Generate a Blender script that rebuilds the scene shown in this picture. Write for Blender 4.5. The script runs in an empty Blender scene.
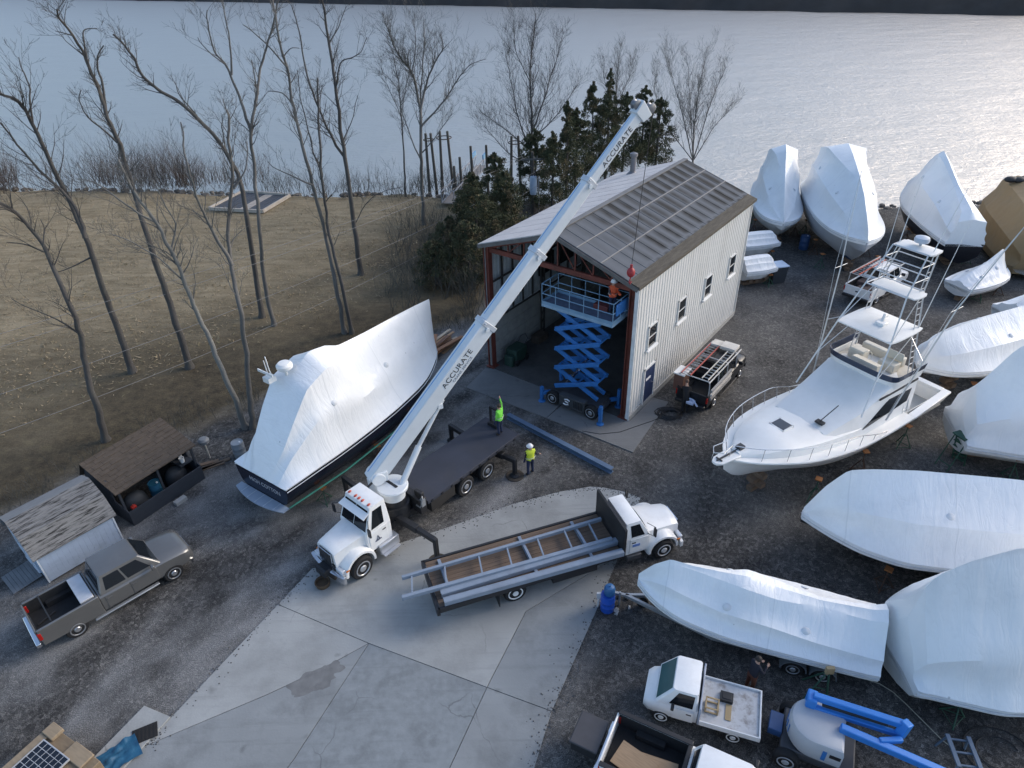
import bpy, bmesh, math, random
from mathutils import Vector, Matrix, noise
R = math.radians
SC = bpy.context.scene
COL = SC.collection
V = Vector

# ------------------------------------------------------------------ camera (a drone 21.7 m above the yard)
CAM_H, PITCH, ROLL, FOC = 21.7, R(33.696), R(-1.757), 683.0
_fw = V((0, math.cos(PITCH), -math.sin(PITCH)))
_r0, _u0 = V((1, 0, 0)), V((0, math.sin(PITCH), math.cos(PITCH)))
_rt = math.cos(ROLL) * _r0 + math.sin(ROLL) * _u0
_up = -math.sin(ROLL) * _r0 + math.cos(ROLL) * _u0
cam = bpy.data.cameras.new('drone_camera')
co = bpy.data.objects.new('drone_camera', cam)
COL.objects.link(co)
co.matrix_world = Matrix(((_rt.x, _up.x, -_fw.x, 0), (_rt.y, _up.y, -_fw.y, 0), (_rt.z, _up.z, -_fw.z, CAM_H), (0, 0, 0, 1)))
cam.sensor_width = 36.0
cam.lens = FOC / 1024 * 36
cam.clip_end = 6000
SC.camera = co


def _ray(x, y):
    return _fw + _rt * ((x - 512) / FOC) + _up * ((384 - y) / FOC)


def at(x, y, z=0.0):
    """survey: the yard position seen in the photograph at x, y, for a point z metres above the ground"""
    d = _ray(x, y)
    t = (z - CAM_H) / d.z
    return V((d.x * t, d.y * t, z))


def onv(base, x, y):
    """a point of a standing tree: the upright plane through its base"""
    n = V((base.x, base.y, 0))
    d = _ray(x, y)
    t = n.dot(base - V((0, 0, CAM_H))) / n.dot(d)
    return V((0, 0, CAM_H)) + d * t


# ------------------------------------------------------------------ materials
_M = {}


def nd(nt, t, **kw):
    n = nt.nodes.new(t)
    for k, v in kw.items():
        if k in n.inputs.keys() if hasattr(n.inputs, 'keys') else False:
            n.inputs[k].default_value = v
        else:
            setattr(n, k, v)
    return n


def mat(name, col, rough=.6, metal=0., var=.18, scale=2.5, bump=0., bscale=30., dirt=None, damt=.5, dscale=1.2, spec=.5, stretch=None, trans=0.):
    if name in _M:
        return _M[name]
    m = bpy.data.materials.new(name)
    m.use_nodes = True
    nt = m.node_tree
    b = nt.nodes['Principled BSDF']
    L = nt.links.new
    tc = nt.nodes.new('ShaderNodeTexCoord')
    src = tc.outputs['Object']
    if stretch:
        mp = nt.nodes.new('ShaderNodeMapping')
        mp.inputs['Scale'].default_value = stretch
        L(src, mp.inputs['Vector'])
        src = mp.outputs['Vector']
    n1 = nt.nodes.new('ShaderNodeTexNoise')
    n1.inputs['Scale'].default_value = scale
    n1.inputs['Detail'].default_value = 5
    L(src, n1.inputs['Vector'])
    mx = nt.nodes.new('ShaderNodeMix')
    mx.data_type = 'RGBA'
    L(n1.outputs['Fac'], mx.inputs[0])
    c = V(col)
    mx.inputs[6].default_value = (*(c * (1 - var * 1.6)), 1)
    mx.inputs[7].default_value = (*[min(1, q) for q in c * (1 + var * 1.6)], 1)
    out = mx.outputs[2]
    if dirt:
        n2 = nt.nodes.new('ShaderNodeTexNoise')
        n2.inputs['Scale'].default_value = dscale
        n2.inputs['Detail'].default_value = 8
        n2.inputs['Roughness'].default_value = .7
        L(src, n2.inputs['Vector'])
        rp = nt.nodes.new('ShaderNodeMapRange')
        rp.inputs[1].default_value = .48
        rp.inputs[2].default_value = .7
        rp.inputs[3].default_value = 0
        rp.inputs[4].default_value = damt
        L(n2.outputs['Fac'], rp.inputs[0])
        m2 = nt.nodes.new('ShaderNodeMix')
        m2.data_type = 'RGBA'
        L(rp.outputs[0], m2.inputs[0])
        L(out, m2.inputs[6])
        m2.inputs[7].default_value = (*dirt, 1)
        out = m2.outputs[2]
    L(out, b.inputs['Base Color'])
    b.inputs['Roughness'].default_value = rough
    b.inputs['Metallic'].default_value = metal
    b.inputs['Specular IOR Level'].default_value = spec
    if trans:
        b.inputs['Transmission Weight'].default_value = trans
    if bump:
        n3 = nt.nodes.new('ShaderNodeTexNoise')
        n3.inputs['Scale'].default_value = bscale
        n3.inputs['Detail'].default_value = 4
        L(src, n3.inputs['Vector'])
        bp = nt.nodes.new('ShaderNodeBump')
        bp.inputs['Strength'].default_value = bump
        bp.inputs['Distance'].default_value = .05
        L(n3.outputs['Fac'], bp.inputs['Height'])
        L(bp.outputs[0], b.inputs['Normal'])
    _M[name] = m
    return m


def WRAP():
    """white shrink film: faint welded seams, grime and fine creases"""
    if 'shrink_film' in _M:
        return _M['shrink_film']
    m = mat('shrink_film', (.86, .872, .876), .33, var=.035, scale=.6, dirt=(.66, .68, .70), damt=.45, dscale=.45)
    nt = m.node_tree
    b = nt.nodes['Principled BSDF']
    L = nt.links.new
    src = b.inputs['Base Color'].links[0].from_socket
    tc = nt.nodes.new('ShaderNodeTexCoord')
    sx = nt.nodes.new('ShaderNodeSeparateXYZ')
    L(tc.outputs['Object'], sx.inputs[0])

    def M(op, a, c=0.):
        n = nt.nodes.new('ShaderNodeMath')
        n.operation = op
        for i, q in enumerate((a, c)):
            if hasattr(q, 'is_output'):
                L(q, n.inputs[i])
            else:
                n.inputs[i].default_value = q
        return n.outputs[0]
    wob = nt.nodes.new('ShaderNodeTexNoise')
    wob.inputs['Scale'].default_value = .5
    L(tc.outputs['Object'], wob.inputs['Vector'])
    f = M('FRACT', M('MULTIPLY', M('ADD', sx.outputs[0], M('MULTIPLY', wob.outputs['Fac'], .25)), 1 / 3.6))
    seam = M('LESS_THAN', f, .012)
    mx = nt.nodes.new('ShaderNodeMix')
    mx.data_type = 'RGBA'
    L(M('MULTIPLY', seam, .22), mx.inputs[0])
    L(src, mx.inputs[6])
    mx.inputs[7].default_value = (.45, .48, .5, 1)
    # grime spots
    vo = nt.nodes.new('ShaderNodeTexVoronoi')
    vo.inputs['Scale'].default_value = .9
    L(tc.outputs['Object'], vo.inputs['Vector'])
    m2 = nt.nodes.new('ShaderNodeMix')
    m2.data_type = 'RGBA'
    L(M('MULTIPLY', M('LESS_THAN', vo.outputs['Distance'], .035), .5), m2.inputs[0])
    L(mx.outputs[2], m2.inputs[6])
    m2.inputs[7].default_value = (.25, .25, .25, 1)
    L(m2.outputs[2], b.inputs['Base Color'])
    mp = nt.nodes.new('ShaderNodeMapping')
    mp.inputs['Scale'].default_value = (1.9, .55, .45)
    mp.inputs['Rotation'].default_value = (.1, .25, .15)
    L(tc.outputs['Object'], mp.inputs['Vector'])
    n1 = nt.nodes.new('ShaderNodeTexNoise')
    n1.inputs['Scale'].default_value = 1.5
    n1.inputs['Detail'].default_value = 5
    n1.inputs['Distortion'].default_value = .8
    L(mp.outputs[0], n1.inputs['Vector'])
    rdg = M('ABSOLUTE', M('SUBTRACT', n1.outputs['Fac'], .5))
    bp = nt.nodes.new('ShaderNodeBump')
    bp.inputs['Strength'].default_value = .3
    bp.inputs['Distance'].default_value = .1
    L(M('ADD', M('POWER', rdg, .6), M('MULTIPLY', seam, .1)), bp.inputs['Height'])
    L(bp.outputs[0], b.inputs['Normal'])
    return m


WHITE = lambda: mat('white_paint', (.78, .79, .79), .3, var=.04, dirt=(.5, .49, .47), damt=.25, dscale=2)
GEL = lambda: mat('white_gelcoat', (.80, .80, .78), .28, var=.03, dirt=(.62, .6, .55), damt=.25, dscale=.9)
BLACK = lambda: mat('black_steel', (.016, .017, .02), .5, var=.3)
TYRE = lambda: mat('tyre_rubber', (.014, .014, .015), .85, var=.3)
DKGREY = lambda: mat('dark_grey_paint', (.05, .053, .06), .5, var=.2)
GALV = lambda: mat('galvanised_steel', (.42, .44, .46), .45, .6, var=.15)
ALU = lambda: mat('aluminium', (.62, .63, .65), .35, .7, var=.1)
GLASS = lambda: mat('dark_glass', (.010, .013, .017), .07, var=.1, spec=.45)
LIFTBLUE = lambda: mat('lift_blue_paint', (.035, .17, .46), .42, var=.12, dirt=(.03, .07, .14), damt=.45, dscale=3)
CHROME = lambda: mat('chrome', (.75, .76, .78), .15, 1., var=.03)
REDL = lambda: mat('red_lens', (.35, .015, .012), .25, var=.1)
AMBER = lambda: mat('amber_lens', (.5, .14, .02), .25, var=.1)
RUST = lambda: mat('red_oxide_steel', (.15, .038, .026), .7, var=.3, dirt=(.06, .025, .018), damt=.8, dscale=2)
WOOD = lambda: mat('weathered_timber', (.18, .125, .085), .8, var=.3, scale=4, bump=.3, stretch=(1, 6, 6))
CONC = lambda: mat('concrete_block', (.34, .34, .33), .85, var=.12, bump=.2, dirt=(.16, .16, .15), damt=.5)


# ------------------------------------------------------------------ mesh builder
class MB:
    def __init__(s):
        s.v, s.f, s.mi, s.k, s.T = [], [], [], 0, Matrix()

    def add(s, vs, fs):
        n = len(s.v)
        T = s.T
        s.v += [tuple(T @ V(p)) for p in vs]
        s.f += [tuple(i + n for i in f) for f in fs]
        s.mi += [s.k] * len(fs)
        return s

    def box(s, x0, x1, y0, y1, z0, z1):
        return s.add([(x0, y0, z0), (x1, y0, z0), (x1, y1, z0), (x0, y1, z0), (x0, y0, z1), (x1, y0, z1), (x1, y1, z1), (x0, y1, z1)],
                     [(0, 3, 2, 1), (4, 5, 6, 7), (0, 1, 5, 4), (1, 2, 6, 5), (2, 3, 7, 6), (3, 0, 4, 7)])

    def hexa(s, p):
        return s.add(p, [(0, 3, 2, 1), (4, 5, 6, 7), (0, 1, 5, 4), (1, 2, 6, 5), (2, 3, 7, 6), (3, 0, 4, 7)])

    def bar(s, p, q, w, h=None, up=(0, 0, 1)):
        h = h or w
        p, q, up = V(p), V(q), V(up)
        d = (q - p).normalized()
        if abs(d.dot(up)) > .99:
            up = V((1, 0, 0))
        a = d.cross(up).normalized() * (w / 2)
        b = a.cross(d).normalized() * (h / 2)
        return s.hexa([p - a - b, p + a - b, q + a - b, q - a - b, p - a + b, p + a + b, q + a + b, q - a + b])

    def ring(s, c, d, r, n, ref=None):
        d = V(d).normalized()
        ref = V(ref) if ref is not None else (V((0, 0, 1)) if abs(d.z) < .9 else V((1, 0, 0)))
        a = d.cross(ref).normalized()
        b = d.cross(a)
        return [V(c) + (a * math.cos(6.28318 * i / n) + b * math.sin(6.28318 * i / n)) * r for i in range(n)]

    def tube(s, pts, r, n=8, cap=True):
        pts = [V(p) for p in pts]
        rs = r if isinstance(r, (list, tuple)) else [r] * len(pts)
        secs = []
        ref = None
        for i, p in enumerate(pts):
            d = (pts[min(i + 1, len(pts) - 1)] - pts[max(i - 1, 0)])
            d = d.normalized() if d.length > 1e-9 else V((0, 0, 1))
            if ref is None:
                ref = V((0, 0, 1)) if abs(d.z) < .9 else V((1, 0, 0))
            a = d.cross(ref)
            a = a.normalized() if a.length > 1e-6 else d.orthogonal().normalized()
            b = d.cross(a)
            ref = -b if False else a.cross(d)
            secs.append([p + (a * math.cos(6.28318 * j / n) + b * math.sin(6.28318 * j / n)) * rs[i] for j in range(n)])
        return s.loft(secs, cap)

    def cyl(s, p, q, r, r2=None, n=16):
        p, q = V(p), V(q)
        d = q - p
        return s.loft([s.ring(p, d, r, n), s.ring(q, d, r if r2 is None else r2, n)])

    def loft(s, secs, cap=True, close=True):
        n = len(secs[0])
        vs = [p for q in secs for p in q]
        fs = []
        for i in range(len(secs) - 1):
            for j in range(n if close else n - 1):
                a, b = i * n + j, i * n + (j + 1) % n
                fs.append((a, b, b + n, a + n))
        if cap:
            fs.append(tuple(range(n - 1, -1, -1)))
            k = (len(secs) - 1) * n
            fs.append(tuple(range(k, k + n)))
        return s.add(vs, fs)

    def lathe(s, c, d, prof, n=20, cap=True):
        c, d = V(c), V(d).normalized()
        return s.loft([s.ring(c + d * h, d, r, n) for r, h in prof], cap)

    def prism(s, poly, z0, z1):
        n = len(poly)
        return s.add([(x, y, z0) for x, y in poly] + [(x, y, z1) for x, y in poly],
                     [tuple(range(n - 1, -1, -1)), tuple(range(n, 2 * n))] + [(i, (i + 1) % n, n + (i + 1) % n, n + i) for i in range(n)])

    def prof(s, poly, a, b, ax='y'):
        """side profile (u, z) pushed along an axis"""
        n = len(poly)
        P = (lambda u, z, t: (u, t, z)) if ax == 'y' else (lambda u, z, t: (t, u, z))
        return s.add([P(u, z, a) for u, z in poly] + [P(u, z, b) for u, z in poly],
                     [tuple(range(n - 1, -1, -1)), tuple(range(n, 2 * n))] + [(i, (i + 1) % n, n + (i + 1) % n, n + i) for i in range(n)])

    def sph(s, c, r, n=12, m=8, sc=(1, 1, 1)):
        c = V(c)
        secs = []
        for i in range(m + 1):
            t = math.pi * i / m
            rr = max(math.sin(t), .02)
            secs.append([c + V((r * sc[0] * rr * math.cos(6.28318 * j / n), r * sc[1] * rr * math.sin(6.28318 * j / n), -r * sc[2] * math.cos(t))) for j in range(n)])
        return s.loft(secs)

    def torus(s, c, d, R0, r, n=20, m=6):
        c, d = V(c), V(d).normalized()
        a = d.orthogonal().normalized()
        b = d.cross(a)
        secs = []
        for i in range(n):
            t = 6.28318 * i / n
            o = a * math.cos(t) + b * math.sin(t)
            secs.append([c + o * (R0 + r * math.cos(6.28318 * j / m)) + d * (r * math.sin(6.28318 * j / m)) for j in range(m)])
        secs.append(secs[0])
        return s.loft(secs, False)

    def panel(s, q, u0, u1, v0, v1, off=.008, th=.01, cham=0):
        """a thin plate laid on the four-cornered face q (a, b, c, d)"""
        a, b, c, d = [V(p) for p in q]
        P = lambda u, v: (a * (1 - u) + b * u) * (1 - v) + (d * (1 - u) + c * u) * v
        n = (b - a).cross(d - a).normalized()
        c4 = [P(u0, v0), P(u1, v0), P(u1, v1), P(u0, v1)]
        return s.hexa([p + n * (off - th) for p in c4] + [p + n * off for p in c4])

    def mesh(s, name, mats, ang=35, weld=False):
        me = bpy.data.meshes.new(name)
        me.from_pydata(s.v, [], s.f)
        if not isinstance(mats, (list, tuple)):
            mats = [mats]
        for m in mats:
            me.materials.append(m)
        if len(mats) > 1:
            me.polygons.foreach_set('material_index', s.mi)
        bm = bmesh.new()
        bm.from_mesh(me)
        if weld:
            bmesh.ops.remove_doubles(bm, verts=bm.verts, dist=.004)
        bmesh.ops.recalc_face_normals(bm, faces=bm.faces)
        bm.to_mesh(me)
        bm.free()
        if ang:
            me.shade_smooth()
            me.set_sharp_from_angle(angle=R(ang))
        return me

    def make(s, name, mats, parent=None, ang=35, bevel=0, label=None, weld=False):
        o = bpy.data.objects.new(name, s.mesh(name, mats, ang, weld))
        COL.objects.link(o)
        if parent is not None:
            o.parent = parent
        if bevel:
            b = o.modifiers.new('bevel', 'BEVEL')
            b.width = bevel
            b.segments = 2
            b.limit_method = 'ANGLE'
            b.angle_limit = R(40)
            b.harden_normals = False
        if label:
            o['label'] = label
        return o


def cut(o, cutters, k=0):
    """bite wheel arches / openings out of a part for good"""
    tmp = []
    for mb in cutters:
        me = mb.mesh('cutter', list(o.data.materials))
        for p in me.polygons:
            p.material_index = k
        c = bpy.data.objects.new('cutter', me)
        COL.objects.link(c)
        md = o.modifiers.new('cut', 'BOOLEAN')
        md.object = c
        md.operation = 'DIFFERENCE'
        md.solver = 'EXACT'
        tmp.append(c)
    dg = bpy.context.evaluated_depsgraph_get()
    me = bpy.data.meshes.new_from_object(o.evaluated_get(dg))
    o.modifiers.clear()
    o.data = me
    for c in tmp:
        d = c.data
        bpy.data.objects.remove(c)
        bpy.data.meshes.remove(d)
    return o


def thing(name, label, cat, loc=(0, 0, 0), rz=0., group=None):
    o = bpy.data.objects.new(name, None)
    o.empty_display_size = .2
    COL.objects.link(o)
    o.location = loc
    o.rotation_euler = (0, 0, rz)
    return tag(o, label, cat, group)


def tag(o, label, cat, group=None):
    o['label'] = label
    o['category'] = cat
    if group:
        o['group'] = group
    return o


def struct(o, kind='structure'):
    o['kind'] = kind
    return o


def dup(root, loc, rz, label=None):
    r = root.copy()
    COL.objects.link(r)
    r.location = loc
    r.rotation_euler = (0, 0, rz)
    if label:
        r['label'] = label
    for ch in list(root.children):
        c = ch.copy()
        COL.objects.link(c)
        c.parent = r
        for g in list(ch.children):
            d = g.copy()
            COL.objects.link(d)
            d.parent = c
    return r


def lettering(text, size, m, parent, M4, name='lettering', sx=1., ext=.004, sp=1.):
    cu = bpy.data.curves.new(name, 'FONT')
    cu.body = text
    cu.size = size
    cu.extrude = ext
    cu.space_character = sp
    cu.align_x = 'CENTER'
    cu.align_y = 'CENTER'
    t = bpy.data.objects.new(name, cu)
    COL.objects.link(t)
    dg = bpy.context.evaluated_depsgraph_get()
    me = bpy.data.meshes.new_from_object(t.evaluated_get(dg))
    bpy.data.objects.remove(t)
    me.transform(Matrix.Diagonal((sx, 1, 1, 1)))
    me.materials.clear()
    me.materials.append(m)
    o = bpy.data.objects.new(name, me)
    COL.objects.link(o)
    o.parent = parent
    o.matrix_local = M4
    return o


def frame(o, x, y):
    """matrix with given origin, x (reading) and y (up) directions"""
    x, y = V(x).normalized(), V(y)
    z = x.cross(y).normalized()
    y = z.cross(x)
    return Matrix(((x.x, y.x, z.x, o[0]), (x.y, y.y, z.y, o[1]), (x.z, y.z, z.z, o[2]), (0, 0, 0, 1)))


def wheel(parent, x, y, r, w, side, rim=None, n=24, dual=False):
    """tyre with its rim; side = +1 when the outer face looks to +y"""
    a = MB()
    P = [(r * .62, -.5), (r * .9, -.5), (r * .98, -.36), (r, -.15), (r, .15), (r * .98, .36), (r * .9, .5), (r * .62, .5)]
    a.lathe((x, y, r), (0, side, 0), [(p, q * w) for p, q in P], n)
    if dual:
        a.lathe((x, y - side * w * 1.15, r), (0, side, 0), [(p, q * w) for p, q in P], n)
    t = a.make('wheel', TYRE(), parent)
    b = MB()
    y1 = y + side * w * .5
    b.lathe((x, y1, r), (0, side, 0), [(r * .63, -.06), (r * .66, .016), (r * .58, .02), (r * .53, -.02), (r * .3, .0 if not dual else -.05), (r * .24, .03), (r * .08, .035)], n)
    for i in range(6):
        t2 = i * math.pi / 3
        c = V((x + math.cos(t2) * r * .36, y1 - side * (.035 if not dual else .07), r + math.sin(t2) * r * .36))
        b.k = 1
        b.cyl(c, c + V((0, side * .022, 0)), r * .075, n=8)
        b.k = 0
    b.make('rim', [rim or WHITE(), BLACK()], t)
    return t


def lerp(a, b, t):
    return a + (b - a) * t


def interp(tab, t):
    """smooth table lookup: rows (t, v1, v2...) -> list of values"""
    for i in range(len(tab) - 1):
        if t <= tab[i + 1][0] or i == len(tab) - 2:
            a, b = tab[i], tab[i + 1]
            u = max(0., min(1., (t - a[0]) / (b[0] - a[0])))
            p = tab[i - 1] if i else a
            n = tab[i + 2] if i + 2 < len(tab) else b
            out = []
            for k in range(1, len(a)):
                h = b[0] - a[0]
                m0 = (b[k] - p[k]) / max(b[0] - p[0], 1e-6) * h
                m1 = (n[k] - a[k]) / max(n[0] - a[0], 1e-6) * h
                lim = 3 * abs(b[k] - a[k])
                m0 = max(-lim, min(lim, m0))
                m1 = max(-lim, min(lim, m1))
                u2, u3 = u * u, u * u * u
                out.append((2 * u3 - 3 * u2 + 1) * a[k] + (u3 - 2 * u2 + u) * m0 + (-2 * u3 + 3 * u2) * b[k] + (u3 - u2) * m1)
            return out
# ------------------------------------------------------------------ daylight: clear evening sky, low soft sun over the right-hand shore
SUN_AZ = math.atan2(.94, .34)          # clockwise from +Y
SUN_EL = R(28)
w = bpy.data.worlds.new('World')
SC.world = w
w.use_nodes = True
nt = w.node_tree
sky = nt.nodes.new('ShaderNodeTexSky')
sky.sky_type = 'NISHITA'
sky.sun_disc = False
sky.sun_elevation = SUN_EL
sky.sun_rotation = SUN_AZ
sky.air_density = 1.0
sky.dust_density = 2.2
sky.ozone_density = 1.6
nt.links.new(sky.outputs[0], nt.nodes['Background'].inputs[0])
nt.nodes['Background'].inputs[1].default_value = .27
sl = bpy.data.lights.new('sun', 'SUN')
sl.energy = 1.25
sl.angle = R(24)
sl.color = (1., .93, .84)
so = bpy.data.objects.new('sun', sl)
COL.objects.link(so)
sd = V((math.sin(SUN_AZ) * math.cos(SUN_EL), math.cos(SUN_AZ) * math.cos(SUN_EL), math.sin(SUN_EL)))
so.rotation_euler = sd.to_track_quat('Z', 'Y').to_euler()
SC.view_settings.view_transform = 'Standard'
SC.view_settings.look = 'None'
SC.view_settings.exposure = 0
SC.view_settings.gamma = 1

# ------------------------------------------------------------------ ground: gravel yard, lawn, bank
SHORE = [(-700, 80), (-90, 75), (-54, 73.3), (-36, 71), (-25, 68.3), (-10, 67.5), (0, 64.5), (10, 62.3), (20, 60.5), (30, 59.5), (45, 60), (70, 61), (700, 62)]
EDGE = [at(-160, 540), at(0, 512), at(95, 462), at(200, 425), at(300, 375), at(430, 332), at(478, 318), at(500, 262)]
EDGE = [(p.x, p.y) for p in EDGE]


def pl(tab, x):
    for (x0, y0), (x1, y1) in zip(tab, tab[1:]):
        if x <= x1:
            return y0 + (y1 - y0) * max(0, (x - x0)) / (x1 - x0)
    return tab[-1][1]


def sdist(x, y):
    """signed distance past the lawn edge (+ on the lawn)"""
    best, sg = 1e9, 1
    for (x0, y0), (x1, y1) in zip(EDGE, EDGE[1:]):
        dx, dy = x1 - x0, y1 - y0
        t = max(0, min(1, ((x - x0) * dx + (y - y0) * dy) / (dx * dx + dy * dy)))
        d = math.hypot(x - x0 - t * dx, y - y0 - t * dy)
        if d < best:
            best = d
            sg = 1 if dx * (y - y0) - dy * (x - x0) > 0 else -1
    return best * sg


sm = lambda a, b, x: (lambda t: t * t * (3 - 2 * t))(max(0., min(1., (x - a) / (b - a))))
N3 = lambda x, y, s, z=0.: noise.fractal(V((x * s, y * s, z)), 1, 2.1, 4)
xs = [-1500, -600, -250, -130, -90] + [-70 + .5 * i for i in range(245)] + [56, 64, 80, 130, 300, 1500]
ys = [-600, -150, -40, -8] + [3 + .5 * i for i in range(141)] + [78, 90, 130, 1200]
verts, cols = [], []
for y in ys:
    for x in xs:
        sh = pl(SHORE, x) + (N3(x, 0, .15) * 1.0 if -90 < x < 70 else 0)
        z = -2.2 * sm(-1.2, 4.5, y - sh)
        d = sdist(x, y) if (-95 < x < 15 and y > 0) else (60 if x <= -95 and y > 0 else -60)
        nz = N3(x, y, .35)
        lawn = sm(-.7, .7, d + nz * 1.1)
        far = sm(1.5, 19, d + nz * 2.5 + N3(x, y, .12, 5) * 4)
        litter_shade = lawn * (1 - far)  # tree and hill shade over the near field, painted in as dark leaf litter
        if lawn > .5 and y < sh - 2:
            z += .05 * nz + .25 * sm(3, 20, d)
        # wheel tracks stretched along the drive past the pickup
        u, vv = x * .70 + y * .71, -x * .71 + y * .70
        wq = 2.2 * noise.noise(V((x * .13, y * .13, 11)))
        st = noise.fractal(V((u * .14 + wq * .2, (vv + wq) * .62, 3)), 1, 2.2, 6)
        tr = max(0, min(1, .30 + st * .95 + N3(x, y, .8, 9) * .35)) * (1 - sm(-2, 6, x)) * (1 - lawn)
        st2 = noise.fractal(V(((x + wq) * .28, (y - wq) * .2, 7)), 1, 2.2, 6)
        tr2 = max(0, .35 + st2 * .7 + N3(x, y, .5, 2) * .3) * sm(1, 6, x) * sm(9, 18, y) * .28
        verts.append((x, y, z))
        cols.append((lawn, litter_shade, max(tr, tr2), 1))
nx = len(xs)
faces = [(j * nx + i, j * nx + i + 1, (j + 1) * nx + i + 1, (j + 1) * nx + i) for j in range(len(ys) - 1) for i in range(nx - 1)]
me = bpy.data.meshes.new('ground')
me.from_pydata(verts, [], faces)
ca = me.color_attributes.new('cover', 'FLOAT_COLOR', 'POINT')
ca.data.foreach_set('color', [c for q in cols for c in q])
me.shade_smooth()
g = bpy.data.objects.new('ground', me)
COL.objects.link(g)
struct(g)
m = bpy.data.materials.new('yard_ground')
m.use_nodes = True
nt = m.node_tree
Lk = nt.links.new
b = nt.nodes['Principled BSDF']
tc = nt.nodes.new('ShaderNodeTexCoord')
at_ = nt.nodes.new('ShaderNodeAttribute')
at_.attribute_name = 'cover'
sp = nt.nodes.new('ShaderNodeSeparateColor')
Lk(at_.outputs['Color'], sp.inputs[0])


def noi(s, det=6, ro=.6, vec=None):
    n = nt.nodes.new('ShaderNodeTexNoise')
    n.inputs['Scale'].default_value = s
    n.inputs['Detail'].default_value = det
    n.inputs['Roughness'].default_value = ro
    Lk(vec or tc.outputs['Object'], n.inputs['Vector'])
    return n.outputs['Fac']


def ramp(f, stops):
    r = nt.nodes.new('ShaderNodeValToRGB')
    e = r.color_ramp.elements
    while len(e) < len(stops):
        e.new(.5)
    for q, (p, c) in zip(e, stops):
        q.position = p
        q.color = (*c, 1)
    Lk(f, r.inputs[0])
    return r.outputs[0]


def mixc(f, a, c, mode='MIX'):
    n = nt.nodes.new('ShaderNodeMix')
    n.data_type = 'RGBA'
    n.blend_type = mode
    for i, q in ((0, f), (6, a), (7, c)):
        if hasattr(q, 'is_output'):
            Lk(q, n.inputs[i])
        else:
            n.inputs[i].default_value = q if i == 0 else (*q, 1)
    return n.outputs[2]


grav = ramp(noi(.45, 9, .68), [(.3, (.044, .044, .044)), (.5, (.080, .079, .077)), (.72, (.14, .137, .13))])
peb = nt.nodes.new('ShaderNodeTexVoronoi')
peb.inputs['Scale'].default_value = 9
Lk(tc.outputs['Object'], peb.inputs['Vector'])
pcol = ramp(peb.outputs['Color'], [(.1, (.35, .35, .36)), (.6, (.95, .93, .92)), (.95, (2.0, 1.95, 1.9))])
grav = mixc(.75, grav, pcol, 'MULTIPLY')
spk = ramp(noi(26, 3, .7), [(.42, (.45, .45, .46)), (.52, (1, 1, 1)), (.66, (2.1, 2.05, 2.0))])
grav = mixc(.8, grav, spk, 'MULTIPLY')
trk = mixc(noi(3, 5), (.19, .195, .20), (.36, .36, .355))
tf = nt.nodes.new('ShaderNodeMath')
tf.operation = 'MULTIPLY'
Lk(sp.outputs[2], tf.inputs[0])
tf.inputs[1].default_value = .9
grav = mixc(tf.outputs[0], grav, mixc(.6, trk, spk, 'MULTIPLY'))
mpv = nt.nodes.new('ShaderNodeMapping')
mpv.inputs['Scale'].default_value = (.35, 1.6, 1)
Lk(tc.outputs['Object'], mpv.inputs['Vector'])
law = ramp(noi(1.2, 8, .7, mpv.outputs[0]), [(.28, (.175, .138, .085)), (.5, (.27, .22, .142)), (.72, (.35, .295, .20))])
law = mixc(.7, law, ramp(noi(.16, 6, .7), [(.3, (.62, .62, .6)), (.62, (1.1, 1.08, 1.05))]), 'MULTIPLY')
law = mixc(.35, law, ramp(noi(9, 4, .75), [(.3, (.5, .5, .5)), (.7, (1.4, 1.4, 1.4))]), 'MULTIPLY')
shade_col = ramp(noi(1.6, 8, .72), [(.3, (.035, .029, .021)), (.52, (.078, .064, .042)), (.68, (.12, .10, .06)), (.8, (.085, .098, .045))])  # leaf-litter tones dark enough to carry the painted shade of the near field
shade_col = mixc(.6, shade_col, ramp(noi(12, 4, .75), [(.3, (.4, .4, .4)), (.7, (1.6, 1.5, 1.4))]), 'MULTIPLY')
law = mixc(sp.outputs[1], law, shade_col)
Lk(mixc(sp.outputs[0], grav, law), b.inputs['Base Color'])
b.inputs['Roughness'].default_value = .92
b.inputs['Specular IOR Level'].default_value = .2
bp = nt.nodes.new('ShaderNodeBump')
bp.inputs['Strength'].default_value = .8
bp.inputs['Distance'].default_value = .06
Lk(noi(7, 6, .75), bp.inputs['Height'])
Lk(bp.outputs[0], b.inputs['Normal'])
me.materials.append(m)

# ------------------------------------------------------------------ river
mb = MB()
mb.add([(-2500, 40, -.7), (2500, 40, -.7), (2500, 2500, -.7), (-2500, 2500, -.7)], [(0, 1, 2, 3)])
rv = struct(mb.make('river', [], ang=0))
m = bpy.data.materials.new('river_water')
m.use_nodes = True
nt = m.node_tree
Lk = nt.links.new
b = nt.nodes['Principled BSDF']
tc = nt.nodes.new('ShaderNodeTexCoord')
b.inputs['Base Color'].default_value = (.70, .64, .56, 1)
b.inputs['Metallic'].default_value = 1.0
b.inputs['Roughness'].default_value = .36
b.inputs['IOR'].default_value = 1.33
mpv = nt.nodes.new('ShaderNodeMapping')
mpv.inputs['Scale'].default_value = (.9, 1.5, 1)
mpv.inputs['Rotation'].default_value = (0, 0, R(14))
Lk(tc.outputs['Object'], mpv.inputs['Vector'])
h1 = noi(1.15, 6, .66, mpv.outputs[0])
h2 = noi(.12, 3, .5, mpv.outputs[0])
ad = nt.nodes.new('ShaderNodeMath')
ad.operation = 'MULTIPLY_ADD'
Lk(h2, ad.inputs[0])
ad.inputs[1].default_value = 2.2
Lk(h1, ad.inputs[2])
bp = nt.nodes.new('ShaderNodeBump')
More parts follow.
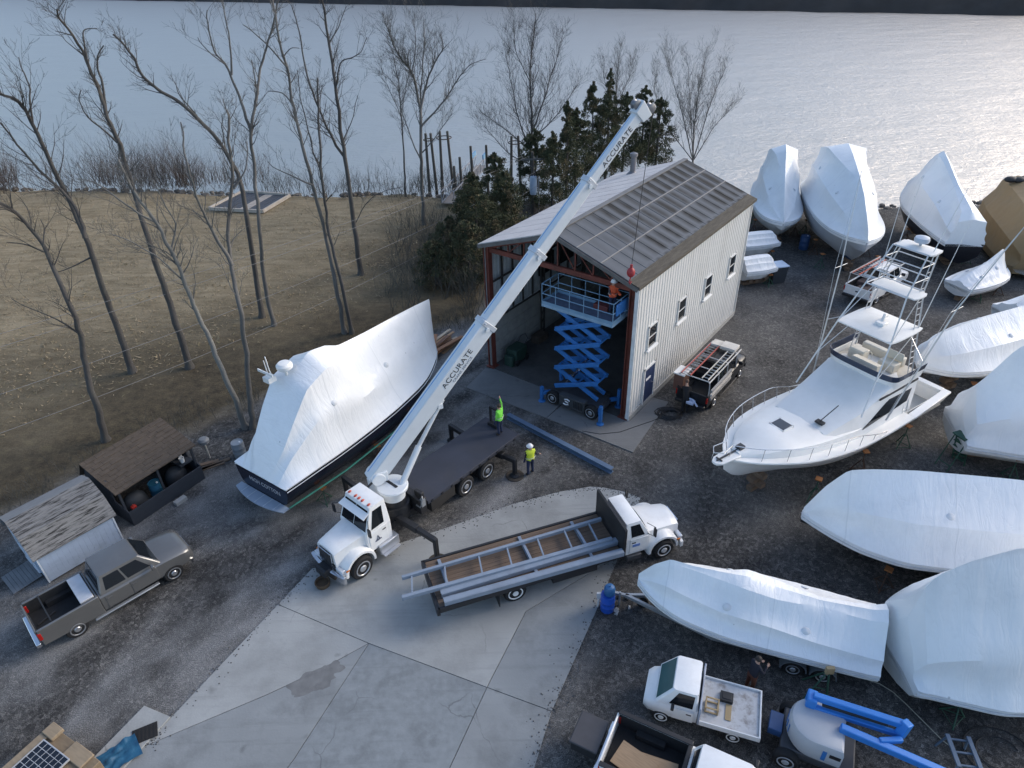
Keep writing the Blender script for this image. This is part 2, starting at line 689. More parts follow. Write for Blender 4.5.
bp.inputs['Strength'].default_value = .8
bp.inputs['Distance'].default_value = .25
Lk(ad.outputs[0], bp.inputs['Height'])
Lk(bp.outputs[0], b.inputs['Normal'])
rv.data.materials.append(m)

# ------------------------------------------------------------------ far wooded shore
A0, A1 = at(-60, -4), at(1090, 14)
d = (A1 - A0)
n = V((-d.y, d.x, 0)).normalized()
secs = []
random.seed(4)
for i in range(-40, 161):
    base = A0 + d * (i / 100)
    row = []
    for j in range(14):
        q = base + n * (j * 9 + (N3(i * .35, 0, 1) * 3 if j == 0 else 0))
        hh = [-1.5, 5, 9, 13, 15, 18, 22, 26, 30, 35, 40, 46, 50, 50][j]
        k = 0 if j == 0 else 2.2 + .4 * j
        row.append((q.x, q.y, hh + k * noise.noise(V((q.x * .16, q.y * .16, 1))) + .5 * k * noise.noise(V((q.x * .5, q.y * .5, 2)))))
    secs.append(row)
mb = MB()
mb.loft(secs, False, False)
struct(mb.make('far_hillside', mat('bare_woods_hillside', (.020, .021, .022), .95, var=.4, scale=.25, bump=.6, bscale=.6, dirt=(.035, .03, .026), dscale=.05), ang=60))

# ------------------------------------------------------------------ concrete
px = lambda *p: [(q.x, q.y) for q in (at(x, y) for x, y in p)]


def inset(poly, d):
    n = len(poly)
    a = sum(poly[i][0] * poly[(i + 1) % n][1] - poly[(i + 1) % n][0] * poly[i][1] for i in range(n))
    if a < 0:
        poly = poly[::-1]
    out = []
    for i in range(n):
        p0, p1, p2 = V(poly[i - 1]), V(poly[i]), V(poly[(i + 1) % n])
        e1, e2 = (p1 - p0).normalized(), (p2 - p1).normalized()
        n1, n2 = V((-e1.y, e1.x)), V((-e2.y, e2.x))
        bb = (n1 + n2)
        bb = bb / max(bb.dot(n1), .3)
        q = p1 + bb * d
        out.append((q.x, q.y))
    return out


def conc(name, col, sc=.5, **k):
    """old concrete: mottled, stained, hairline cracks, tyre scuffs"""
    m_ = mat(name, col, .85, var=.16, scale=sc, bump=.15, bscale=14, dirt=tuple(c * .58 for c in col), damt=.65, dscale=k.get('ds', .35))
    nt_ = m_.node_tree
    bs_ = nt_.nodes['Principled BSDF']
    src_ = bs_.inputs['Base Color'].links[0].from_socket
    tc_ = nt_.nodes.new('ShaderNodeTexCoord')
    def N(t_, **q):
        n_ = nt_.nodes.new(t_)
        for kk, vv in q.items():
            n_.inputs[kk].default_value = vv
        return n_
    wr_ = N('ShaderNodeTexNoise', Scale=1.3, Detail=6.)
    nt_.links.new(tc_.outputs['Object'], wr_.inputs['Vector'])
    mw = nt_.nodes.new('ShaderNodeMix')
    mw.data_type = 'VECTOR'
    mw.inputs[0].default_value = .35
    nt_.links.new(tc_.outputs['Object'], mw.inputs[4])
    nt_.links.new(wr_.outputs['Color'], mw.inputs[5])
    vo = nt_.nodes.new('ShaderNodeTexVoronoi')
    vo.feature = 'DISTANCE_TO_EDGE'
    vo.inputs['Scale'].default_value = .42
    nt_.links.new(mw.outputs[1], vo.inputs['Vector'])
    r1 = N('ShaderNodeMapRange')
    for i_, v_ in ((1, .0), (2, .006), (3, .6), (4, 0.)):
        r1.inputs[i_].default_value = v_
    nt_.links.new(vo.outputs['Distance'], r1.inputs[0])
    br = N('ShaderNodeTexNoise', Scale=.3, Detail=2.)
    nt_.links.new(tc_.outputs['Object'], br.inputs['Vector'])
    r2 = N('ShaderNodeMapRange')
    for i_, v_ in ((1, .52), (2, .6), (3, 0.), (4, 1.)):
        r2.inputs[i_].default_value = v_
    nt_.links.new(br.outputs['Fac'], r2.inputs[0])
    mu = nt_.nodes.new('ShaderNodeMath')
    mu.operation = 'MULTIPLY'
    nt_.links.new(r1.outputs[0], mu.inputs[0])
    nt_.links.new(r2.outputs[0], mu.inputs[1])
    m1 = nt_.nodes.new('ShaderNodeMix')
    m1.data_type = 'RGBA'
    nt_.links.new(mu.outputs[0], m1.inputs[0])
    nt_.links.new(src_, m1.inputs[6])
    m1.inputs[7].default_value = (*[c * .3 for c in col], 1)
    # scuffs along the drive
    mp_ = nt_.nodes.new('ShaderNodeMapping')
    mp_.inputs['Rotation'].default_value = (0, 0, -.82)
    mp_.inputs['Scale'].default_value = (.12, 2.6, 1)
    nt_.links.new(tc_.outputs['Object'], mp_.inputs['Vector'])
    sc_ = N('ShaderNodeTexNoise', Scale=1., Detail=7., Roughness=.7)
    nt_.links.new(mp_.outputs[0], sc_.inputs['Vector'])
    r3 = N('ShaderNodeMapRange')
    for i_, v_ in ((1, .54), (2, .75), (3, 0.), (4, .55)):
        r3.inputs[i_].default_value = v_
    nt_.links.new(sc_.outputs['Fac'], r3.inputs[0])
    m2 = nt_.nodes.new('ShaderNodeMix')
    m2.data_type = 'RGBA'
    nt_.links.new(r3.outputs[0], m2.inputs[0])
    nt_.links.new(m1.outputs[2], m2.inputs[6])
    m2.inputs[7].default_value = (*[c * .62 for c in col], 1)
    # spots
    sp_ = N('ShaderNodeTexVoronoi', Scale=1.1)
    nt_.links.new(mw.outputs[1], sp_.inputs['Vector'])
    r4 = N('ShaderNodeMapRange')
    for i_, v_ in ((1, .03), (2, .10), (3, .55), (4, 0.)):
        r4.inputs[i_].default_value = v_
    nt_.links.new(sp_.outputs['Distance'], r4.inputs[0])
    m3 = nt_.nodes.new('ShaderNodeMix')
    m3.data_type = 'RGBA'
    nt_.links.new(r4.outputs[0], m3.inputs[0])
    nt_.links.new(m2.outputs[2], m3.inputs[6])
    m3.inputs[7].default_value = (*[c * .45 for c in col], 1)
    nt_.links.new(m3.outputs[2], bs_.inputs['Base Color'])
    return m_


C1 = conc('concrete_pale', (.315, .325, .32))
C2 = conc('concrete_grey', (.235, .25, .255), ds=.6)
C3 = conc('concrete_worn', (.22, .24, .25), 4., ds=1.1)
slabs = [
    (0, px((312, 569), (352, 560), (386, 548), (450, 527), (514, 504), (560, 492), (590, 487), (604, 488), (624, 492), (641, 498), (619, 556), (526, 612), (487, 688), (369, 644), (278, 605))),
    (0, px((278, 605), (369, 644), (323, 669), (268, 695), (130, 753), (155, 735))),
    (1, px((619, 556), (598, 608), (552, 712), (487, 688), (526, 612))),
    (2, px((369, 644), (487, 688), (450, 768), (425, 820), (250, 820), (294, 760))),
    (1, px((552, 712), (525, 800), (515, 820), (425, 820), (450, 768), (487, 688))),
    (1, px((369, 644), (294, 760), (250, 820), (80, 820), (130, 753), (268, 695), (323, 669))),
]
mb = MB()
for k, p in slabs:
    mb.k = k
    mb.prism(inset(p, .014), -.1, .04)
struct(mb.make('concrete_pavement', [C1, C2, C3], ang=0))
mb = MB()
mb.prism(inset(px((145, 707), (171, 718), (104, 792), (72, 782)), .0), -.1, .09)
struct(mb.make('pavement_strip', C1, ang=0, bevel=.01))
# damp stain and loose gravel on the slab
STN = mat('damp_concrete', (.17, .172, .17), .7, var=.3, scale=2.2, dirt=(.11, .11, .108), damt=.8, dscale=2.5)
for cx_, cy_, a_, b_, sd_ in ((318, 682, .8, .42, .3), (330, 671, .4, .3, 4.), (303, 691, .3, .16, 8.)):
    c0 = at(cx_, cy_)
    mb = MB()
    pp = []
    for i in range(60):
        t = i / 60 * 6.283
        r = 1 + .5 * noise.fractal(V((math.cos(t) * 1.3, math.sin(t) * 1.3, sd_)), 1, 2.2, 5)
        pp.append((c0.x + a_ * r * math.cos(t), c0.y + b_ * r * math.sin(t) + .3 * a_ * math.cos(t)))
    mb.prism(pp, .0395, .0435 + .0011 * (sd_ > 1) + .0011 * (sd_ > 5))
    struct(mb.make('pavement_stain', STN, ang=0))
rnd = random.Random(31)
mb = MB()
edge_ = [at(x, y) for x, y in ((130, 753), (155, 735), (278, 605), (312, 569), (352, 560), (386, 548), (450, 527), (514, 504), (560, 492), (590, 487), (624, 492), (641, 498), (619, 556), (598, 608), (575, 665), (552, 712), (525, 790))]
for i in range(1500):
    k = rnd.randrange(len(edge_) - 1)
    p = edge_[k].lerp(edge_[k + 1], rnd.random())
    r = abs(rnd.gauss(0, .32))
    a_ = rnd.uniform(0, 6.28)
    s_ = rnd.uniform(.012, .035)
    mb.sph((p.x + r * math.cos(a_), p.y + r * math.sin(a_), .045), s_, 5, 3, (1, rnd.uniform(.7, 1.2), .7))
o = mb.make('gravel_spill', mat('loose_gravel', (.09, .088, .086), .9, var=.5, scale=20), ang=0)
o['kind'] = 'stuff'
o['label'] = 'loose gravel scattered along the slab edge'
# ------------------------------------------------------------------ the steel boat shed
BA, BR = V((6.03, 28.73, 0)), R(52.1)
BL, BW, EH, RH = 14.24, 9.30, 7.84, 9.43
bu = V((math.cos(BR), math.sin(BR), 0))
bw = V((-bu.y, bu.x, 0))
bp_ = lambda x, y, z=0: BA + bu * x + bw * y + V((0, 0, z))
bd = thing('boat_shed', 'tall pale metal workshop building with open red steel front and gabled roof', 'building', BA, BR)
RIB = mat('ribbed_white_cladding', (.66, .655, .63), .5, var=.05, dirt=(.46, .44, .40), damt=.5, dscale=.6, stretch=(1, 1, .25))


def ribbed(p0, du, n, z0, z1, nrm, amp=.03, pitch=.3):
    """corrugated sheet: trapezoid ribs along du"""
    prof = []
    for i in range(n):
        for f, o in ((0, 0), (.52, 0), (.64, 1), (.88, 1)):
            prof.append(p0 + du * ((i + f) * pitch) + nrm * (o * amp))
    prof.append(p0 + du * (n * pitch))
    return [q + V((0, 0, z0)) for q in prof], [q + V((0, 0, z1)) for q in prof]


mb = MB()
nr = int(BL / .2966)
a, b_ = ribbed(V((0, .02, 0)), V((1, 0, 0)), nr, .32, EH - .1, V((0, -1, 0)), pitch=BL / nr)
mb.loft([a, b_], False, False)
mb.loft([[p + V((0, .05, 0)) for p in a], [p + V((0, .05, 0)) for p in b_]], False, False)
mb.make('side_wall', RIB, bd, ang=20)
mb = MB()
mb.box(-.02, BL, -.08, .2, 0, .32)
mb.box(BL - .15, BL, .2, BW, 0, .3)
mb.make('wall_base', CONC(), bd, bevel=.01)
for x0, x1, y1 in ((-.06, .0, .14), (BL, BL + .06, .1)):
    mb = MB()
    mb.box(x0, x1, -.06, y1, .05, EH - .1)
    mb.make('corner_trim', mat('white_trim', (.7, .7, .68), .5), bd)
# windows with sills
for x in (1.41, 4.83, 8.26, 11.80):
    mb = MB()
    z0, z1, wd = 3.62, 4.95, .98
    for q in ((x, x + .07, z0, z1), (x + wd - .07, x + wd, z0, z1), (x, x + wd, z1 - .06, z1), (x, x + wd, z0, z0 + .06)):
        mb.box(q[0], q[1], -.075, .03, q[2], q[3])
    mb.box(x + .05, x + wd - .05, -.06, -.03, (z0 + z1) / 2 - .02, (z0 + z1) / 2 + .02)
    f = mb.make('window', mat('window_frame_white', (.62, .63, .63), .5), bd)
    mb = MB()
    mb.box(x + .06, x + wd - .06, -.035, -.02, z0 + .05, z1 - .05)
    mb.make('pane', GLASS(), f)
    mb = MB()
    mb.box(x - .08, x + wd + .08, -.17, -.01, z0 - .1, z0)
    mb.make('sill', WHITE(), f, bevel=.01)
mb = MB()
mb.box(1.45, 2.55, -.06, .03, .2, 2.35)
dr = mb.make('door', mat('navy_door', (.02, .035, .09), .45), bd, bevel=.01)
mb = MB()
mb.box(1.36, 1.45, -.085, .03, .2, 2.44)
mb.box(2.55, 2.64, -.085, .03, .2, 2.44)
mb.box(1.36, 2.64, -.085, .03, 2.35, 2.44)
mb.make('frame', mat('window_frame_white', (.62, .63, .63)), dr)
mb = MB()
mb.box(1.62, 2.12, -.07, -.06, 1.62, 1.76)
mb.make('sign_plate', WHITE(), dr)
mb = MB()
mb.cyl((2.42, -.06, 1.15), (2.42, -.13, 1.15), .03, n=10)
mb.make('handle', CHROME(), dr)
# back gable wall, far side wall (block below, milky sheet above), floor
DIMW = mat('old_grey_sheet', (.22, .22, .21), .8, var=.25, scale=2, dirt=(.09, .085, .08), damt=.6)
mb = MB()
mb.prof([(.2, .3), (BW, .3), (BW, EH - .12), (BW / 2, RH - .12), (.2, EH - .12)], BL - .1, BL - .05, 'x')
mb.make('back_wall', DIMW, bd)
mb = MB()
for i in range(8):
    for j in range(4):
        x0 = .1 + i * (BL - .3) / 8
        mb.box(x0 + .012, x0 + (BL - .3) / 8 - .012, BW - .12, BW + (.03 if (i + j) % 2 else .036), j * .75 + .01, j * .75 + .735)
mb.make('block_wall', CONC(), bd, bevel=.01)
mb = MB()
a, b_ = ribbed(V((.05, BW, 0)), V((1, 0, 0)), 47, 3.0, EH - .12, V((0, 1, 0)), pitch=(BL - .1) / 47)
mb.loft([a, b_], False, False)
mb.make('upper_wall', mat('milky_sheet', (.52, .55, .57), .5, var=.15, dirt=(.3, .31, .31), damt=.6, trans=0), bd, ang=20)
mb = MB()
for i in range(15):
    x = .35 + i * (BL - .6) / 14
    mb.box(x - .05, x + .05, BW - .2, BW - .125, 3.0, EH - .25)
for z in (3.02, 5.4):
    mb.box(.1, BL - .2, BW - .25, BW - .201, z, z + .12)
mb.make('girt', mat('dark_girts', (.05, .045, .042), .7), bd)
for x in (5.0, 7.3):
    mb = MB()
    mb.box(x, x + 1.5, BW - .19, BW - .05, 4.0, 5.2)
    mb.make('window', GLASS(), bd)
mb = MB()
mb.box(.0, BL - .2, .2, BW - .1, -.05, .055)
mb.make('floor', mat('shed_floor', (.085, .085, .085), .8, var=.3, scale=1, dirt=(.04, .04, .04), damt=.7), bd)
# steel frames
I = lambda m_, p, q, s_, up=(0, 0, 1): m_.bar(p, q, s_, s_, up)


def hcol(m_, x, y, z0, z1, s_=.34):
    m_.box(x - s_ / 2, x + s_ / 2, y - s_ / 2, y - s_ / 2 + .04, z0, z1)
    m_.box(x - s_ / 2, x + s_ / 2, y + s_ / 2 - .04, y + s_ / 2, z0, z1)
    m_.box(x - .02, x + .02, y - s_ / 2 + .04, y + s_ / 2 - .04, z0, z1)
    m_.box(x - .28, x + .28, y - .28, y + .28, z0, z0 + .05)


for y in (.3, BW - .12):
    mb = MB()
    hcol(mb, .17, y, .05, EH - .18)
    mb.make('column', RUST(), bd)
mb = MB()
mb.box(.05, .15, -.03, .1, .1, EH - .15)
mb.box(-.02, .05, .1, .13, .1, EH - .15)
mb.make('jamb_trim', mat('galv_trim', (.3, .34, .38), .5, .3), bd)
for k, x in enumerate((.17, 4.9, 9.6)):
    mb = MB()
    zc = EH - .38
    mb.bar((x, .3, zc), (x, BW - .2, zc), .16, .26)
    rt = lambda y: EH - .3 + (RH - EH - .05) * (1 - abs(y - BW / 2) / (BW / 2))
    mb.bar((x, .3, rt(.3)), (x, BW / 2, rt(BW / 2)), .14, .16)
    mb.bar((x, BW / 2, rt(BW / 2)), (x, BW - .2, rt(BW - .2)), .14, .16)
    for i in range(9):
        y0 = .5 + i * (BW - 1) / 8
        y1 = y0 + (BW - 1) / 16
        mb.bar((x, y0, zc + .1), (x, y0, rt(y0) - .02), .06)
        if i < 8:
            yy = y0 + (BW - 1) / 8
            mb.bar((x, y0, zc + .1) if i < 4 else (x, y0, rt(y0)), (x, yy, rt(yy)) if i < 4 else (x, yy, zc + .1), .05)
    mb.make('truss', RUST() if k == 0 else mat('dark_red_steel', (.06, .025, .02), .7), bd)
    if k:
        for y in (.3, BW - .45):
            mb = MB()
            for dx in (-.16, .16):
                mb.bar((x + dx, y, .05), (x + dx, y, EH - .4), .09)
            for i in range(12):
                z = .2 + i * .6
                mb.bar((x - .16, y, z), (x + .16, y, z + .6), .035)
            mb.make('column', mat('dark_girts', (.05, .045, .042)), bd)
# roof
sl_ = (RH - EH) / (BW / 2)
zr = lambda y: EH + (BW / 2 - abs(y - BW / 2)) * sl_


def roofsheet(y0, y1, x0, x1, t=.04, rib=.6, h=.03, rw=.045):
    m_ = MB()
    m_.hexa([(x0, y0, zr(y0)), (x1, y0, zr(y0)), (x1, y1, zr(y1)), (x0, y1, zr(y1)),
             (x0, y0, zr(y0) + t), (x1, y0, zr(y0) + t), (x1, y1, zr(y1) + t), (x0, y1, zr(y1) + t)])
    n_ = int((x1 - x0) / rib)
    for i in range(n_ + 1):
        x = x0 + .03 + i * (x1 - x0 - .06) / n_
        m_.bar((x, y0, zr(y0) + t + h * .5 - .004), (x, y1, zr(y1) + t + h * .5 - .004), rw, h)
    return m_


zr_keep = zr
roofsheet(BW / 2 + .06, BW + .12, -.3, BL + .2, rib=1.2, h=.012, rw=.03).make('roof', mat('white_roof_sheet', (.58, .545, .525), .6, var=.07, dirt=(.40, .36, .345), damt=.6, dscale=.7), bd)
# right-hand slope: weathered sheets on three purlin rows, streaked
mr = bpy.data.materials.new('streaked_roof_sheet')
mr.use_nodes = True
nt = mr.node_tree
Lk = nt.links.new
b = nt.nodes['Principled BSDF']
tc = nt.nodes.new('ShaderNodeTexCoord')
sx = nt.nodes.new('ShaderNodeSeparateXYZ')
Lk(tc.outputs['Object'], sx.inputs[0])


def mth(op, a, c=None, e=None):
    n = nt.nodes.new('ShaderNodeMath')
    n.operation = op
    for i, q in enumerate((a, c, e)):
        if q is None:
            continue
        if hasattr(q, 'is_output'):
            Lk(q, n.inputs[i])
        else:
            n.inputs[i].default_value = q
    return n.outputs[0]


wv = noi(1.1, 3)
row = mth('MULTIPLY', mth('SUBTRACT', 4.65, sx.outputs[1]), 1 / 1.36)
fr = mth('FRACT', row)
cell = mth('FRACT', mth('MULTIPLY', mth('ADD', sx.outputs[0], mth('MULTIPLY', mth('FLOOR', row), .37)), 1 / .86))
tri = mth('SUBTRACT', 1, mth('MULTIPLY', mth('ABSOLUTE', mth('SUBTRACT', cell, .5)), 2))
cw = nt.nodes.new('ShaderNodeTexWhiteNoise')
cw.noise_dimensions = '2D'
cv = nt.nodes.new('ShaderNodeCombineXYZ')
Lk(mth('FLOOR', mth('MULTIPLY', mth('ADD', sx.outputs[0], mth('MULTIPLY', mth('FLOOR', row), .37)), 1 / .86)), cv.inputs[0])
Lk(mth('FLOOR', row), cv.inputs[1])
Lk(cv.outputs[0], cw.inputs[0])
st = mth('MULTIPLY', mth('POWER', tri, 1.1), mth('MULTIPLY', mth('SUBTRACT', 1, mth('POWER', mth('ABSOLUTE', mth('SUBTRACT', mth('MULTIPLY', fr, 2), 1)), 6)), mth('MULTIPLY_ADD', cw.outputs[0], .7, .6)))
st = mth('MULTIPLY', st, mth('MULTIPLY_ADD', wv, 1.6, .35))
fade = mth("MULTIPLY", mth("SUBTRACT", sx.outputs[0], 1.5), .35)
fade.node.use_clamp = True
st = mth('MULTIPLY', st, mth('MULTIPLY_ADD', fade, .8, .2))
stn = st.node
stn.use_clamp = True
cA = mixc(noi(.6, 4), (.092, .104, .122), (.152, .163, .18))
cB = mixc(noi(3, 4), (.022, .022, .023), (.045, .045, .043))
cc = mixc(st, cA, cB)
Lk(cc, b.inputs['Base Color'])
b.inputs['Roughness'].default_value = .8
b.inputs['Specular IOR Level'].default_value = .2
roofsheet(.42, BW / 2 - .06, -.28, BL + .2, rib=.86, h=.02).make('roof', mr, bd)
mb = MB()
for k in (1, 2):
    y = 4.65 - 1.36 * k
    mb.bar((-.28, y, zr(y) + .058), (BL + .2, y, zr(y) + .058), .06, .03)
mb.make('lap_strip', mat('pale_lap', (.26, .25, .24), .7), bd)
mb = MB()
mb.hexa([(-.3, -.18, EH - .16), (BL + .22, -.18, EH - .16), (BL + .22, .42, zr(.42) - .01), (-.3, .42, zr(.42) - .01),
         (-.3, -.18, EH + .0), (BL + .22, -.18, EH + .0), (BL + .22, .42, zr(.42) + .03), (-.3, .42, zr(.42) + .03)])
mb.make('eave_board', mat('mossy_eave', (.075, .066, .052), .9, var=.35, scale=3, bump=.4, dirt=(.12, .11, .09), damt=.5, dscale=1.5, stretch=(.5, 3, 3)), bd)
mb = MB()
mb.box(-.32, BL + .22, BW / 2 - .17, BW / 2 + .13, RH + .05, RH + .09)
mb.make('ridge_cap', mat('ridge_grey', (.16, .155, .15), .6, var=.2), bd)
for y0, y1 in ((-.1, BW / 2), (BW / 2, BW + .12)):
    for xx, dz in ((-.33, .12), (BL + .24, .08)):
        mb = MB()
        mb.bar((xx, y0, zr(y0) - dz), (xx, y1, zr(y1) - dz + .02), .05, .2)
        mb.make('barge_board', mat('grey_barge', (.13, .125, .12), .7, var=.3), bd)
mb = MB()
mb.cyl((13.2, 7.6, zr(7.6) - .1), (13.2, 7.6, zr(7.6) + 1.1), .17)
mb.lathe((13.2, 7.6, zr(7.6) + 1.05), (0, 0, 1), [(.17, 0), (.25, .05), (.25, .22), (.05, .3)], 16)
mb.lathe((13.2, 7.6, zr(7.6) - .05), (0, 0, 1), [(.4, 0), (.2, .2)], 16)
mb.make('flue_pipe', mat('weathered_flue', (.2, .2, .21), .5, .5), bd)
# apron in front of the shed
mb = MB()
ap = [(-2.52, 9.0), (-2.3, 3.6), (-2.2, -1.5), (2.74, -1.0), (2.6, -.1), (-.03, -.1), (-.03, 8.9), (-.3, 9.4)]
q = [bp_(x, y) for x, y in ap]
mb.prism(inset([(p.x, p.y) for p in q[:2]] + [(bp_(-.03, 3.7).x, bp_(-.03, 3.7).y)] + [(p.x, p.y) for p in q[6:]], .012), -.1, .045)
mb.prism(inset([(p.x, p.y) for p in q[1:6]] + [(bp_(-.03, 3.6).x, bp_(-.03, 3.6).y)], .012), -.1, .045)
struct(mb.make('concrete_apron', conc('apron_concrete', (.17, .175, .178), ds=.5), ang=0))
# clutter inside
ROOM = [(1.2, 8.3), (2.0, 8.5), (2.7, 8.2)]
t = thing('machine_heap', 'dark green covered machinery standing against the block wall inside the shed', 'machinery', bp_(1.5, 8.35, .056), BR)
mb = MB()
mb.box(-.6, .5, -.4, .4, .15, 1.0)
mb.box(-.9, -.6, -.3, .3, .0, .7)
mb.make('body', mat('dull_green', (.02, .05, .038), .7, var=.3), t, bevel=.06)
mb = MB()
for sx_, sy in ((-.5, -.38), (.4, -.38), (-.5, .38), (.4, .38)):
    mb.cyl((sx_, sy - .07, .2), (sx_, sy + .07, .2), .2, n=14)
mb.make('wheel', TYRE(), t)
mb = MB()
mb.tube([(.4, -.2, .9), (.8, -.2, 1.2), (1.0, .1, 1.35), (.8, .3, 1.2), (.4, .25, .95)], .03)
mb.make('handle', DKGREY(), t)
for i, (x, y, s_) in enumerate(((4.2, 8.6, .5), (6.3, 8.3, .42), (7.6, 7.9, .6))):
    mb = MB()
    mb.box(-s_, s_, -.3, .3, 0, s_ * .9)
    mb.box(-s_ * .95, s_ * .95, -.32, .32, s_ * .9, s_ * .95)
    o = mb.make('crate', mat('dusty_crate', (.09, .07, .055), .9, var=.4), bevel=.02)
    o.location = bp_(x, y, .056)
    o.rotation_euler = (0, 0, BR + .2 * i)
    tag(o, ['dusty brown crate nearest the green machinery inside the shed', 'smaller brown crate in the middle along the shed block wall', 'large dusty crate deepest inside the open shed'][i], 'crate', 'crates along the inside wall')

# ------------------------------------------------------------------ blue scissor lift
LP = bp_(-.2, 2.85, .046)
LR = BR - math.pi / 2
sl = thing('scissor_lift', 'blue scissor lift raised to the eaves in front of the open shed', 'scissor lift', LP, LR)
mb = MB()
mb.box(-1.5, 1.5, -.62, .62, .32, .72)
mb.box(-1.62, 1.62, -.5, .5, .4, .66)
mb.make('chassis', DKGREY(), sl, bevel=.03)
mb = MB()
mb.box(-.72, .85, -.98, -.62, .3, .92)
mb.box(-.66, .1, -1.0, -.98, .36, .86)
tb = mb.make('battery_box', mat('charcoal_cover', (.055, .06, .065), .5), sl, bevel=.03)
mb = MB()
for i in range(6):
    mb.box(.2 + i * .1, .25 + i * .1, -.995, -.98, .4, .84)
mb.make('vent', BLACK(), tb)
mb = MB()
mb.tube([(-.02, -1.012, .74), (-.18, -1.012, .80), (-.33, -1.012, .75), (-.30, -1.012, .64), (-.12, -1.012, .60), (-.1, -1.012, .49), (-.26, -1.012, .43), (-.42, -1.012, .47)], .04, n=6)
mb.make('logo', mat('logo_white', (.75, .76, .78), .5), tb)
mb = MB()
mb.box(-.72, .85, .62, .98, .3, .92)
mb.make('engine_box', mat('charcoal_cover', (.055, .06, .065)), sl, bevel=.03)
for x in (-1.2, 1.2):
    for s_ in (-1, 1):
        wheel(sl, x, s_ * .78, .42, .3, s_, GALV())
for x in (-1.85, 1.85):
    for s_ in (-1, 1):
        mb = MB()
        mb.bar((x * .8, s_ * .55, .55), (x, s_ * .95, .55), .16, .2)
        mb.bar((x, s_ * .95, .18), (x, s_ * .95, 1.15 if x * s_ < 0 or x > 0 else .95), .17, .17)
        mb.cyl((x, s_ * .95, .1), (x, s_ * .95, .2), .07, n=10)
        mb.lathe((x, s_ * .95, 0), (0, 0, 1), [(.2, 0), (.2, .05), (.08, .1)], 14)
        mb.make('outrigger', LIFTBLUE(), sl, bevel=.015)
z0, z1, nl = .95, 5.62, 4
hz = (z1 - z0) / nl
for i in range(nl):
    za, zb = z0 + i * hz, z0 + (i + 1) * hz
    for s_ in (-1, 1):
        for k, dy in ((1, .50), (-1, .36)):
            mb = MB()
            mb.bar((-1.3 * k, s_ * dy, za + .04), (1.3 * k, s_ * dy, zb - .04), .1, .24, up=(0, 1, 0) if False else (0, 0, 1))
            mb.cyl((0, s_ * dy - .07, (za + zb) / 2), (0, s_ * dy + .07, (za + zb) / 2), .07, n=10)
            mb.make('scissor_arm', LIFTBLUE(), sl, bevel=.012)
    for x, zz, yy in ((-1.3, zb, .55), (1.3, zb, .55), (0, (za + zb) / 2, .5)):
        mb = MB()
        mb.cyl((x, -yy, zz), (x, yy, zz), .06, n=10)
        mb.make('pivot_tube', LIFTBLUE(), sl)
mb = MB()
mb.tube([(-.9, 0, 1.0), (-.1, 0, 2.2)], [.09, .09], 12)
mb.tube([(-.1, 0, 2.2), (.4, 0, 3.0)], [.06, .06], 12)
mb.make('ram', CHROME(), sl)
RAILC = mat('pale_blue_rail', (.16, .28, .40), .45, var=.12)
mb = MB()
mb.box(-2.0, 2.1, -.76, .76, 5.70, 5.86)
mb.make('platform', mat('platform_edge', (.22, .34, .46), .5, var=.15), sl, bevel=.01)
mb = MB()
mb.box(-1.96, 2.06, -.72, .72, 5.862, 5.872)
mb.make('deck', mat('deck_plate', (.10, .13, .19), .6, var=.3, scale=5), sl)
mb = MB()
zt = 6.95
for x in [-1.98 + i * .815 for i in range(6)]:
    for y in (-.74, .74):
        mb.tube([(x, y, 5.86), (x, y, zt)], .022, 6)
for y in (-.74, .74):
    for z in (6.42, zt):
        mb.tube([(-1.98, y, z), (2.095, y, z)], .024, 6)
for x in (-1.98, 2.095):
    for z in (6.42, zt):
        mb.tube([(x, -.74, z), (x, .74, z)], .024, 6)
    mb.tube([(x, 0, 5.86), (x, 0, zt)], .022, 6)
mb.box(-2.0, 2.1, -.75, -.735, 5.86, 6.02)
mb.box(-2.0, 2.1, .735, .75, 5.86, 6.02)
for x in (-1.99, 2.09):
    mb.box(x - .008, x + .008, -.735, .735, 5.86, 6.02)
mb.make('guard_rail', RAILC, sl)
mb = MB()
mb.box(2.11, 2.2, -.55, .5, 6.25, 6.85)
mb.make('control_box', LIFTBLUE(), sl, bevel=.03)
mb = MB()
mb.box(.5, 1.3, .1, .55, 5.873, 6.2)
t = mb.make('tool_chest', mat('red_dull', (.12, .03, .03), .6), bevel=.03)
t.matrix_world = Matrix.Translation(LP) @ Matrix.Rotation(LR, 4, 'Z')
tag(t, 'dark red tool chest on the raised lift platform', 'tool chest')
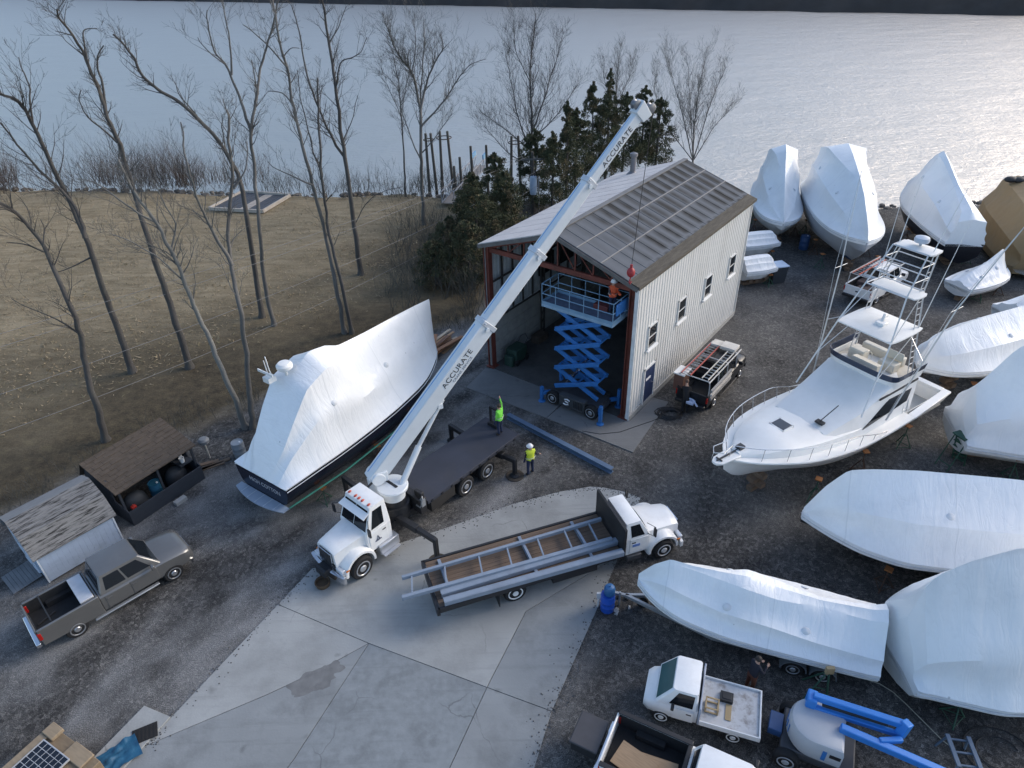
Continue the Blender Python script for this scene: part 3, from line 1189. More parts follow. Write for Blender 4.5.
# ------------------------------------------------------------------ people
def person(label, loc, rz, arms, legs=None, jacket=(.02, .022, .03), trousers=(.02, .03, .07), vest=None, hat=None, hair=(.02, .015, .012), lean=0., h=1.75):
    """one continuous body grown over joints; facing +y. arms = ((elbow, wrist) left, right) relative to the shoulders"""
    t = thing('person', label, 'person', loc, rz)
    k = h / 1.75
    J, E, r_ = [], [], []

    def j(p, r, par=None):
        J.append(V(p) * k)
        r_.append(r * k)
        if par is not None:
            E.append((par, len(J) - 1))
        return len(J) - 1
    ly = lambda z: lean * max(0, z - .95)
    pel = j((0, 0, .96), .145)
    sp_ = j((0, ly(1.15) + .01, 1.15), .135, pel)
    ch = j((0, ly(1.34) + .01, 1.34), .15, sp_)
    nk = j((0, ly(1.49), 1.49), .06, ch)
    hb = j((0, ly(1.57) + .015, 1.57), .075, nk)
    hd = j((0, ly(1.66) + .02, 1.655), .097, hb)
    tp = j((0, ly(1.73) + .01, 1.725), .07, hd)
    j((0, ly(1.64) + .13, 1.64), .018, hd)
    hands = []
    for s_, (el, wr), (kn, an) in zip((1, -1), arms, legs or (((0.01, .03), (0, -.02)), ((0.01, .03), (0, -.02)))):
        sh = j((s_ * .19, ly(1.41), 1.41), .07, ch)
        e = j((s_ * .19 + s_ * el[0], ly(1.41) + el[1], 1.41 + el[2]), .052, sh)
        w_ = j((s_ * .19 + s_ * wr[0], ly(1.41) + wr[1], 1.41 + wr[2]), .036, e)
        dv = (J[w_] - J[e]).normalized()
        pm = j(tuple((J[w_] + dv * .08 * k) / k), .038, w_)
        hands.append(V(J[w_]))
        sd_ = dv.cross(V((0, 0, 1)) if abs(dv.z) < .9 else V((0, 1, 0))).normalized()
        cu = dv.cross(sd_)
        for i in range(4):
            b0 = J[pm] / k + sd_ * (.022 * (1.5 - i)) * .9 + dv * .02
            f1 = j(tuple(b0 + dv * (.035 - .004 * abs(i - 1.4))), .010, pm)
            j(tuple(b0 + dv * (.062 - .006 * abs(i - 1.4)) + cu * .022), .009, f1)
        th = j(tuple(J[pm] / k + sd_ * .045 - dv * .01), .012, pm)
        j(tuple(J[pm] / k + sd_ * .06 + dv * .035), .010, th)
        hp = j((s_ * .095, 0, .89), .105, pel)
        kne = j((s_ * .11 + s_ * kn[0], kn[1], .49), .07, hp)
        ank = j((s_ * .11 + s_ * an[0], an[1], .09), .05, kne)
        j((s_ * .12 + s_ * an[0], an[1] + .17, .045), .042, ank)
    me = bpy.data.meshes.new('body')
    me.from_pydata([tuple(q) for q in J], E, [])
    o = bpy.data.objects.new('body', me)
    COL.objects.link(o)
    o.modifiers.new('skin', 'SKIN')
    for i, q in enumerate(me.skin_vertices[0].data):
        q.radius = (r_[i] * (1.25 if i in (pel, sp_, ch) else 1), r_[i] * (.85 if i in (pel, sp_, ch) else 1))
        q.use_root = i == 0
    ss = o.modifiers.new('sub', 'SUBSURF')
    ss.levels = ss.render_levels = 1
    dg = bpy.context.evaluated_depsgraph_get()
    bm_ = bpy.data.meshes.new_from_object(o.evaluated_get(dg))
    o.modifiers.clear()
    o.data = bm_
    skin = mat('skin', (.42, .26, .19), .55, var=.06)
    jm = mat('cloth_%d_%d_%d' % tuple(int(c * 255) for c in jacket), jacket, .85, var=.2)
    for mm in (jm, skin):
        bm_.materials.append(mm)
    for p in bm_.polygons:
        c = p.center
        near = min((c - hnd).length for hnd in hands)
        out = any((c - hnd).length < .2 * k and (c - V((0, 0, 1.3 * k))).length > (hnd - V((0, 0, 1.3 * k))).length + .01 for hnd in hands)
        p.material_index = 1 if (c.z > 1.5 * k and abs(c.x) < .13) or out else 0
    bm_.shade_smooth()
    o.parent = t

    def shell(name, f, off, mm):
        vs, fs, mp_ = [], [], {}
        for p in bm_.polygons:
            if f(p.center / k):
                idx = []
                for i in p.vertices:
                    if i not in mp_:
                        mp_[i] = len(vs)
                        v_ = bm_.vertices[i]
                        vs.append(tuple(v_.co + v_.normal * off))
                    idx.append(mp_[i])
                fs.append(tuple(idx))
        if fs:
            q = MB().add(vs, fs).make(name, mm, t, ang=80)
            return q
    shell('trousers', lambda c: c.z < .98 and abs(c.x) < .33, .008, mat('trousers_%d_%d' % (int(trousers[0] * 255), int(trousers[2] * 255)), trousers, .9, var=.2))
    shell('boots', lambda c: c.z < .13, .014, mat('boot_leather', (.03, .022, .016), .7))
    if vest:
        shell('safety_vest', lambda c: .93 < c.z < 1.5 and abs(c.x) < .215, .022, mat('vest_%d' % int(vest[0] * 99), vest, .7, var=.08))
        mb = MB()
        for z in (1.08,):
            pts = [(.25 * math.cos(a_ * .5236), .185 * math.sin(a_ * .5236) + ly(z) + .005, z) for a_ in range(13)]
            mb.tube([V(q) * k for q in pts], .016, 4, False)
        mb.make('reflective_band', mat('reflective_silver', (.55, .56, .5), .4), t)
    hc = V((0, ly(1.66) + .02, 1.66)) * k
    if hat:
        mb = MB()
        mb.lathe(hc + V((0, 0, .02)), (0, 0, 1), [(.135, 0), (.14, .02), (.128, .07), (.09, .12), (.02, .145)], 16)
        mb.lathe(hc + V((0, .02, .015)), (0, 0, 1), [(.165, 0), (.165, .014), (.12, .02)], 16)
        mb.make('hard_hat', mat('hat_%d_%d' % (int(hat[0] * 99), int(hat[2] * 99)), hat, .35, var=.03), t)
    else:
        mb = MB()
        mb.sph(hc + V((0, -.02, .035)), .105, 12, 8, (1, 1.08, .95))
        mb.make('hair', mat('hair_%d' % int(hair[0] * 999), hair, .7), t)
    mb = MB()
    for s_ in (-1, 1):
        mb.sph(hc + V((s_ * .035, .098, .0)), .012, 6, 4)
    mb.make('eyes', BLACK(), t)
    return t


DOWN = ((.05, .02, -.29), (.06, .10, -.53))
FWD = ((.05, .08, -.27), (-.02, .32, -.25))
p_ = at(530.5, 474)
person('worker in yellow green vest and white hard hat standing on gravel behind the crane truck', (p_.x, p_.y, 0), R(25), (((.12, -.02, -.26), (.30, .05, -.38)), DOWN), vest=(.62, .72, .05), hat=(.8, .8, .8), legs=(((.03, .08), (.03, .02)), ((.03, -.03), (.05, -.08))))
p_ = bp_(.25, 1.55, 5.92)
q_ = Matrix.Translation(LP) @ Matrix.Rotation(LR, 4, 'Z') @ V((1.45, .3, 5.873))
person('worker in orange vest and white hard hat on the raised lift platform', q_, R(200), (FWD, FWD), vest=(.75, .13, .05), hat=(.82, .82, .82), jacket=(.05, .05, .06))
p_ = at(748, 690)
person('person in dark clothes standing between the small white truck and the covered trailer boat', (p_.x, p_.y, 0), R(-70), (((.06, .12, -.25), (-.05, .33, -.15)), FWD), trousers=(.10, .035, .02), jacket=(.012, .014, .025), lean=.12)
p_ = at(684, 413)
person('person in black bending at the back of the ladder truck', (p_.x, p_.y, 0), R(-10), (FWD, FWD), jacket=(.01, .01, .012), trousers=(.012, .012, .015), lean=.75, hair=(.12, .07, .05))
# ------------------------------------------------------------------ bare riverside trees
BARK = lambda k: mat(['bark_dark', 'bark_grey', 'bark_pale'][k], [(.075, .07, .066), (.125, .12, .112), (.19, .185, .17)][k], .9, var=.3, scale=3, bump=.5, bscale=12, stretch=(1, 1, .3), dirt=(.10, .105, .09), damt=.45, dscale=1.5)
TIPS = [0]


def limb_pts(base, pix, wob, seed):
    """limb drawn over an upright plane, pushed in and out of it so the tree has depth"""
    n = V((base.x, base.y, 0)).normalized()
    pts = [onv(base, *q) for q in pix]
    out = []
    for i in range(len(pts) - 1):
        for k in range(5):
            t = k / 5
            a = pts[max(i - 1, 0)]
            b_, c = pts[i], pts[i + 1]
            d_ = pts[min(i + 2, len(pts) - 1)]
            q = .5 * ((2 * b_) + (c - a) * t + (2 * a - 5 * b_ + 4 * c - d_) * t * t + (3 * b_ - a - 3 * c + d_) * t ** 3)
            out.append(q)
    out.append(pts[-1])
    for i, q in enumerate(out):
        h = max(0, q.z) / 8
        q += n * (wob * noise.noise(V((seed, q.z * .22, 0))) * min(1, h) * 2)
        q += V((noise.noise(V((seed * 3 + 5, q.z * .8, 1))), noise.noise(V((seed * 3 + 9, q.z * .8, 2))), 0)) * .10
        q += V((noise.noise(V((seed * 3 + 2, q.z * 2.1, 1))), noise.noise(V((seed * 3 + 7, q.z * 2.1, 2))), 0)) * .06
    return out


def twig(mb, p, d, ln, r, depth, rnd, spread, sub, up):
    n = 4 if depth > 1 else 3
    pts, rs = [p], [r]
    d = d.normalized()
    for i in range(n):
        d = (d + V((rnd.uniform(-1, 1), rnd.uniform(-1, 1), rnd.uniform(-.6, 1) + up)) * .27).normalized()
        p = p + d * (ln / n)
        pts.append(p)
        rs.append(max(r * (1 - .8 * (i + 1) / n), .0045))
    mb.tube(pts, rs, 4 if depth > 1 else 3, False)
    if depth > 0:
        for k in range(sub if depth > 1 else sub + 1):
            t = rnd.uniform(.25, .98)
            i = min(int(t * n), n - 1)
            q = pts[i].lerp(pts[i + 1], t * n - i)
            ax = d.orthogonal().normalized()
            ax.rotate(Matrix.Rotation(rnd.uniform(0, 6.28), 3, d))
            dd = (pts[i + 1] - pts[i]).normalized() * math.cos(spread) + ax * math.sin(spread) * rnd.uniform(.7, 1.2)
            twig(mb, q, dd, ln * rnd.uniform(.4, .68), max(rs[i] * .55, .0055), depth - 1, rnd, spread, sub, up)


def bare_tree(label, base, limbs, bark=1, dens=1., tw=1., wob=.8, seed=0, depth=2, spread=.75, up=.25, start=.35, group='bare trees along the field edge'):
    """limbs: list of (pixel polyline, start radius, end radius)"""
    b0 = at(*base)
    t = thing('bare_tree', label, 'tree', b0, 0, group)
    rnd = random.Random(seed)
    tm, cm = MB(), MB()
    for li, (pix, r0, r1) in enumerate(limbs):
        pts = limb_pts(b0, pix, wob, seed + li * (0 if False else .37))
        pts = [q - b0 for q in pts]
        if li == 0 and pts[0].z < .6:
            pts[0].z = -.15
        n = len(pts)
        rs = [.86 * (r0 + (r1 - r0) * (i / (n - 1)) ** .6) * (1 + .1 * noise.noise(V((seed, i * .7, li)))) for i in range(n)]
        if li == 0 and pts[0].z < .6:
            rs[0] *= 1.5
        tm.tube(pts, rs, 7)
        L_ = sum((pts[i + 1] - pts[i]).length for i in range(n - 1))
        for k in range(int(L_ * 2.2 * dens)):
            u = rnd.uniform(start if li == 0 else .12, 1.)
            i = min(int(u * (n - 1)), n - 2)
            q = pts[i].lerp(pts[i + 1], u * (n - 1) - i)
            d = (pts[i + 1] - pts[i]).normalized()
            ax = d.orthogonal().normalized()
            ax.rotate(Matrix.Rotation(rnd.uniform(0, 6.28), 3, d))
            dd = d * .7 + ax * .75 + V((0, 0, up))
            ln = tw * rnd.uniform(.6, 2.6) * (1.15 - .55 * u)
            twig(cm, q, dd, ln, min(rs[i] * .4, .03), depth, rnd, spread, 3, up)
    tm.make('trunk', BARK(bark), t, ang=60)
    cm.make('crown', BARK(min(bark, 1)), t, ang=60)
    return t


bare_tree('leaning bare tree with two crooked limbs nearest the dark lean-to shelter', (106, 440), [([(106, 440), (96, 405), (85, 365), (77, 325), (58, 278), (44, 248), (20, 218), (0, 204), (-20, 198)], .24, .06), ([(50, 258), (30, 250), (8, 247)], .07, .02), ([(77, 330), (58, 318), (30, 308), (12, 300)], .06, .015), ([(44, 248), (46, 232), (43, 222)], .05, .02)], 0, .8, 1., seed=1)
bare_tree('dark bare tree in the field second from the left edge', (133, 373), [([(133, 373), (118, 330), (100, 280), (85, 235), (66, 195), (48, 157), (32, 122), (18, 100), (2, 93), (-12, 85)], .27, .05), ([(84, 234), (74, 206), (52, 182), (32, 163), (14, 140), (-4, 118)], .14, .04), ([(32, 122), (30, 90), (22, 70), (18, 58)], .07, .02), ([(90, 256), (66, 268), (52, 272)], .06, .02)], 0, .9, 1.05, seed=2)
bare_tree('tall dark bare tree leaning left with long straight crown top', (190, 368), [([(190, 368), (176, 322), (160, 275), (147, 235), (133, 188), (119, 145), (106, 112), (96, 84), (87, 60), (72, 35), (60, 18), (57, 8)], .27, .04), ([(106, 112), (103, 85), (97, 62), (104, 46)], .09, .03), ([(90, 68), (83, 38), (85, 30), (97, 29)], .06, .02), ([(72, 35), (60, 32), (55, 31)], .04, .015), ([(119, 145), (102, 130), (88, 118), (80, 100), (82, 90)], .07, .02)], 0, .75, .95, seed=3)
bare_tree('pale twin stemmed tree just behind the stern of the covered yacht, leaning far left', (246, 428), [([(246, 428), (232, 392), (216, 355), (200, 320), (186, 286), (172, 252), (160, 228), (144, 205), (130, 184), (118, 160)], .2, .05), ([(160, 228), (140, 218), (118, 202), (95, 186), (76, 182)], .08, .02), ([(186, 286), (160, 264), (132, 248), (110, 240)], .06, .02), ([(172, 252), (176, 226), (166, 205), (152, 178)], .06, .02)], 2, 1.1, 1., seed=4)
bare_tree('grey tree with upright forked stem beside the covered yacht stern', (253, 428), [([(253, 428), (250, 395), (245, 345), (237, 300), (231, 262), (230, 230), (233, 185), (230, 150), (229, 120), (226, 112)], .2, .05), ([(231, 262), (216, 235), (205, 215), (192, 185), (184, 150), (181, 122)], .12, .03), ([(233, 185), (245, 165), (246, 140)], .06, .02)], 1, .9, .9, seed=5)
bare_tree('long bare tree slanting up to the left across the river', (262, 318), [([(262, 318), (256, 275), (246, 215), (240, 180), (226, 152), (204, 124), (180, 103), (158, 90), (141, 73), (134, 58), (122, 42), (113, 34)], .24, .05), ([(204, 124), (182, 98), (176, 84)], .06, .02), ([(226, 152), (222, 128), (224, 116)], .06, .02)], 0, .7, .85, seed=6)
bare_tree('forked bare tree with two tall arms left of the tall trunk cluster', (274, 326), [([(274, 326), (266, 290), (260, 240), (255, 175), (251, 132), (257, 95), (263, 65), (270, 42), (276, 12), (278, -12)], .2, .04), ([(251, 132), (243, 108), (234, 85), (227, 66), (214, 52), (209, 30), (207, 10)], .12, .03), ([(231, 76), (231, 45), (224, 14), (223, -10)], .08, .02), ([(258, 88), (252, 66), (251, 60)], .05, .02), ([(227, 66), (203, 48), (196, 38)], .05, .02)], 1, .7, .9, seed=7)
bare_tree('slender bare tree with one arm bent left over the field edge', (345, 333), [([(345, 333), (336, 285), (326, 237), (312, 182), (302, 142), (294, 108), (286, 66), (279, 38), (274, 8), (272, -10)], .19, .04), ([(312, 182), (290, 172), (276, 165), (268, 158)], .07, .02), ([(294, 108), (284, 95), (274, 92), (268, 92)], .06, .02), ([(286, 66), (268, 46), (248, 28), (243, 24)], .06, .02), ([(284, 56), (292, 48), (300, 48)], .04, .02)], 1, .7, .9, seed=8)
bare_tree('tall straight bare tree in the cluster right of the field', (352, 333), [([(352, 333), (342, 285), (330, 237), (322, 180), (319, 120), (317, 78)], .18, .05), ([(322, 180), (308, 130), (300, 92), (296, 70)], .06, .02)], 0, .8, .8, seed=9)
bare_tree('thickest bare trunk of the cluster, crown spreading over the water', (361, 276), [([(361, 276), (356, 237), (348, 178), (341, 130), (335, 82), (329, 42), (324, 10), (320, -12)], .28, .05), ([(346, 160), (330, 135), (318, 106), (305, 66), (299, 30), (292, 5)], .14, .03), ([(336, 88), (340, 62), (352, 56), (360, 50), (367, 36)], .08, .02), ([(329, 42), (340, 24), (346, 6)], .06, .02), ([(343, 140), (352, 122), (358, 95)], .06, .02), ([(354, 225), (368, 200), (384, 190), (400, 186)], .05, .015)], 0, .9, 1., seed=10)
bare_tree('many limbed bare tree at the bank left of the cedars', (424, 226), [([(424, 226), (423, 205), (421, 160), (420, 110), (412, 75), (402, 60), (392, 40), (386, 24)], .26, .04), ([(420, 112), (428, 80), (436, 60), (443, 46), (440, 34)], .13, .03), ([(421, 125), (444, 100), (459, 76), (470, 64), (486, 58)], .11, .02), ([(412, 75), (416, 40), (414, 20)], .07, .02), ([(420, 110), (424, 60), (424, 18)], .09, .02), ([(421, 160), (404, 120), (398, 92), (382, 72)], .08, .02), ([(422, 150), (440, 128), (452, 112)], .07, .02)], 1, 1.9, 1.2, seed=11, up=.35)
bare_tree('thin bare tree standing at the bank just left of the many limbed one', (406, 197), [([(406, 197), (404, 160), (401, 112), (398, 80), (392, 50)], .14, .03), ([(402, 120), (390, 92), (382, 80)], .05, .02), ([(401, 112), (408, 82), (410, 62)], .05, .02)], 0, 1.7, .85, seed=12)
bare_tree('round crowned bare tree rising behind the transformer pole', (531, 196), [([(531, 196), (531, 150), (532, 120), (530, 80), (533, 40), (536, 14)], .2, .03), ([(531, 150), (520, 120), (512, 85), (505, 52)], .1, .02), ([(532, 130), (545, 95), (556, 60), (562, 36)], .1, .02), ([(531, 140), (560, 110), (578, 84)], .08, .02), ([(530, 150), (500, 125), (480, 112)], .07, .02), ([(530, 165), (512, 156), (494, 138), (484, 126)], .08, .02), ([(530, 80), (516, 50), (514, 30)], .06, .02)], 0, 2.6, 1.35, seed=13, up=.4, start=.2)
bare_tree('small bare tree showing behind the cedars left of the boom tip', (617, 150), [([(617, 150), (616, 110), (617, 80), (620, 50)], .14, .02), ([(616, 115), (606, 85), (602, 62)], .07, .015), ([(616, 108), (628, 80), (636, 60)], .07, .015)], 1, 3., 1.15, seed=14, up=.5, start=.2)
bare_tree('vase shaped bare tree at the water behind the shed ridge', (693, 168), [([(693, 168), (694, 130), (698, 95), (706, 55)], .14, .02), ([(693, 160), (684, 120), (674, 85), (668, 55)], .09, .015), ([(694, 158), (705, 120), (716, 90), (726, 66)], .09, .015), ([(693, 150), (690, 110), (688, 62)], .08, .015), ([(694, 160), (712, 130), (733, 108)], .07, .015), ([(692, 160), (670, 130), (656, 98), (655, 75)], .07, .015)], 1, 2.5, 1.3, seed=15, up=.6, start=.2)

# ------------------------------------------------------------------ cedars and scrub
CED = [mat('cedar_dark', (.05, .062, .032), .85, var=.5, scale=1.2), mat('cedar_olive', (.092, .098, .05), .85, var=.4, scale=1.2), mat('cedar_brown', (.125, .105, .06), .9, var=.4, scale=1.2)]


def cedar(label, px_, h, r, seed, mixb=0, n=1500, cone=1., off=0):
    b0 = at(*px_)
    t = thing('cedar_tree', label, 'tree', b0, 0, 'evergreens behind the shed')
    rnd = random.Random(seed)
    mb = MB()
    mb.tube([(0, 0, -.1), (.05, 0, h * .5), (0, .05, h * .96)], [.16, .1, .02], 6)
    mb.make('trunk', BARK(0), t)
    cl = MB()
    lobes = []
    for i in range(int(95 * (r / 1.6))):
        u = rnd.random() ** 1.05
        z = h * (.06 + .9 * u)
        rr = r * ((1 - u) ** (.62 * cone) * .95 + .13) * (.6 + .4 * min(1, u * 6))
        a = rnd.uniform(0, 6.28)
        q = rr * rnd.uniform(.35, 1.)
        lobes.append((V((q * math.cos(a), q * math.sin(a), z)), rnd.uniform(.2, .46) * (r / 1.5) ** .5 * (1.1 - .62 * u), rnd.random()))
    for k_ in range(14):
        u = .72 + .28 * k_ / 13
        a = rnd.uniform(0, 6.28)
        q = r * .34 * (1.02 - u) ** .7 * rnd.random()
        lobes.append((V((q * math.cos(a), q * math.sin(a), h * u)), .26 * (1.25 - u), rnd.random()))
    for i in range(n * 11):
        c, s_, tone = rnd.choice(lobes)
        d = V((rnd.gauss(0, 1), rnd.gauss(0, 1), rnd.gauss(0, .9))).normalized()
        p = c + d * s_ * rnd.uniform(.35, 1.05)
        if p.z < .05:
            continue
        L_ = rnd.uniform(.05, .14)
        dd = (d + V((rnd.gauss(0, .4), rnd.gauss(0, .4), .55 + rnd.gauss(0, .3)))).normalized()
        sd_ = dd.orthogonal().normalized()
        sd_.rotate(Matrix.Rotation(rnd.uniform(0, 6.28), 3, dd))
        wd = L_ * rnd.uniform(.25, .45)
        k = 0 if tone < .5 - .1 * mixb else (1 if tone < .86 - .15 * mixb else 2)
        if rnd.random() < .12:
            k = rnd.randrange(3)
        cl.k = k
        cl.add([p - sd_ * wd, p + sd_ * wd, p + dd * L_ + sd_ * wd * .4, p + dd * L_ * 1.1 - sd_ * wd * .3], [(0, 1, 2, 3)])
    cl.make('crown', CED, t, ang=0)
    return t


for i, (lab, p_, h, r, n, mb_, cn) in enumerate([
    ('broad dark cedar close behind the left eave of the shed', (478, 258), 6.6, 2.6, 2300, 0, .8),
    ('low olive evergreen in front of the cedar clump by the field', (452, 262), 3.6, 1.9, 1200, 1, .7),
    ('olive cedar between the gangway and the transformer pole', (497, 225), 6.2, 2.2, 1900, 1, .8),
    ('dark cedar just right of the transformer pole', (552, 215), 7.2, 1.9, 1700, 0, 1.),
    ('slim cedar with pointed top left of the boom', (566, 200), 8.8, 1.6, 1500, 0, 1.1),
    ('tall cedar right behind the upper boom', (590, 182), 9.4, 1.9, 1700, 0, 1.),
    ('cedar below the boom tip at the far end of the roof', (622, 172), 7.8, 2.3, 1900, 0, .8),
    ('rightmost dark cedar beside the flue pipe', (655, 168), 7.0, 2.2, 1900, 0, .8),
    ('thin ragged evergreen behind the tall cedars', (606, 165), 9.6, 1.4, 1100, 1, 1.),
    ('brownish young cedar at the foot of the gangway', (472, 215), 3.8, 1.3, 900, 2, .8),
    ('broad cedar directly behind the transformer pole', (535, 205), 6.8, 2.3, 1900, 0, .8),
    ('olive cedar filling the gap left of the shed eave', (505, 240), 5.6, 2.2, 1900, 1, .8),
    ('wide cedar over the middle of the white roof', (575, 190), 7.6, 2.4, 2000, 0, .9),
    ('dark cedar over the far end of the white roof', (605, 178), 8.4, 2.4, 2000, 0, .9),
    ('round cedar beside the vase shaped bare tree', (640, 163), 7.8, 2.4, 1900, 0, .9),
    ('scraggly low cedar at the field edge beyond the timber heap', (437, 285), 3.4, 1.7, 1100, 1, .7),
    ('dark low cedar against the shed wall', (470, 282), 4.6, 2.0, 1500, 0, .7)]):
    cedar(lab, p_, h, r, 30 + i, mb_, n, cn)


def scrub(name, label, spots, m, seed, hh=(1.2, 2.8), nst=9, dens=1, kind='stuff', depth=1, r=.02):
    rnd = random.Random(seed)
    mb = MB()
    for c in spots:
        for k in range(nst):
            a = rnd.uniform(0, 6.28)
            p = V(c) + V((rnd.gauss(0, .5), rnd.gauss(0, .4), 0))
            d = V((math.cos(a) * .45, math.sin(a) * .45, 1))
            twig(mb, p, d, rnd.uniform(*hh), r, depth, rnd, .6, 4 * dens, .3)
    o = mb.make(name, m, ang=60)
    o['kind'] = kind
    o['label'] = label
    return o


rnd = random.Random(77)
BR1 = mat('brush_twigs', (.105, .075, .058), .95, var=.3)
BR2 = mat('brush_grey_twigs', (.10, .095, .08), .95, var=.3)
scrub('brush', 'brown leafless brush along the river bank', [at(rnd.uniform(-40, 260), rnd.uniform(182, 192)) + V((0, rnd.uniform(-1, 2), 0)) for i in range(70)], BR1, 5, (1.0, 3.2), 9)
scrub('brush', 'dense reddish brush on the river bank at the left', [at(rnd.uniform(-60, 20), rnd.uniform(184, 190)) for i in range(26)] + [at(rnd.uniform(100, 190), rnd.uniform(184, 190)) for i in range(30)], BR1, 6, (1.6, 4.6), 9)
scrub('brush', 'grey leafless brush along the bank by the gangway', [at(rnd.uniform(260, 470), rnd.uniform(188, 200)) for i in range(55)], BR2, 7, (.8, 2.4), 7)
scrub('undergrowth', 'tangled leafless undergrowth between the covered yacht and the cedars', [at(rnd.uniform(395, 490), rnd.uniform(225, 320)) for i in range(60)], BR2, 8, (1.0, 3.0), 8)
scrub('undergrowth', 'low dead weeds along the edge of the field', [V((lerp(*z_), 0)) if False else at(*q) for q in [(rnd.uniform(-20, 250), 0) for i in range(0)]] + [V((x, y, 0)) + V((rnd.gauss(0, .7), rnd.gauss(0, .7), 0)) for (x0, y0), (x1, y1) in zip(EDGE, EDGE[1:]) for x, y in [(x0 + (x1 - x0) * k / 11, y0 + (y1 - y0) * k / 11) for k in range(11)]], BR2, 9, (.3, .9), 8, r=.008)
# thin grass over the field, denser to the bank
gr = MB()
rnd = random.Random(12)
for i in range(40000):
    x, y = rnd.uniform(-62, -1), rnd.uniform(26, 74)
    if sdist(x, y) < 5 + rnd.random() * 4 or y > pl(SHORE, x) - .3 or (x > -6 and y < 50):
        continue
    a = rnd.uniform(0, 6.28)
    h_ = rnd.uniform(.06, .2) * (1.5 if noise.noise(V((x * .3, y * .3, 0))) > .2 else .8)
    wv_ = V((math.cos(a), math.sin(a), 0)) * rnd.uniform(.02, .06)
    p = V((x, y, .05 + .05 * noise.fractal(V((x * .35, y * .35, 0)), 1, 2.1, 4) + .25 * sm(3, 20, sdist(x, y)) - .03))
    ln_ = V((rnd.gauss(0, .16), rnd.gauss(0, .16), h_ * .5))
    gr.k = rnd.choice((0, 0, 1, 1, 2))
    gr.add([p - wv_, p + wv_, p + ln_], [(0, 1, 2)])
o = gr.make('grass', [mat('straw_grass', (.34, .27, .17), .95, var=.3), mat('dry_grass', (.27, .21, .13), .95, var=.3), mat('dull_green_grass', (.21, .18, .10), .95, var=.3)], ang=0)
o['kind'] = 'stuff'
o['label'] = 'dry winter grass over the field'
# rocks along the waterline
rk = MB()
rnd = random.Random(3)
for i in range(260):
    x = rnd.uniform(-62, 48)
    y = pl(SHORE, x) + rnd.uniform(-.6, 1.8)
    s_ = rnd.uniform(.12, .45)
    rk.sph((x, y, -.15 - .25 * max(0, y - pl(SHORE, x))), s_, 6, 4, (1, rnd.uniform(.7, 1.3), .6))
o = rk.make('shore_rocks', mat('shore_stone', (.12, .11, .10), .9, var=.4), ang=30)
o['kind'] = 'stuff'
o['label'] = 'small stones along the waterline'
# ------------------------------------------------------------------ vehicles
def ringsec(x, w, z0, zm, zt, top=.88, crown=.03, bot=.8):
    h = [(bot * w, z0), (w * .97, z0 + .1), (w, zm), (w * .985, zt - .1), (top * w, zt - .01), (top * w * .5, zt + crown * .8)]
    return [V((x, -y, z)) for y, z in h] + [V((x, 0, zt + crown))] + [V((x, y, z)) for y, z in reversed(h)]


def house(mb, x0, x1, y0, z0, X0, X1, Y1, z1):
    """a glasshouse block: footprint x0..x1 half width y0 at z0, roof X0..X1 half width Y1 at z1; returns faces for panels"""
    B = [V((x0, -y0, z0)), V((x1, -y0, z0)), V((x1, y0, z0)), V((x0, y0, z0))]
    T_ = [V((X0, -Y1, z1)), V((X1, -Y1, z1)), V((X1, Y1, z1)), V((X0, Y1, z1))]
    # softly crowned roof
    mb.add(B + T_, [(0, 1, 5, 4), (1, 2, 6, 5), (2, 3, 7, 6), (3, 0, 4, 7)])
    g_ = []
    for i in range(5):
        for j in range(5):
            u, v = i / 4, j / 4
            q = (T_[0] * (1 - u) + T_[1] * u) * (1 - v) + (T_[3] * (1 - u) + T_[2] * u) * v
            q = q + V((0, 0, .05 * (1 - (2 * u - 1) ** 2) * (1 - (2 * v - 1) ** 2) ** .5))
            g_.append(q)
    mb.add(g_, [(i * 5 + j, (i + 1) * 5 + j, (i + 1) * 5 + j + 1, i * 5 + j + 1) for i in range(4) for j in range(4)])
    return {'R': (B[0], B[1], T_[1], T_[0]), 'F': (B[1], B[2], T_[2], T_[1]), 'L': (B[2], B[3], T_[3], T_[2]), 'B': (B[3], B[0], T_[0], T_[3])}


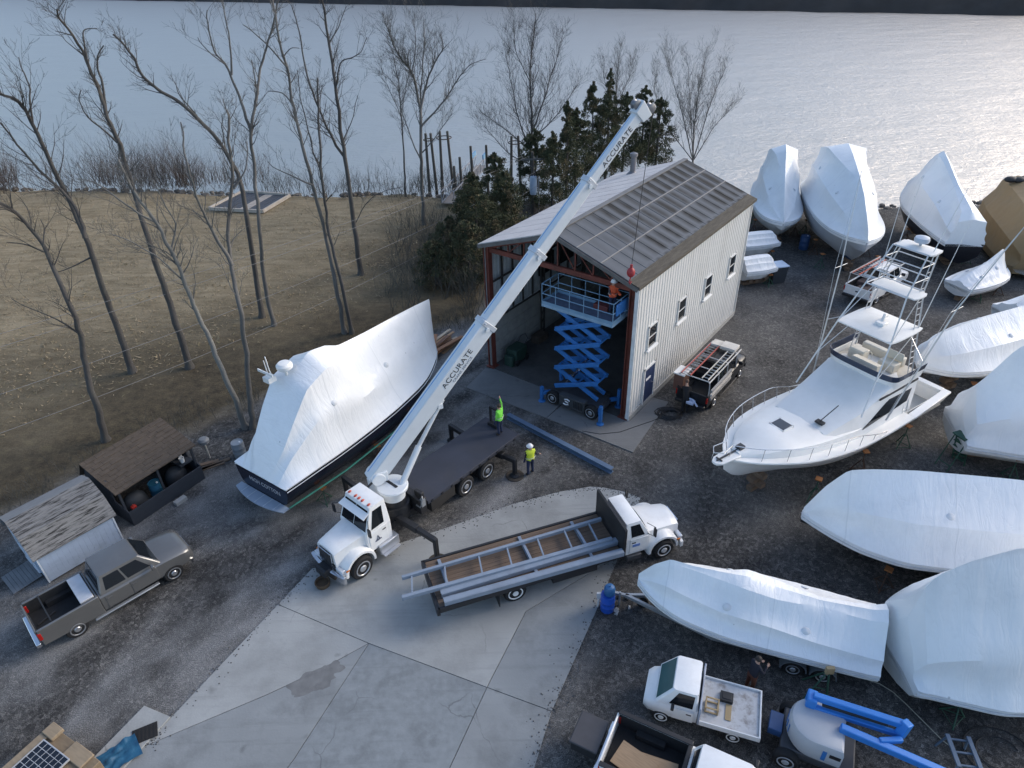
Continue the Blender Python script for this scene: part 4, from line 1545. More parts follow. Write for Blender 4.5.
def pickup(t, paint, wb=3.64, w=.93, bl0=-1.08, bl1=1.06, cowl=3.38, nose=4.56, belt=1.26, roof=1.94, low=.42, wr=.4, rx=(1.42, 2.78), liner=True, doors=2, chrome=True, grey=False):
    arch = [MB().cyl((x, -2, wr + .02), (x, 2, wr + .02), wr + .1, n=28) for x in (0, wb)]
    mb = MB()
    S = [(bl1 - .02, w, low, .8, belt), (cowl - .5, w, low, .8, belt), (cowl, w, low, .8, belt - .01), (cowl + .35, w, low, .8, belt - .03), (nose - .35, w * .98, low, .8, belt - .09), (nose - .12, w * .95, low + .02, .78, belt - .15), (nose, w * .86, low + .05, .72, belt - .28)]
    mb.loft([ringsec(*q) for q in S])
    o = mb.make('body', [paint, BLACK()], t, ang=40, bevel=0)
    cut(o, [arch[1]], 1)
    # bed
    mb = MB()
    for s_ in (-1, 1):
        P = [(bl0, low + .1), (bl1 - .04, low), (bl1 - .04, belt + .06), (bl0, belt + .04)]
        ya, yb = s_ * w, s_ * (w - .1)
        mb.prof(P, min(ya, yb), max(ya, yb))
    mb.box(bl1 - .12, bl1 - .04, -w + .1, w - .1, .62, belt + .03)
    o = mb.make('bed', [paint, BLACK()], t, bevel=.025)
    md = list(o.modifiers)
    cut(o, arch[:1], 1)
    mb = MB()
    mb.box(bl0 + .02, bl1 - .13, -w + .12, w - .12, .66, .72)
    for s_ in (-1, 1):
        mb.box(bl0 + .02, bl1 - .13, s_ * (w - .11) - .01, s_ * (w - .11) + .01, .72, belt + .0)
        mb.box(-.45, .45, min(s_ * (w - .13), s_ * (w - .33)), max(s_ * (w - .13), s_ * (w - .33)), .72, .95)
    mb.box(bl1 - .16, bl1 - .13, -w + .12, w - .12, .72, belt)
    mb.make('bed_liner', mat('bed_liner_black', (.012, .013, .015), .8, var=.4, scale=6) if liner else DKGREY(), t)
    mb = MB()
    mb.box(bl0 - .06, bl0, -w + .07, w - .07, low + .18, belt + .03)
    tg = mb.make('tailgate', paint, t, bevel=.02)
    mb = MB()
    mb.box(bl0 - .075, bl0 - .06, -.12, .12, .95, 1.03)
    mb.make('handle', BLACK(), tg)
    # cab
    mb = MB()
    F = house(mb, bl1 + .02, cowl, w * .93, belt - .03, rx[0] - .12, rx[1], w * .72, roof)
    mb.make('cab_roof', paint, t, ang=50, weld=True, bevel=.05)
    mb = MB()
    mb.panel(F['F'], .06, .94, .1, .93)
    mb.make('windshield', GLASS(), t, ang=0)
    mb = MB()
    mb.panel(F['B'], .1, .9, .2, .86)
    mb.make('rear_window', GLASS(), t, ang=0)
    for s_, k in ((-1, 'R'), (1, 'L')):
        cuts = ((.10, .44), (.475, .86)) if doors == 2 else ((.2, .84),)
        for i, (u0, u1) in enumerate(cuts):
            q = F[k]
            a_, b_ = (u0, u1) if k == 'R' else (1 - u1, 1 - u0)
            mb = MB()
            mb.panel(q, a_, b_, .14, .86)
            mb.make('side_window', GLASS(), t, ang=0)
        x0, x1 = bl1 + .12, cowl - .22
        xs_ = [x0, (x0 + x1) / 2 - .06, x1] if doors == 2 else [x0, x1]
        for a_, b_ in zip(xs_, xs_[1:]):
            mb = MB()
            y0_, y1_ = sorted((s_ * (w - .02), s_ * (w + .008)))
            mb.box(a_ + .02, b_ - .02, y0_, y1_, low + .14, belt - .1)
            dr_ = mb.make('door', paint, t, bevel=.012)
            mb = MB()
            y0_, y1_ = sorted((s_ * (w + .008), s_ * (w + .035)))
            mb.box(a_ + .08, a_ + .26, y0_, y1_, belt - .27, belt - .235)
            mb.make('handle', paint, dr_)
        mb = MB()
        mb.hexa([V((cowl - .42 + dx, s_ * (w + dy), belt + dz)) for dx, dy, dz in ((0, .0, .02), (.1, .0, .02), (.12, .24, .02), (-.02, .24, .02), (0, .0, .2), (.1, .0, .2), (.12, .24, .22), (-.02, .24, .22))])
        mb.make('mirror', BLACK() if not grey else paint, t, bevel=.03)
        mb = MB()
        mb.box(bl0 - .04, bl0 + .08, *sorted((s_ * (w + .01), s_ * (w - .14))), .82, 1.16)
        mb.make('tail_light', REDL(), t, bevel=.02)
        mb = MB()
        mb.hexa([V((nose - .14 + dx, s_ * dy, dz)) for dx, dy, dz in ((0, w * .52, .74), (.12, w * .5, .74), (.03, w * .92, .74), (-.12, w * .96, .74), (-.02, w * .52, .92), (.1, w * .5, .92), (.0, w * .92, .92), (-.14, w * .955, .92))])
        mb.make('headlight', mat('headlamp', (.6, .62, .65), .12, .3), t, bevel=.015)
        for x in (0, wb):
            wheel(t, x, s_ * (w - .13), wr, .25, s_, mat('alloy_rim', (.45, .46, .48), .3, .7))
        mb = MB()
        mb.box(.62, wb - .62, *sorted((s_ * (w - .08), s_ * (w + .07))), .34, .4)
        mb.make('side_step', GALV() if chrome else BLACK(), t, bevel=.02)
    mb = MB()
    mb.box(nose - .06, nose + .02, -w * .5, w * .5, .66, .9)
    gr_ = mb.make('grille', BLACK(), t, bevel=.01)
    mb = MB()
    for z in (.7, .78, .87):
        mb.box(nose + .02, nose + .032, -w * .48, w * .48, z - .012, z + .012)
    mb.make('grille_bar', CHROME(), gr_)
    mb = MB()
    mb.loft([[V((nose - .18 + dx, y, z)) for dx, z in ((0, .4), (.22 - abs(y) * .16, .4), (.24 - abs(y) * .16, .6), (0, .62))] for y in [-w * .98 + i * w * .196 for i in range(11)]])
    mb.make('front_bumper', CHROME() if chrome else BLACK(), t)
    mb = MB()
    mb.box(bl0 - .22, bl0 - .05, -w * .95, w * .95, .5, .68)
    mb.make('rear_bumper', CHROME() if chrome else BLACK(), t, bevel=.03)


# grey pickup
h_ = R(44.8)
o_ = at(82, 636) + V((-math.sin(h_), math.cos(h_), 0)) * .92
t = thing('pickup_truck', 'dark grey extended cab pickup parked beside the small gambrel shed', 'pickup truck', o_, h_)
PG = mat('grey_metallic', (.19, .19, .188), .26, .5, var=.04, dirt=(.24, .235, .23), damt=.3, dscale=2)
pickup(t, PG, grey=True)
mb = MB()
mb.box(.45, .92, -.78, .78, 1.26, 1.36)
mb.box(.5, .88, -.74, .74, .95, 1.26)
o = mb.make('tool_box', mat('tool_box_white', (.55, .57, .6), .4, .3), bevel=.02)
o.matrix_world = Matrix.Translation(o_) @ Matrix.Rotation(h_, 4, 'Z')
tag(o, 'pale metal tool box lying across the bed of the grey pickup', 'tool box')
mb = MB()
mb.tube([(-.55, -.8, 1.32), (-.55, .8, 1.32)], .025)
mb.tube([(-.95, .0, .76), (-.3, .2, .76)], .03)
mb.make('load_bar', BLACK(), t)

# white pickup with a black bed (cut by the lower edge of the picture)
h_ = R(-28)
hv, lv = V((math.cos(h_), math.sin(h_), 0)), V((-math.sin(h_), math.cos(h_), 0))
o_ = at(620, 712, 1.3)
o_.z = 0
o_ = o_ + hv * 1.08 - lv * .88
t = thing('pickup_truck', 'white pickup with open black lined bed carrying plywood at the lower edge', 'pickup truck', o_, h_)
pickup(t, WHITE(), bl1=1.25, rx=(1.62, 2.9), w=.93)
mb = MB()
for s_ in (-1, 1):
    mb.box(-1.1, 1.22, *sorted((s_ * .96, s_ * .8)), 1.305, 1.35)
mb.box(1.1, 1.22, -.8, .8, 1.305, 1.35)
mb.make('bed_rail_cap', BLACK(), t, bevel=.02)
pm = mat('plywood', (.30, .21, .13), .8, var=.2, scale=3, stretch=(1, 8, 1))
for i, (x0, x1, y0, y1, z, a_) in enumerate(((-.2, 1.0, -.66, .16, .98, .12), (-.75, .45, -.7, .1, 1.01, -.2))):
    mb = MB()
    mb.box(x0, x1, y0, y1, z, z + .02)
    o = mb.make('plywood_sheet', pm)
    o.matrix_world = Matrix.Translation(o_) @ Matrix.Rotation(h_ + a_, 4, 'Z')
    tag(o, ['lower plywood sheet nearer the cab in the black pickup bed', 'upper plywood sheet lying askew on another in the black pickup bed'][i], 'plywood sheet', 'plywood in the pickup bed')
t2 = thing('hitch_carrier', 'dark grey covered cargo box carried on the tow hitch of the white pickup', 'cargo box', o_ - hv * 1.75 - lv * -.05, h_)
mb = MB()
mb.loft([[V((x, y, z)) for x, y in ((-.42, -.52), (.4, -.52), (.4, .52), (-.42, .52))] for z in (.5, .92)], True)
mb.make('body', mat('carrier_side', (.018, .019, .022), .7), t2, bevel=.03)
mb = MB()
mb.box(-.46, .44, -.56, .56, .92, 1.0)
mb.make('lid', mat('carrier_lid', (.055, .055, .062), .6, var=.2), t2, bevel=.03)
mb = MB()
mb.bar((-.3, 0, .46), (.75, 0, .46), .07)
mb.make('tow_bar', BLACK(), t2)

# dark pickup with ladder rack by the shed
h_ = math.atan2(32.76 - 29.9, 13.01 - 10.72)
hv, lv = V((math.cos(h_), math.sin(h_), 0)), V((-math.sin(h_), math.cos(h_), 0))
o_ = at(713, 407) + lv * .86
t = thing('work_truck', 'black pickup with ladder rack and open side boxes beside the shed wall', 'pickup truck', o_, h_)
pickup(t, mat('black_paint', (.012, .013, .016), .3, var=.2), wb=3.5, w=.88, nose=4.4, cowl=3.25, chrome=False)
mb = MB()
for x in (-.95, .2, 1.35, 2.6):
    for s_ in (-1, 1):
        mb.tube([(x, s_ * .86, 1.2), (x, s_ * .82, 2.08)], .03, 6)
    mb.tube([(x, -.84, 2.08), (x, .84, 2.08)], .03, 6)
for s_ in (-1, 1):
    mb.tube([(-1.05, s_ * .82, 2.08), (3.1, s_ * .82, 2.08)], .035, 6)
mb.make('ladder_rack', mat('rack_grey', (.5, .5, .5), .5, .2), t)
mb = MB()
mb.box(-1.0, -.2, .6, 1.14, 1.0, 1.95)
tb_ = mb.make('side_box', mat('brown_box', (.12, .06, .045), .7), t, bevel=.02)
mb = MB()
mb.box(-1.05, -.15, .55, 1.18, 1.95, 2.02)
mb.make('lid', WHITE(), tb_, bevel=.01)
for i in range(3):
    mb = MB()
    mb.box(-.9, 1.7, -1.0, -.9, .98 + i * .24, 1.12 + i * .24)
    mb.make('stowed_plank', mat(['plank_grey', 'plank_pale'][i % 2], [(.3, .3, .3), (.55, .53, .5)][i % 2], .7, var=.2), t)
mb = MB()
mb.box(2.45, 3.15, -.7, .15, 2.115, 2.3)
mb.box(2.6, 3.2, .2, .75, 2.115, 2.2)
mb.make('roof_crate', mat('pale_crate', (.6, .58, .54), .7, var=.2), t, bevel=.02)
MW = Matrix.Translation(o_) @ Matrix.Rotation(h_, 4, 'Z')


def ladder(name, label, M4, L_, w_, m_, n=12, rail=.07, group=None):
    t_ = thing(name, label, 'ladder', group=group)
    t_.matrix_world = M4
    for s_ in (-1, 1):
        q = MB()
        q.box(0, L_, s_ * w_ / 2 - .02, s_ * w_ / 2 + .02, -rail / 2, rail / 2)
        q.make('rail', m_, t_)
    for i in range(n):
        x = L_ * (i + .5) / n
        q = MB()
        q.cyl((x, -w_ / 2 + .015, 0), (x, w_ / 2 - .015, 0), .02, n=8)
        q.make('rung', GALV(), t_)
    return t_


ladder('ladder', 'faded red extension ladder lying on the rack of the black work truck', MW @ Matrix.Translation((-1.0, .5, 2.15)), 3.7, .5, mat('faded_red', (.42, .10, .085), .6, var=.15), 13)
ladder('ladder', 'pale aluminium ladder on the near rail of the black work truck', MW @ Matrix.Translation((-.9, -.52, 2.15)), 3.3, .34, mat('pale_ladder', (.6, .58, .53), .5), 11)
mb = MB()
mb.tube([V((-1.5, -.55, .75)), V((-1.25, -.2, .9)), V((-1.3, .05, .95))], .05, 6)
mb.box(-1.5, -1.15, -.3, .1, .7, .85)
o = mb.make('tool_bag', mat('pale_blue_cloth', (.45, .52, .68), .8, var=.2), bevel=.03)
o.matrix_world = MW
tag(o, 'pale blue bag and hose on the tailgate of the black work truck', 'tool bag')

# white utility pickup behind the fishing boat
h_ = R(38)
o_ = at(868, 306) + V((0, 0, 0))
t = thing('work_truck', 'white pickup loaded with red ladders behind the fishing boat tower', 'pickup truck', at(862, 300), h_)
pickup(t, WHITE(), chrome=False, wb=3.4, nose=4.3, cowl=3.2)
mb = MB()
for x in (-.95, 1.0, 2.7):
    for s_ in (-1, 1):
        mb.tube([(x, s_ * .86, 1.2), (x, s_ * .82, 2.05)], .03, 6)
    mb.tube([(x, -.84, 2.05), (x, .84, 2.05)], .03, 6)
for s_ in (-1, 1):
    mb.tube([(-1.05, s_ * .82, 2.05), (3.0, s_ * .82, 2.05)], .035, 6)
mb.make('ladder_rack', mat('rack_grey', (.5, .5, .5)), t)
MW2 = Matrix.Translation(at(862, 300)) @ Matrix.Rotation(h_, 4, 'Z')
ladder('ladder', 'orange red ladder on the rack of the white pickup behind the tower', MW2 @ Matrix.Translation((-1.0, .45, 2.12)), 3.6, .42, mat('orange_red', (.5, .13, .08), .6), 11)
mb = MB()
mb.box(-.8, .8, -.6, .3, .75, 1.15)
mb.box(-.2, .7, -.2, .6, .8, 1.3)
o = mb.make('cargo_pile', mat('dark_cargo', (.05, .035, .035), .8, var=.5), bevel=.04)
o.matrix_world = MW2
tag(o, 'dark heap of gear in the bed of the white pickup behind the tower', 'cargo')

# small white flatbed
h_ = R(160.3)
hv, lv = V((math.cos(h_), math.sin(h_), 0)), V((-math.sin(h_), math.cos(h_), 0))
o_ = at(736, 745) - lv * .28 * 2.6
t = thing('flatbed_truck', 'small white short nosed truck with rust stained flat bed', 'truck', o_, h_)
mb = MB()
S = [(1.32, .72, .4, .75, 1.12), (2.05, .74, .38, .75, 1.12), (2.5, .73, .38, .72, 1.06), (2.86, .70, .4, .7, .94), (3.02, .6, .44, .66, .82)]
mb.loft([ringsec(*q) for q in S])
o = mb.make('body', [WHITE(), BLACK()], t, ang=40)
cut(o, [MB().cyl((2.4, -2, .32), (2.4, 2, .32), .38, n=24)], 1)
mb = MB()
F = house(mb, 1.34, 2.66, .71, 1.08, 1.38, 2.16, .63, 1.84)
mb.make('cab_roof', WHITE(), t, ang=50, weld=True, bevel=.06)
mb = MB()
mb.panel(F['F'], .06, .94, .06, .94)
mb.make('windshield', mat('green_glass', (.06, .13, .13), .08, var=.1), t, ang=0)
mb = MB()
mb.panel(F['B'], .12, .88, .25, .85)
mb.make('rear_window', GLASS(), t, ang=0)
for s_, k in ((-1, 'R'), (1, 'L')):
    mb = MB()
    mb.panel(F[k], *((.12, .7) if k == 'R' else (.3, .88)), .12, .86)
    mb.make('side_window', GLASS(), t, ang=0)
    mb = MB()
    mb.box(1.42, 2.08, *sorted((s_ * .715, s_ * .748)), .5, 1.04)
    d_ = mb.make('door', WHITE(), t, bevel=.012)
    mb = MB()
    mb.box(1.5, 1.66, *sorted((s_ * .748, s_ * .77)), .88, .91)
    mb.make('handle', BLACK(), d_)
    mb = MB()
    mb.box(2.05, 2.15, *sorted((s_ * .74, s_ * .93)), 1.12, 1.3)
    mb.make('mirror', BLACK(), t, bevel=.03)
    mb = MB()
    mb.box(2.9, 3.0, *sorted((s_ * .35, s_ * .6)), .62, .78)
    mb.make('headlight', mat('headlamp', (.6, .62, .65)), t, bevel=.02)
    for x in (.15, 2.4):
        wheel(t, x, s_ * .62, .31, .2, s_, WHITE())
mb = MB()
mb.box(-.6, 1.4, -.36, .36, .42, .62)
mb.make('chassis', BLACK(), t)
BEDM = mat('rusty_white_bed', (.52, .53, .54), .6, var=.15, dirt=(.13, .10, .08), damt=.85, dscale=2.6)
mb = MB()
mb.box(-.55, 1.24, -.80, .80, .74, .8)
fb = mb.make('flat_bed', BEDM, t, bevel=.01)
mb = MB()
for q in ((-.58, 1.24, -.84, -.80), (-.58, 1.24, .80, .84), (-.60, -.55, -.84, .84)):
    mb.box(*q, .66, .88)
mb.make('side_board', WHITE(), fb, bevel=.01)
mb = MB()
mb.box(1.24, 1.30, -.84, .84, .66, 1.5)
mb.make('headboard', mat('grey_blue_frame', (.3, .34, .42), .5), t, bevel=.015)
M3 = Matrix.Translation(o_) @ Matrix.Rotation(h_, 4, 'Z')
mb = MB()
mb.box(.28, .68, -.42, -.08, .801, .93)
mb.box(.34, .62, -.36, -.14, .93, .95)
o = mb.make('tool_case', BLACK(), bevel=.02)
o.matrix_world = M3
tag(o, 'black tool case on the white flat bed', 'tool case')
mb = MB()
for a_, b_ in (((.72, .05), (1.1, .05)), ((.72, .42), (1.1, .42)), ((.72, .05), (.72, .42)), ((1.1, .05), (1.1, .42))):
    for z in (.84, 1.06):
        mb.bar((a_[0], a_[1], z), (b_[0], b_[1], z), .04)
for q in ((.72, .05), (1.1, .05), (.72, .42), (1.1, .42)):
    mb.bar((*q, .801), (*q, 1.08), .04)
o = mb.make('wooden_frame', mat('new_timber', (.36, .27, .15), .7))
o.matrix_world = M3
tag(o, 'pale timber frame standing on the white flat bed', 'wooden frame')
mb = MB()
mb.box(.3, .48, -.05, .5, .801, .83)
o = mb.make('board', mat('new_timber', (.36, .27, .15)))
o.matrix_world = M3
tag(o, 'short tan board beside the black tool case on the white flat bed', 'board')


# ------------------------------------------------------------------ conventional cab trucks
def bonnet_cab(t, xb, xf, w, roof, nose, hz, paint, wx, wr, fl=.62, visor=False):
    """cab from xb to xf (cowl), hood to nose"""
    mb = MB()
    zb = 1.75 if roof > 2.5 else 1.45
    zl = .75 if roof > 2.5 else .6
    mb.loft([[V((x, y, z)) for y, z in ((-w, zl), (w, zl), (w, zb), (-w, zb))] for x in (xb, xf)])
    F = house(mb, xb, xf, w, zb, xb + .06, xf - .42, w * .88, roof)
    mb.make('cab', paint, t, ang=40, bevel=.03)
    mb = MB()
    mb.panel(F['F'], .05, .49, .1, .88)
    mb.panel(F['F'], .51, .95, .1, .88)
    mb.make('windshield', GLASS(), t, ang=0)
    for s_, k in ((-1, 'R'), (1, 'L')):
        mb = MB()
        mb.panel(F[k], *((.26, .80) if k == 'R' else (.20, .74)), .1, .82)
        mb.make('side_window', GLASS(), t, ang=0)
        mb = MB()
        mb.box(xb + .22, xf - .1, *sorted((s_ * (w - .01), s_ * (w + .025))), zl + .12, zb - .02)
        d_ = mb.make('door', paint, t, bevel=.015)
        mb = MB()
        mb.box(xb + .3, xb + .46, *sorted((s_ * (w + .025), s_ * (w + .05))), zb - .22, zb - .18)
        mb.make('handle', BLACK(), d_)
        mb = MB()
        mb.tube([(xf - .15, s_ * w, zb + .1), (xf + .02, s_ * (w + .28), zb + .12), (xf + .02, s_ * (w + .28), zb + .62), (xf - .2, s_ * w * .96, zb + .66)], .014, 5)
        mb.box(xf - .01, xf + .05, *sorted((s_ * (w + .2), s_ * (w + .36))), zb + .15, zb + .55)
        mb.make('mirror', BLACK(), t)
    # hood
    mb = MB()
    S = []
    for u in (0, .25, .5, .75, .92, 1.):
        x = xf - .02 + (nose - xf) * u
        S.append(ringsec(x, (fl + .12) - .16 * u, zl, zl + .4, lerp(zb + .1, hz, u) - (.06 if u == 1 else 0), top=.74, crown=.05, bot=.9))
    mb.loft(S)
    o = mb.make('hood', [paint, BLACK()], t, ang=50)
    cut(o, [MB().cyl((wx, -3, wr + .02), (wx, -fl * .62, wr + .02), wr + .12, n=28), MB().cyl((wx, fl * .62, wr + .02), (wx, 3, wr + .02), wr + .12, n=28)], 1)
    # fenders: arched shells blending to the hood
    for s_ in (-1, 1):
        mb = MB()
        secs = []
        for i in range(15):
            a_ = math.pi * (-.02 + 1.06 * i / 14)
            c_, n_ = math.cos(a_), math.sin(a_)
            ro = wr + .26 - .04 * abs(c_)
            pin, pout = V((wx + c_ * (wr + .12) * 1.0, 0, wr + .02 + n_ * (wr + .12))), V((wx + c_ * ro * 1.06, 0, wr + .02 + n_ * ro))
            ya, yb = s_ * fl * .55, s_ * (w + .14)
            secs.append([V((pin.x, ya, pin.z)), V((pin.x, yb, pin.z)), V((lerp(pin.x, pout.x, .7), yb, lerp(pin.z, pout.z, .7))), V((pout.x, yb - s_ * .1, pout.z)), V((pout.x, ya, pout.z + .12 * max(0, n_)))])
        mb.loft(secs)
        fd = mb.make('fender', paint, t, ang=50)
        mb = MB()
        mb.box(nose - .16, nose + .02, *sorted((s_ * fl * .82, s_ * (w + .06))), wr + .18, wr + .4)
        mb.make('headlight', mat('headlamp', (.6, .62, .65)), t, bevel=.03)
        mb = MB()
        mb.box(nose - .3, nose - .14, *sorted((s_ * (w + .1), s_ * (w + .15))), wr + .3, wr + .38)
        mb.make('marker_lamp', AMBER(), fd, bevel=.01)
    mb = MB()
    mb.box(nose - .04, nose + .05, -fl * .62, fl * .62, zl + .02, hz - .14)
    g_ = mb.make('grille', BLACK(), t, bevel=.03)
    mb = MB()
    for y in (-fl * .64, fl * .64):
        mb.bar((nose + .055, y, zl), (nose + .03, y, hz - .12), .03)
    mb.bar((nose + .055, -fl * .64, hz - .13), (nose + .055, fl * .64, hz - .13), .03)
    for i in range(5):
        y = -fl * .5 + i * fl * .25
        mb.bar((nose + .055, y, zl + .05), (nose + .055, y, hz - .16), .015)
    mb.make('grille_bar', CHROME(), g_)
    return F


# --- crane truck
CH = R(-131.9)
ch, cl_ = V((math.cos(CH), math.sin(CH), 0)), V((-math.sin(CH), math.cos(CH), 0))
CO = at(365, 577) - cl_ * 1.05
ct = thing('crane_truck', 'white crane truck with long telescopic boom raised over the shed roof', 'crane truck', CO, CH)
CW = WHITE()
F = bonnet_cab(ct, -1.78, -.55, .86, 2.88, .86, 1.72, CW, 0, .52, fl=.6)
mb = MB()
mb.hexa([(-.97, -.76, 2.66), (-.60, -.80, 2.52), (-.60, .80, 2.52), (-.97, .76, 2.66), (-.97, -.76, 2.70), (-.58, -.80, 2.55), (-.58, .80, 2.55), (-.97, .76, 2.70)])
mb.make('sun_visor', CW, ct)
for i in range(5):
    mb = MB()
    y = (-.6, -.22, 0, .22, .6)[i]
    mb.sph((-1.08, y, 2.925), .06, 10, 6, (1.5, .8, .8))
    mb.make('roof_lamp', mat('roof_lamp_red', (.45, .07, .04), .3), ct)
mb = MB()
mb.loft([[V((.96 + dx - .12 * y * y, y, z)) for dx, z in ((0, .38), (.13, .4), (.13, .72), (0, .74))] for y in [-1.08 + i * .216 for i in range(11)]])
mb.make('front_bumper', CHROME(), ct)
mb = MB()
mb.box(.9, 1.3, -.28, .28, .5, .82)
mb.cyl((1.18, -.3, .72), (1.18, .3, .72), .12, n=14)
mb.tube([(1.3, 0, .72), (1.3, 0, .25)], .02)
mb.make('winch', BLACK(), ct, bevel=.02)
for s_ in (-1, 1):
    wheel(ct, 0, s_ * .92, .52, .3, s_, ALU(), 28)
    for x in (-6.1, -7.52):
        wheel(ct, x, s_ * .78, .52, .27, s_, ALU(), 28, dual=True)
    mb = MB()
    mb.box(-1.98, -.98, *sorted((s_ * .62, s_ * 1.02)), .38, .86)
    tk = mb.make('step_tank', ALU(), ct, bevel=.04)
    mb = MB()
    mb.box(-1.9, -1.05, *sorted((s_ * 1.02, s_ * 1.18)), .36, .4)
    mb.make('step', ALU(), tk)
    mb = MB()
    mb.box(-5.35, -3.9, *sorted((s_ * .55, s_ * .96)), .62, 1.2)
    mb.make('locker', mat('dark_locker', (.03, .028, .026), .6), ct, bevel=.02)
    mb = MB()
    mb.box(-8.15, -5.45, *sorted((s_ * .4, s_ * .98)), 1.16, 1.2)
    mb.make('mudguard', BLACK(), ct)
mb = MB()
for s_ in (-1, 1):
    mb.box(-9.6, .9, s_ * .42 - .06, s_ * .42 + .06, .72, 1.02)
for x in (-9.2, -7.5, -6.1, -4.5, -2.2):
    mb.box(x - .06, x + .06, -.36, .36, .76, .98)
mb.make('frame_rail', BLACK(), ct)
mb = MB()
mb.box(-9.75, -3.72, -1.22, 1.0, 1.22, 1.4)
dk = mb.make('deck', mat('dark_deck', (.036, .041, .058), .7, var=.25, scale=.8, dirt=(.055, .055, .06), damt=.5, dscale=.7), ct, bevel=.015)
for i in range(10):
    mb = MB()
    mb.box(-9.4 + i * .6, -9.3 + i * .6, 1.0, 1.04, 1.25, 1.34)
    mb.make('stake_pocket', BLACK(), dk)
mb = MB()
mb.bar((-9.5, -.62, 1.4), (-9.5, -.62, 2.45), .1)
mb.bar((-9.5, -.12, 1.4), (-9.5, -.12, 2.45), .1)
mb.bar((-9.5, -.67, 2.42), (-9.5, -.07, 2.42), .1)
mb.box(-9.55, -9.3, -.67, -.07, 1.402, 1.6)
mb.make('boom_rest', BLACK(), ct, bevel=.01)
mb = MB()
mb.box(-3.66, -3.3, -.98, .98, .9, 1.7)
mb.box(-3.6, -3.42, .5, .95, 1.7, 2.0)
mb.make('valve_bank', mat('dark_mech', (.03, .03, .032), .5, .3, var=.6, scale=9), ct, bevel=.03)
mb = MB()
for i in range(6):
    mb.tube([(-3.3, .95 - i * .05, 1.3), (-3.4, 1.06, 1.75 + .04 * i)], .02, 5)
mb.box(-3.55, -3.35, .99, 1.05, 1.35, 1.7)
mb.make('control_lever', GALV(), ct)
# outriggers
for x, s_, rch, z0_ in ((-2.45, 1, 2.75, 1.25), (-2.45, -1, 3.2, 1.25), (-8.5, 1, 1.75, .95), (-8.5, -1, 2.5, .95)):
    mb = MB()
    mb.bar((x, s_ * .3, z0_ - .18), (x, s_ * rch * .62, z0_ - .06), .26, .3)
    mb.bar((x, s_ * rch * .5, z0_ - .09), (x, s_ * rch, z0_), .2, .22)
    mb.bar((x, s_ * rch, .12), (x, s_ * rch, z0_ + .1), .17)
    mb.cyl((x, s_ * rch, .1), (x, s_ * rch, z0_ - .1), .06, n=10)
    og = mb.make('outrigger', BLACK(), ct, bevel=.015)
    mb = MB()
    mb.lathe((x, s_ * rch, .045), (0, 0, 1), [(.24, 0), (.24, .03), (.1, .1)], 16)
    mb.make('foot', BLACK(), og)
PADM = mat('outrigger_pad_wood', (.05, .042, .034), .9, var=.4)
for i, (x, y) in enumerate(((-8.5, 1.75), (-2.45, 2.75))):
    mb = MB()
    mb.lathe((0, 0, 0), (0, 0, 1), [(.42, .0), (.44, .02), (.42, .042)], 24)
    o = mb.make('outrigger_pad', PADM, bevel=0)
    o.location = CO + ch * x + cl_ * y
    if i == 1:
        o.location.z += .0
    tag(o, ['round dark pad under the rear outrigger near the worker on the gravel', 'round dark pad under the outrigger beside the flatbed tail'][i], 'outrigger pad', 'outrigger pads')
# turret and boom (the boom turns with the truck's turret)
mb = MB()
mb.cyl((-2.75, 0, 1.0), (-2.75, 0, 1.55), .62, n=28)
mb.cyl((-2.75, 0, 1.55), (-2.75, 0, 1.85), .5, n=28)
mb.box(-3.2, -2.2, -.42, .42, .9, 1.15)
mb.make('turntable', BLACK(), ct)
base = CO + ch * -2.32 + cl_ * -.72 + V((0, 0, 2.65))
tip = bp_(-.75, .1, 15.75)
bd_ = (tip - base).normalized()
bs = bd_.cross(V((0, 0, 1))).normalized()
bup = bs.cross(bd_)
BLn = (tip - base).length
TR = Matrix.Rotation(-CH, 4, 'Z') @ Matrix.Translation(-CO)
bl = lambda f, s_=0, u=0: TR @ (base + bd_ * (BLn * f) + bs * s_ + bup * u)
BM = mat('boom_paint', (.66, .70, .73), .35, var=.04, dirt=(.5, .52, .54), damt=.3, dscale=.8)
mb = MB()
mb.lathe((-2.75, -.02, 1.85), (0, 0, 1), [(.5, 0), (.52, .38), (.66, .44), (.68, .56), (.64, .62), (.08, .64)], 30)
tu = mb.make('turret', BM, ct, ang=40)
mb = MB()
mb.box(-2.81, -2.69, -.34, .3, 2.488, 2.505)
mb.make('slot', BLACK(), tu)
mb = MB()
mb.bar(bl(.02, -.36, -.1), bl(.02, .36, -.1), .5, .5)
c_ = bl(.0, 0, 0)
mb.cyl(bl(.012, -.4, 0), bl(.012, .4, 0), .3, n=18)
mb.hexa([V((-2.95, -.9, 1.85)), V((-2.2, -.95, 1.85)), V((-2.2, -.2, 1.85)), V((-2.95, -.2, 1.85)), V((-2.8, -.95, 2.65)), V((-2.2, -1.0, 2.65)), V((-2.2, -.4, 2.65)), V((-2.8, -.4, 2.65))])
mb.make('boom_foot', BM, ct, bevel=.04)
mb = MB()
q0, q1 = bl(-.006, -.32, .1), bl(-.03, .1, .25)
mb.tube([bl(0, .35, .2), bl(-.03, .42, .35), bl(-.045, .1, .3), bl(-.03, -.3, .2)], .05, 6)
mb.make('hose', BLACK(), ct)
wd = [.57, .48, .40, .32]
ht = [.70, .59, .50, .41]
fr_ = [0, .44, .63, .815, .985]
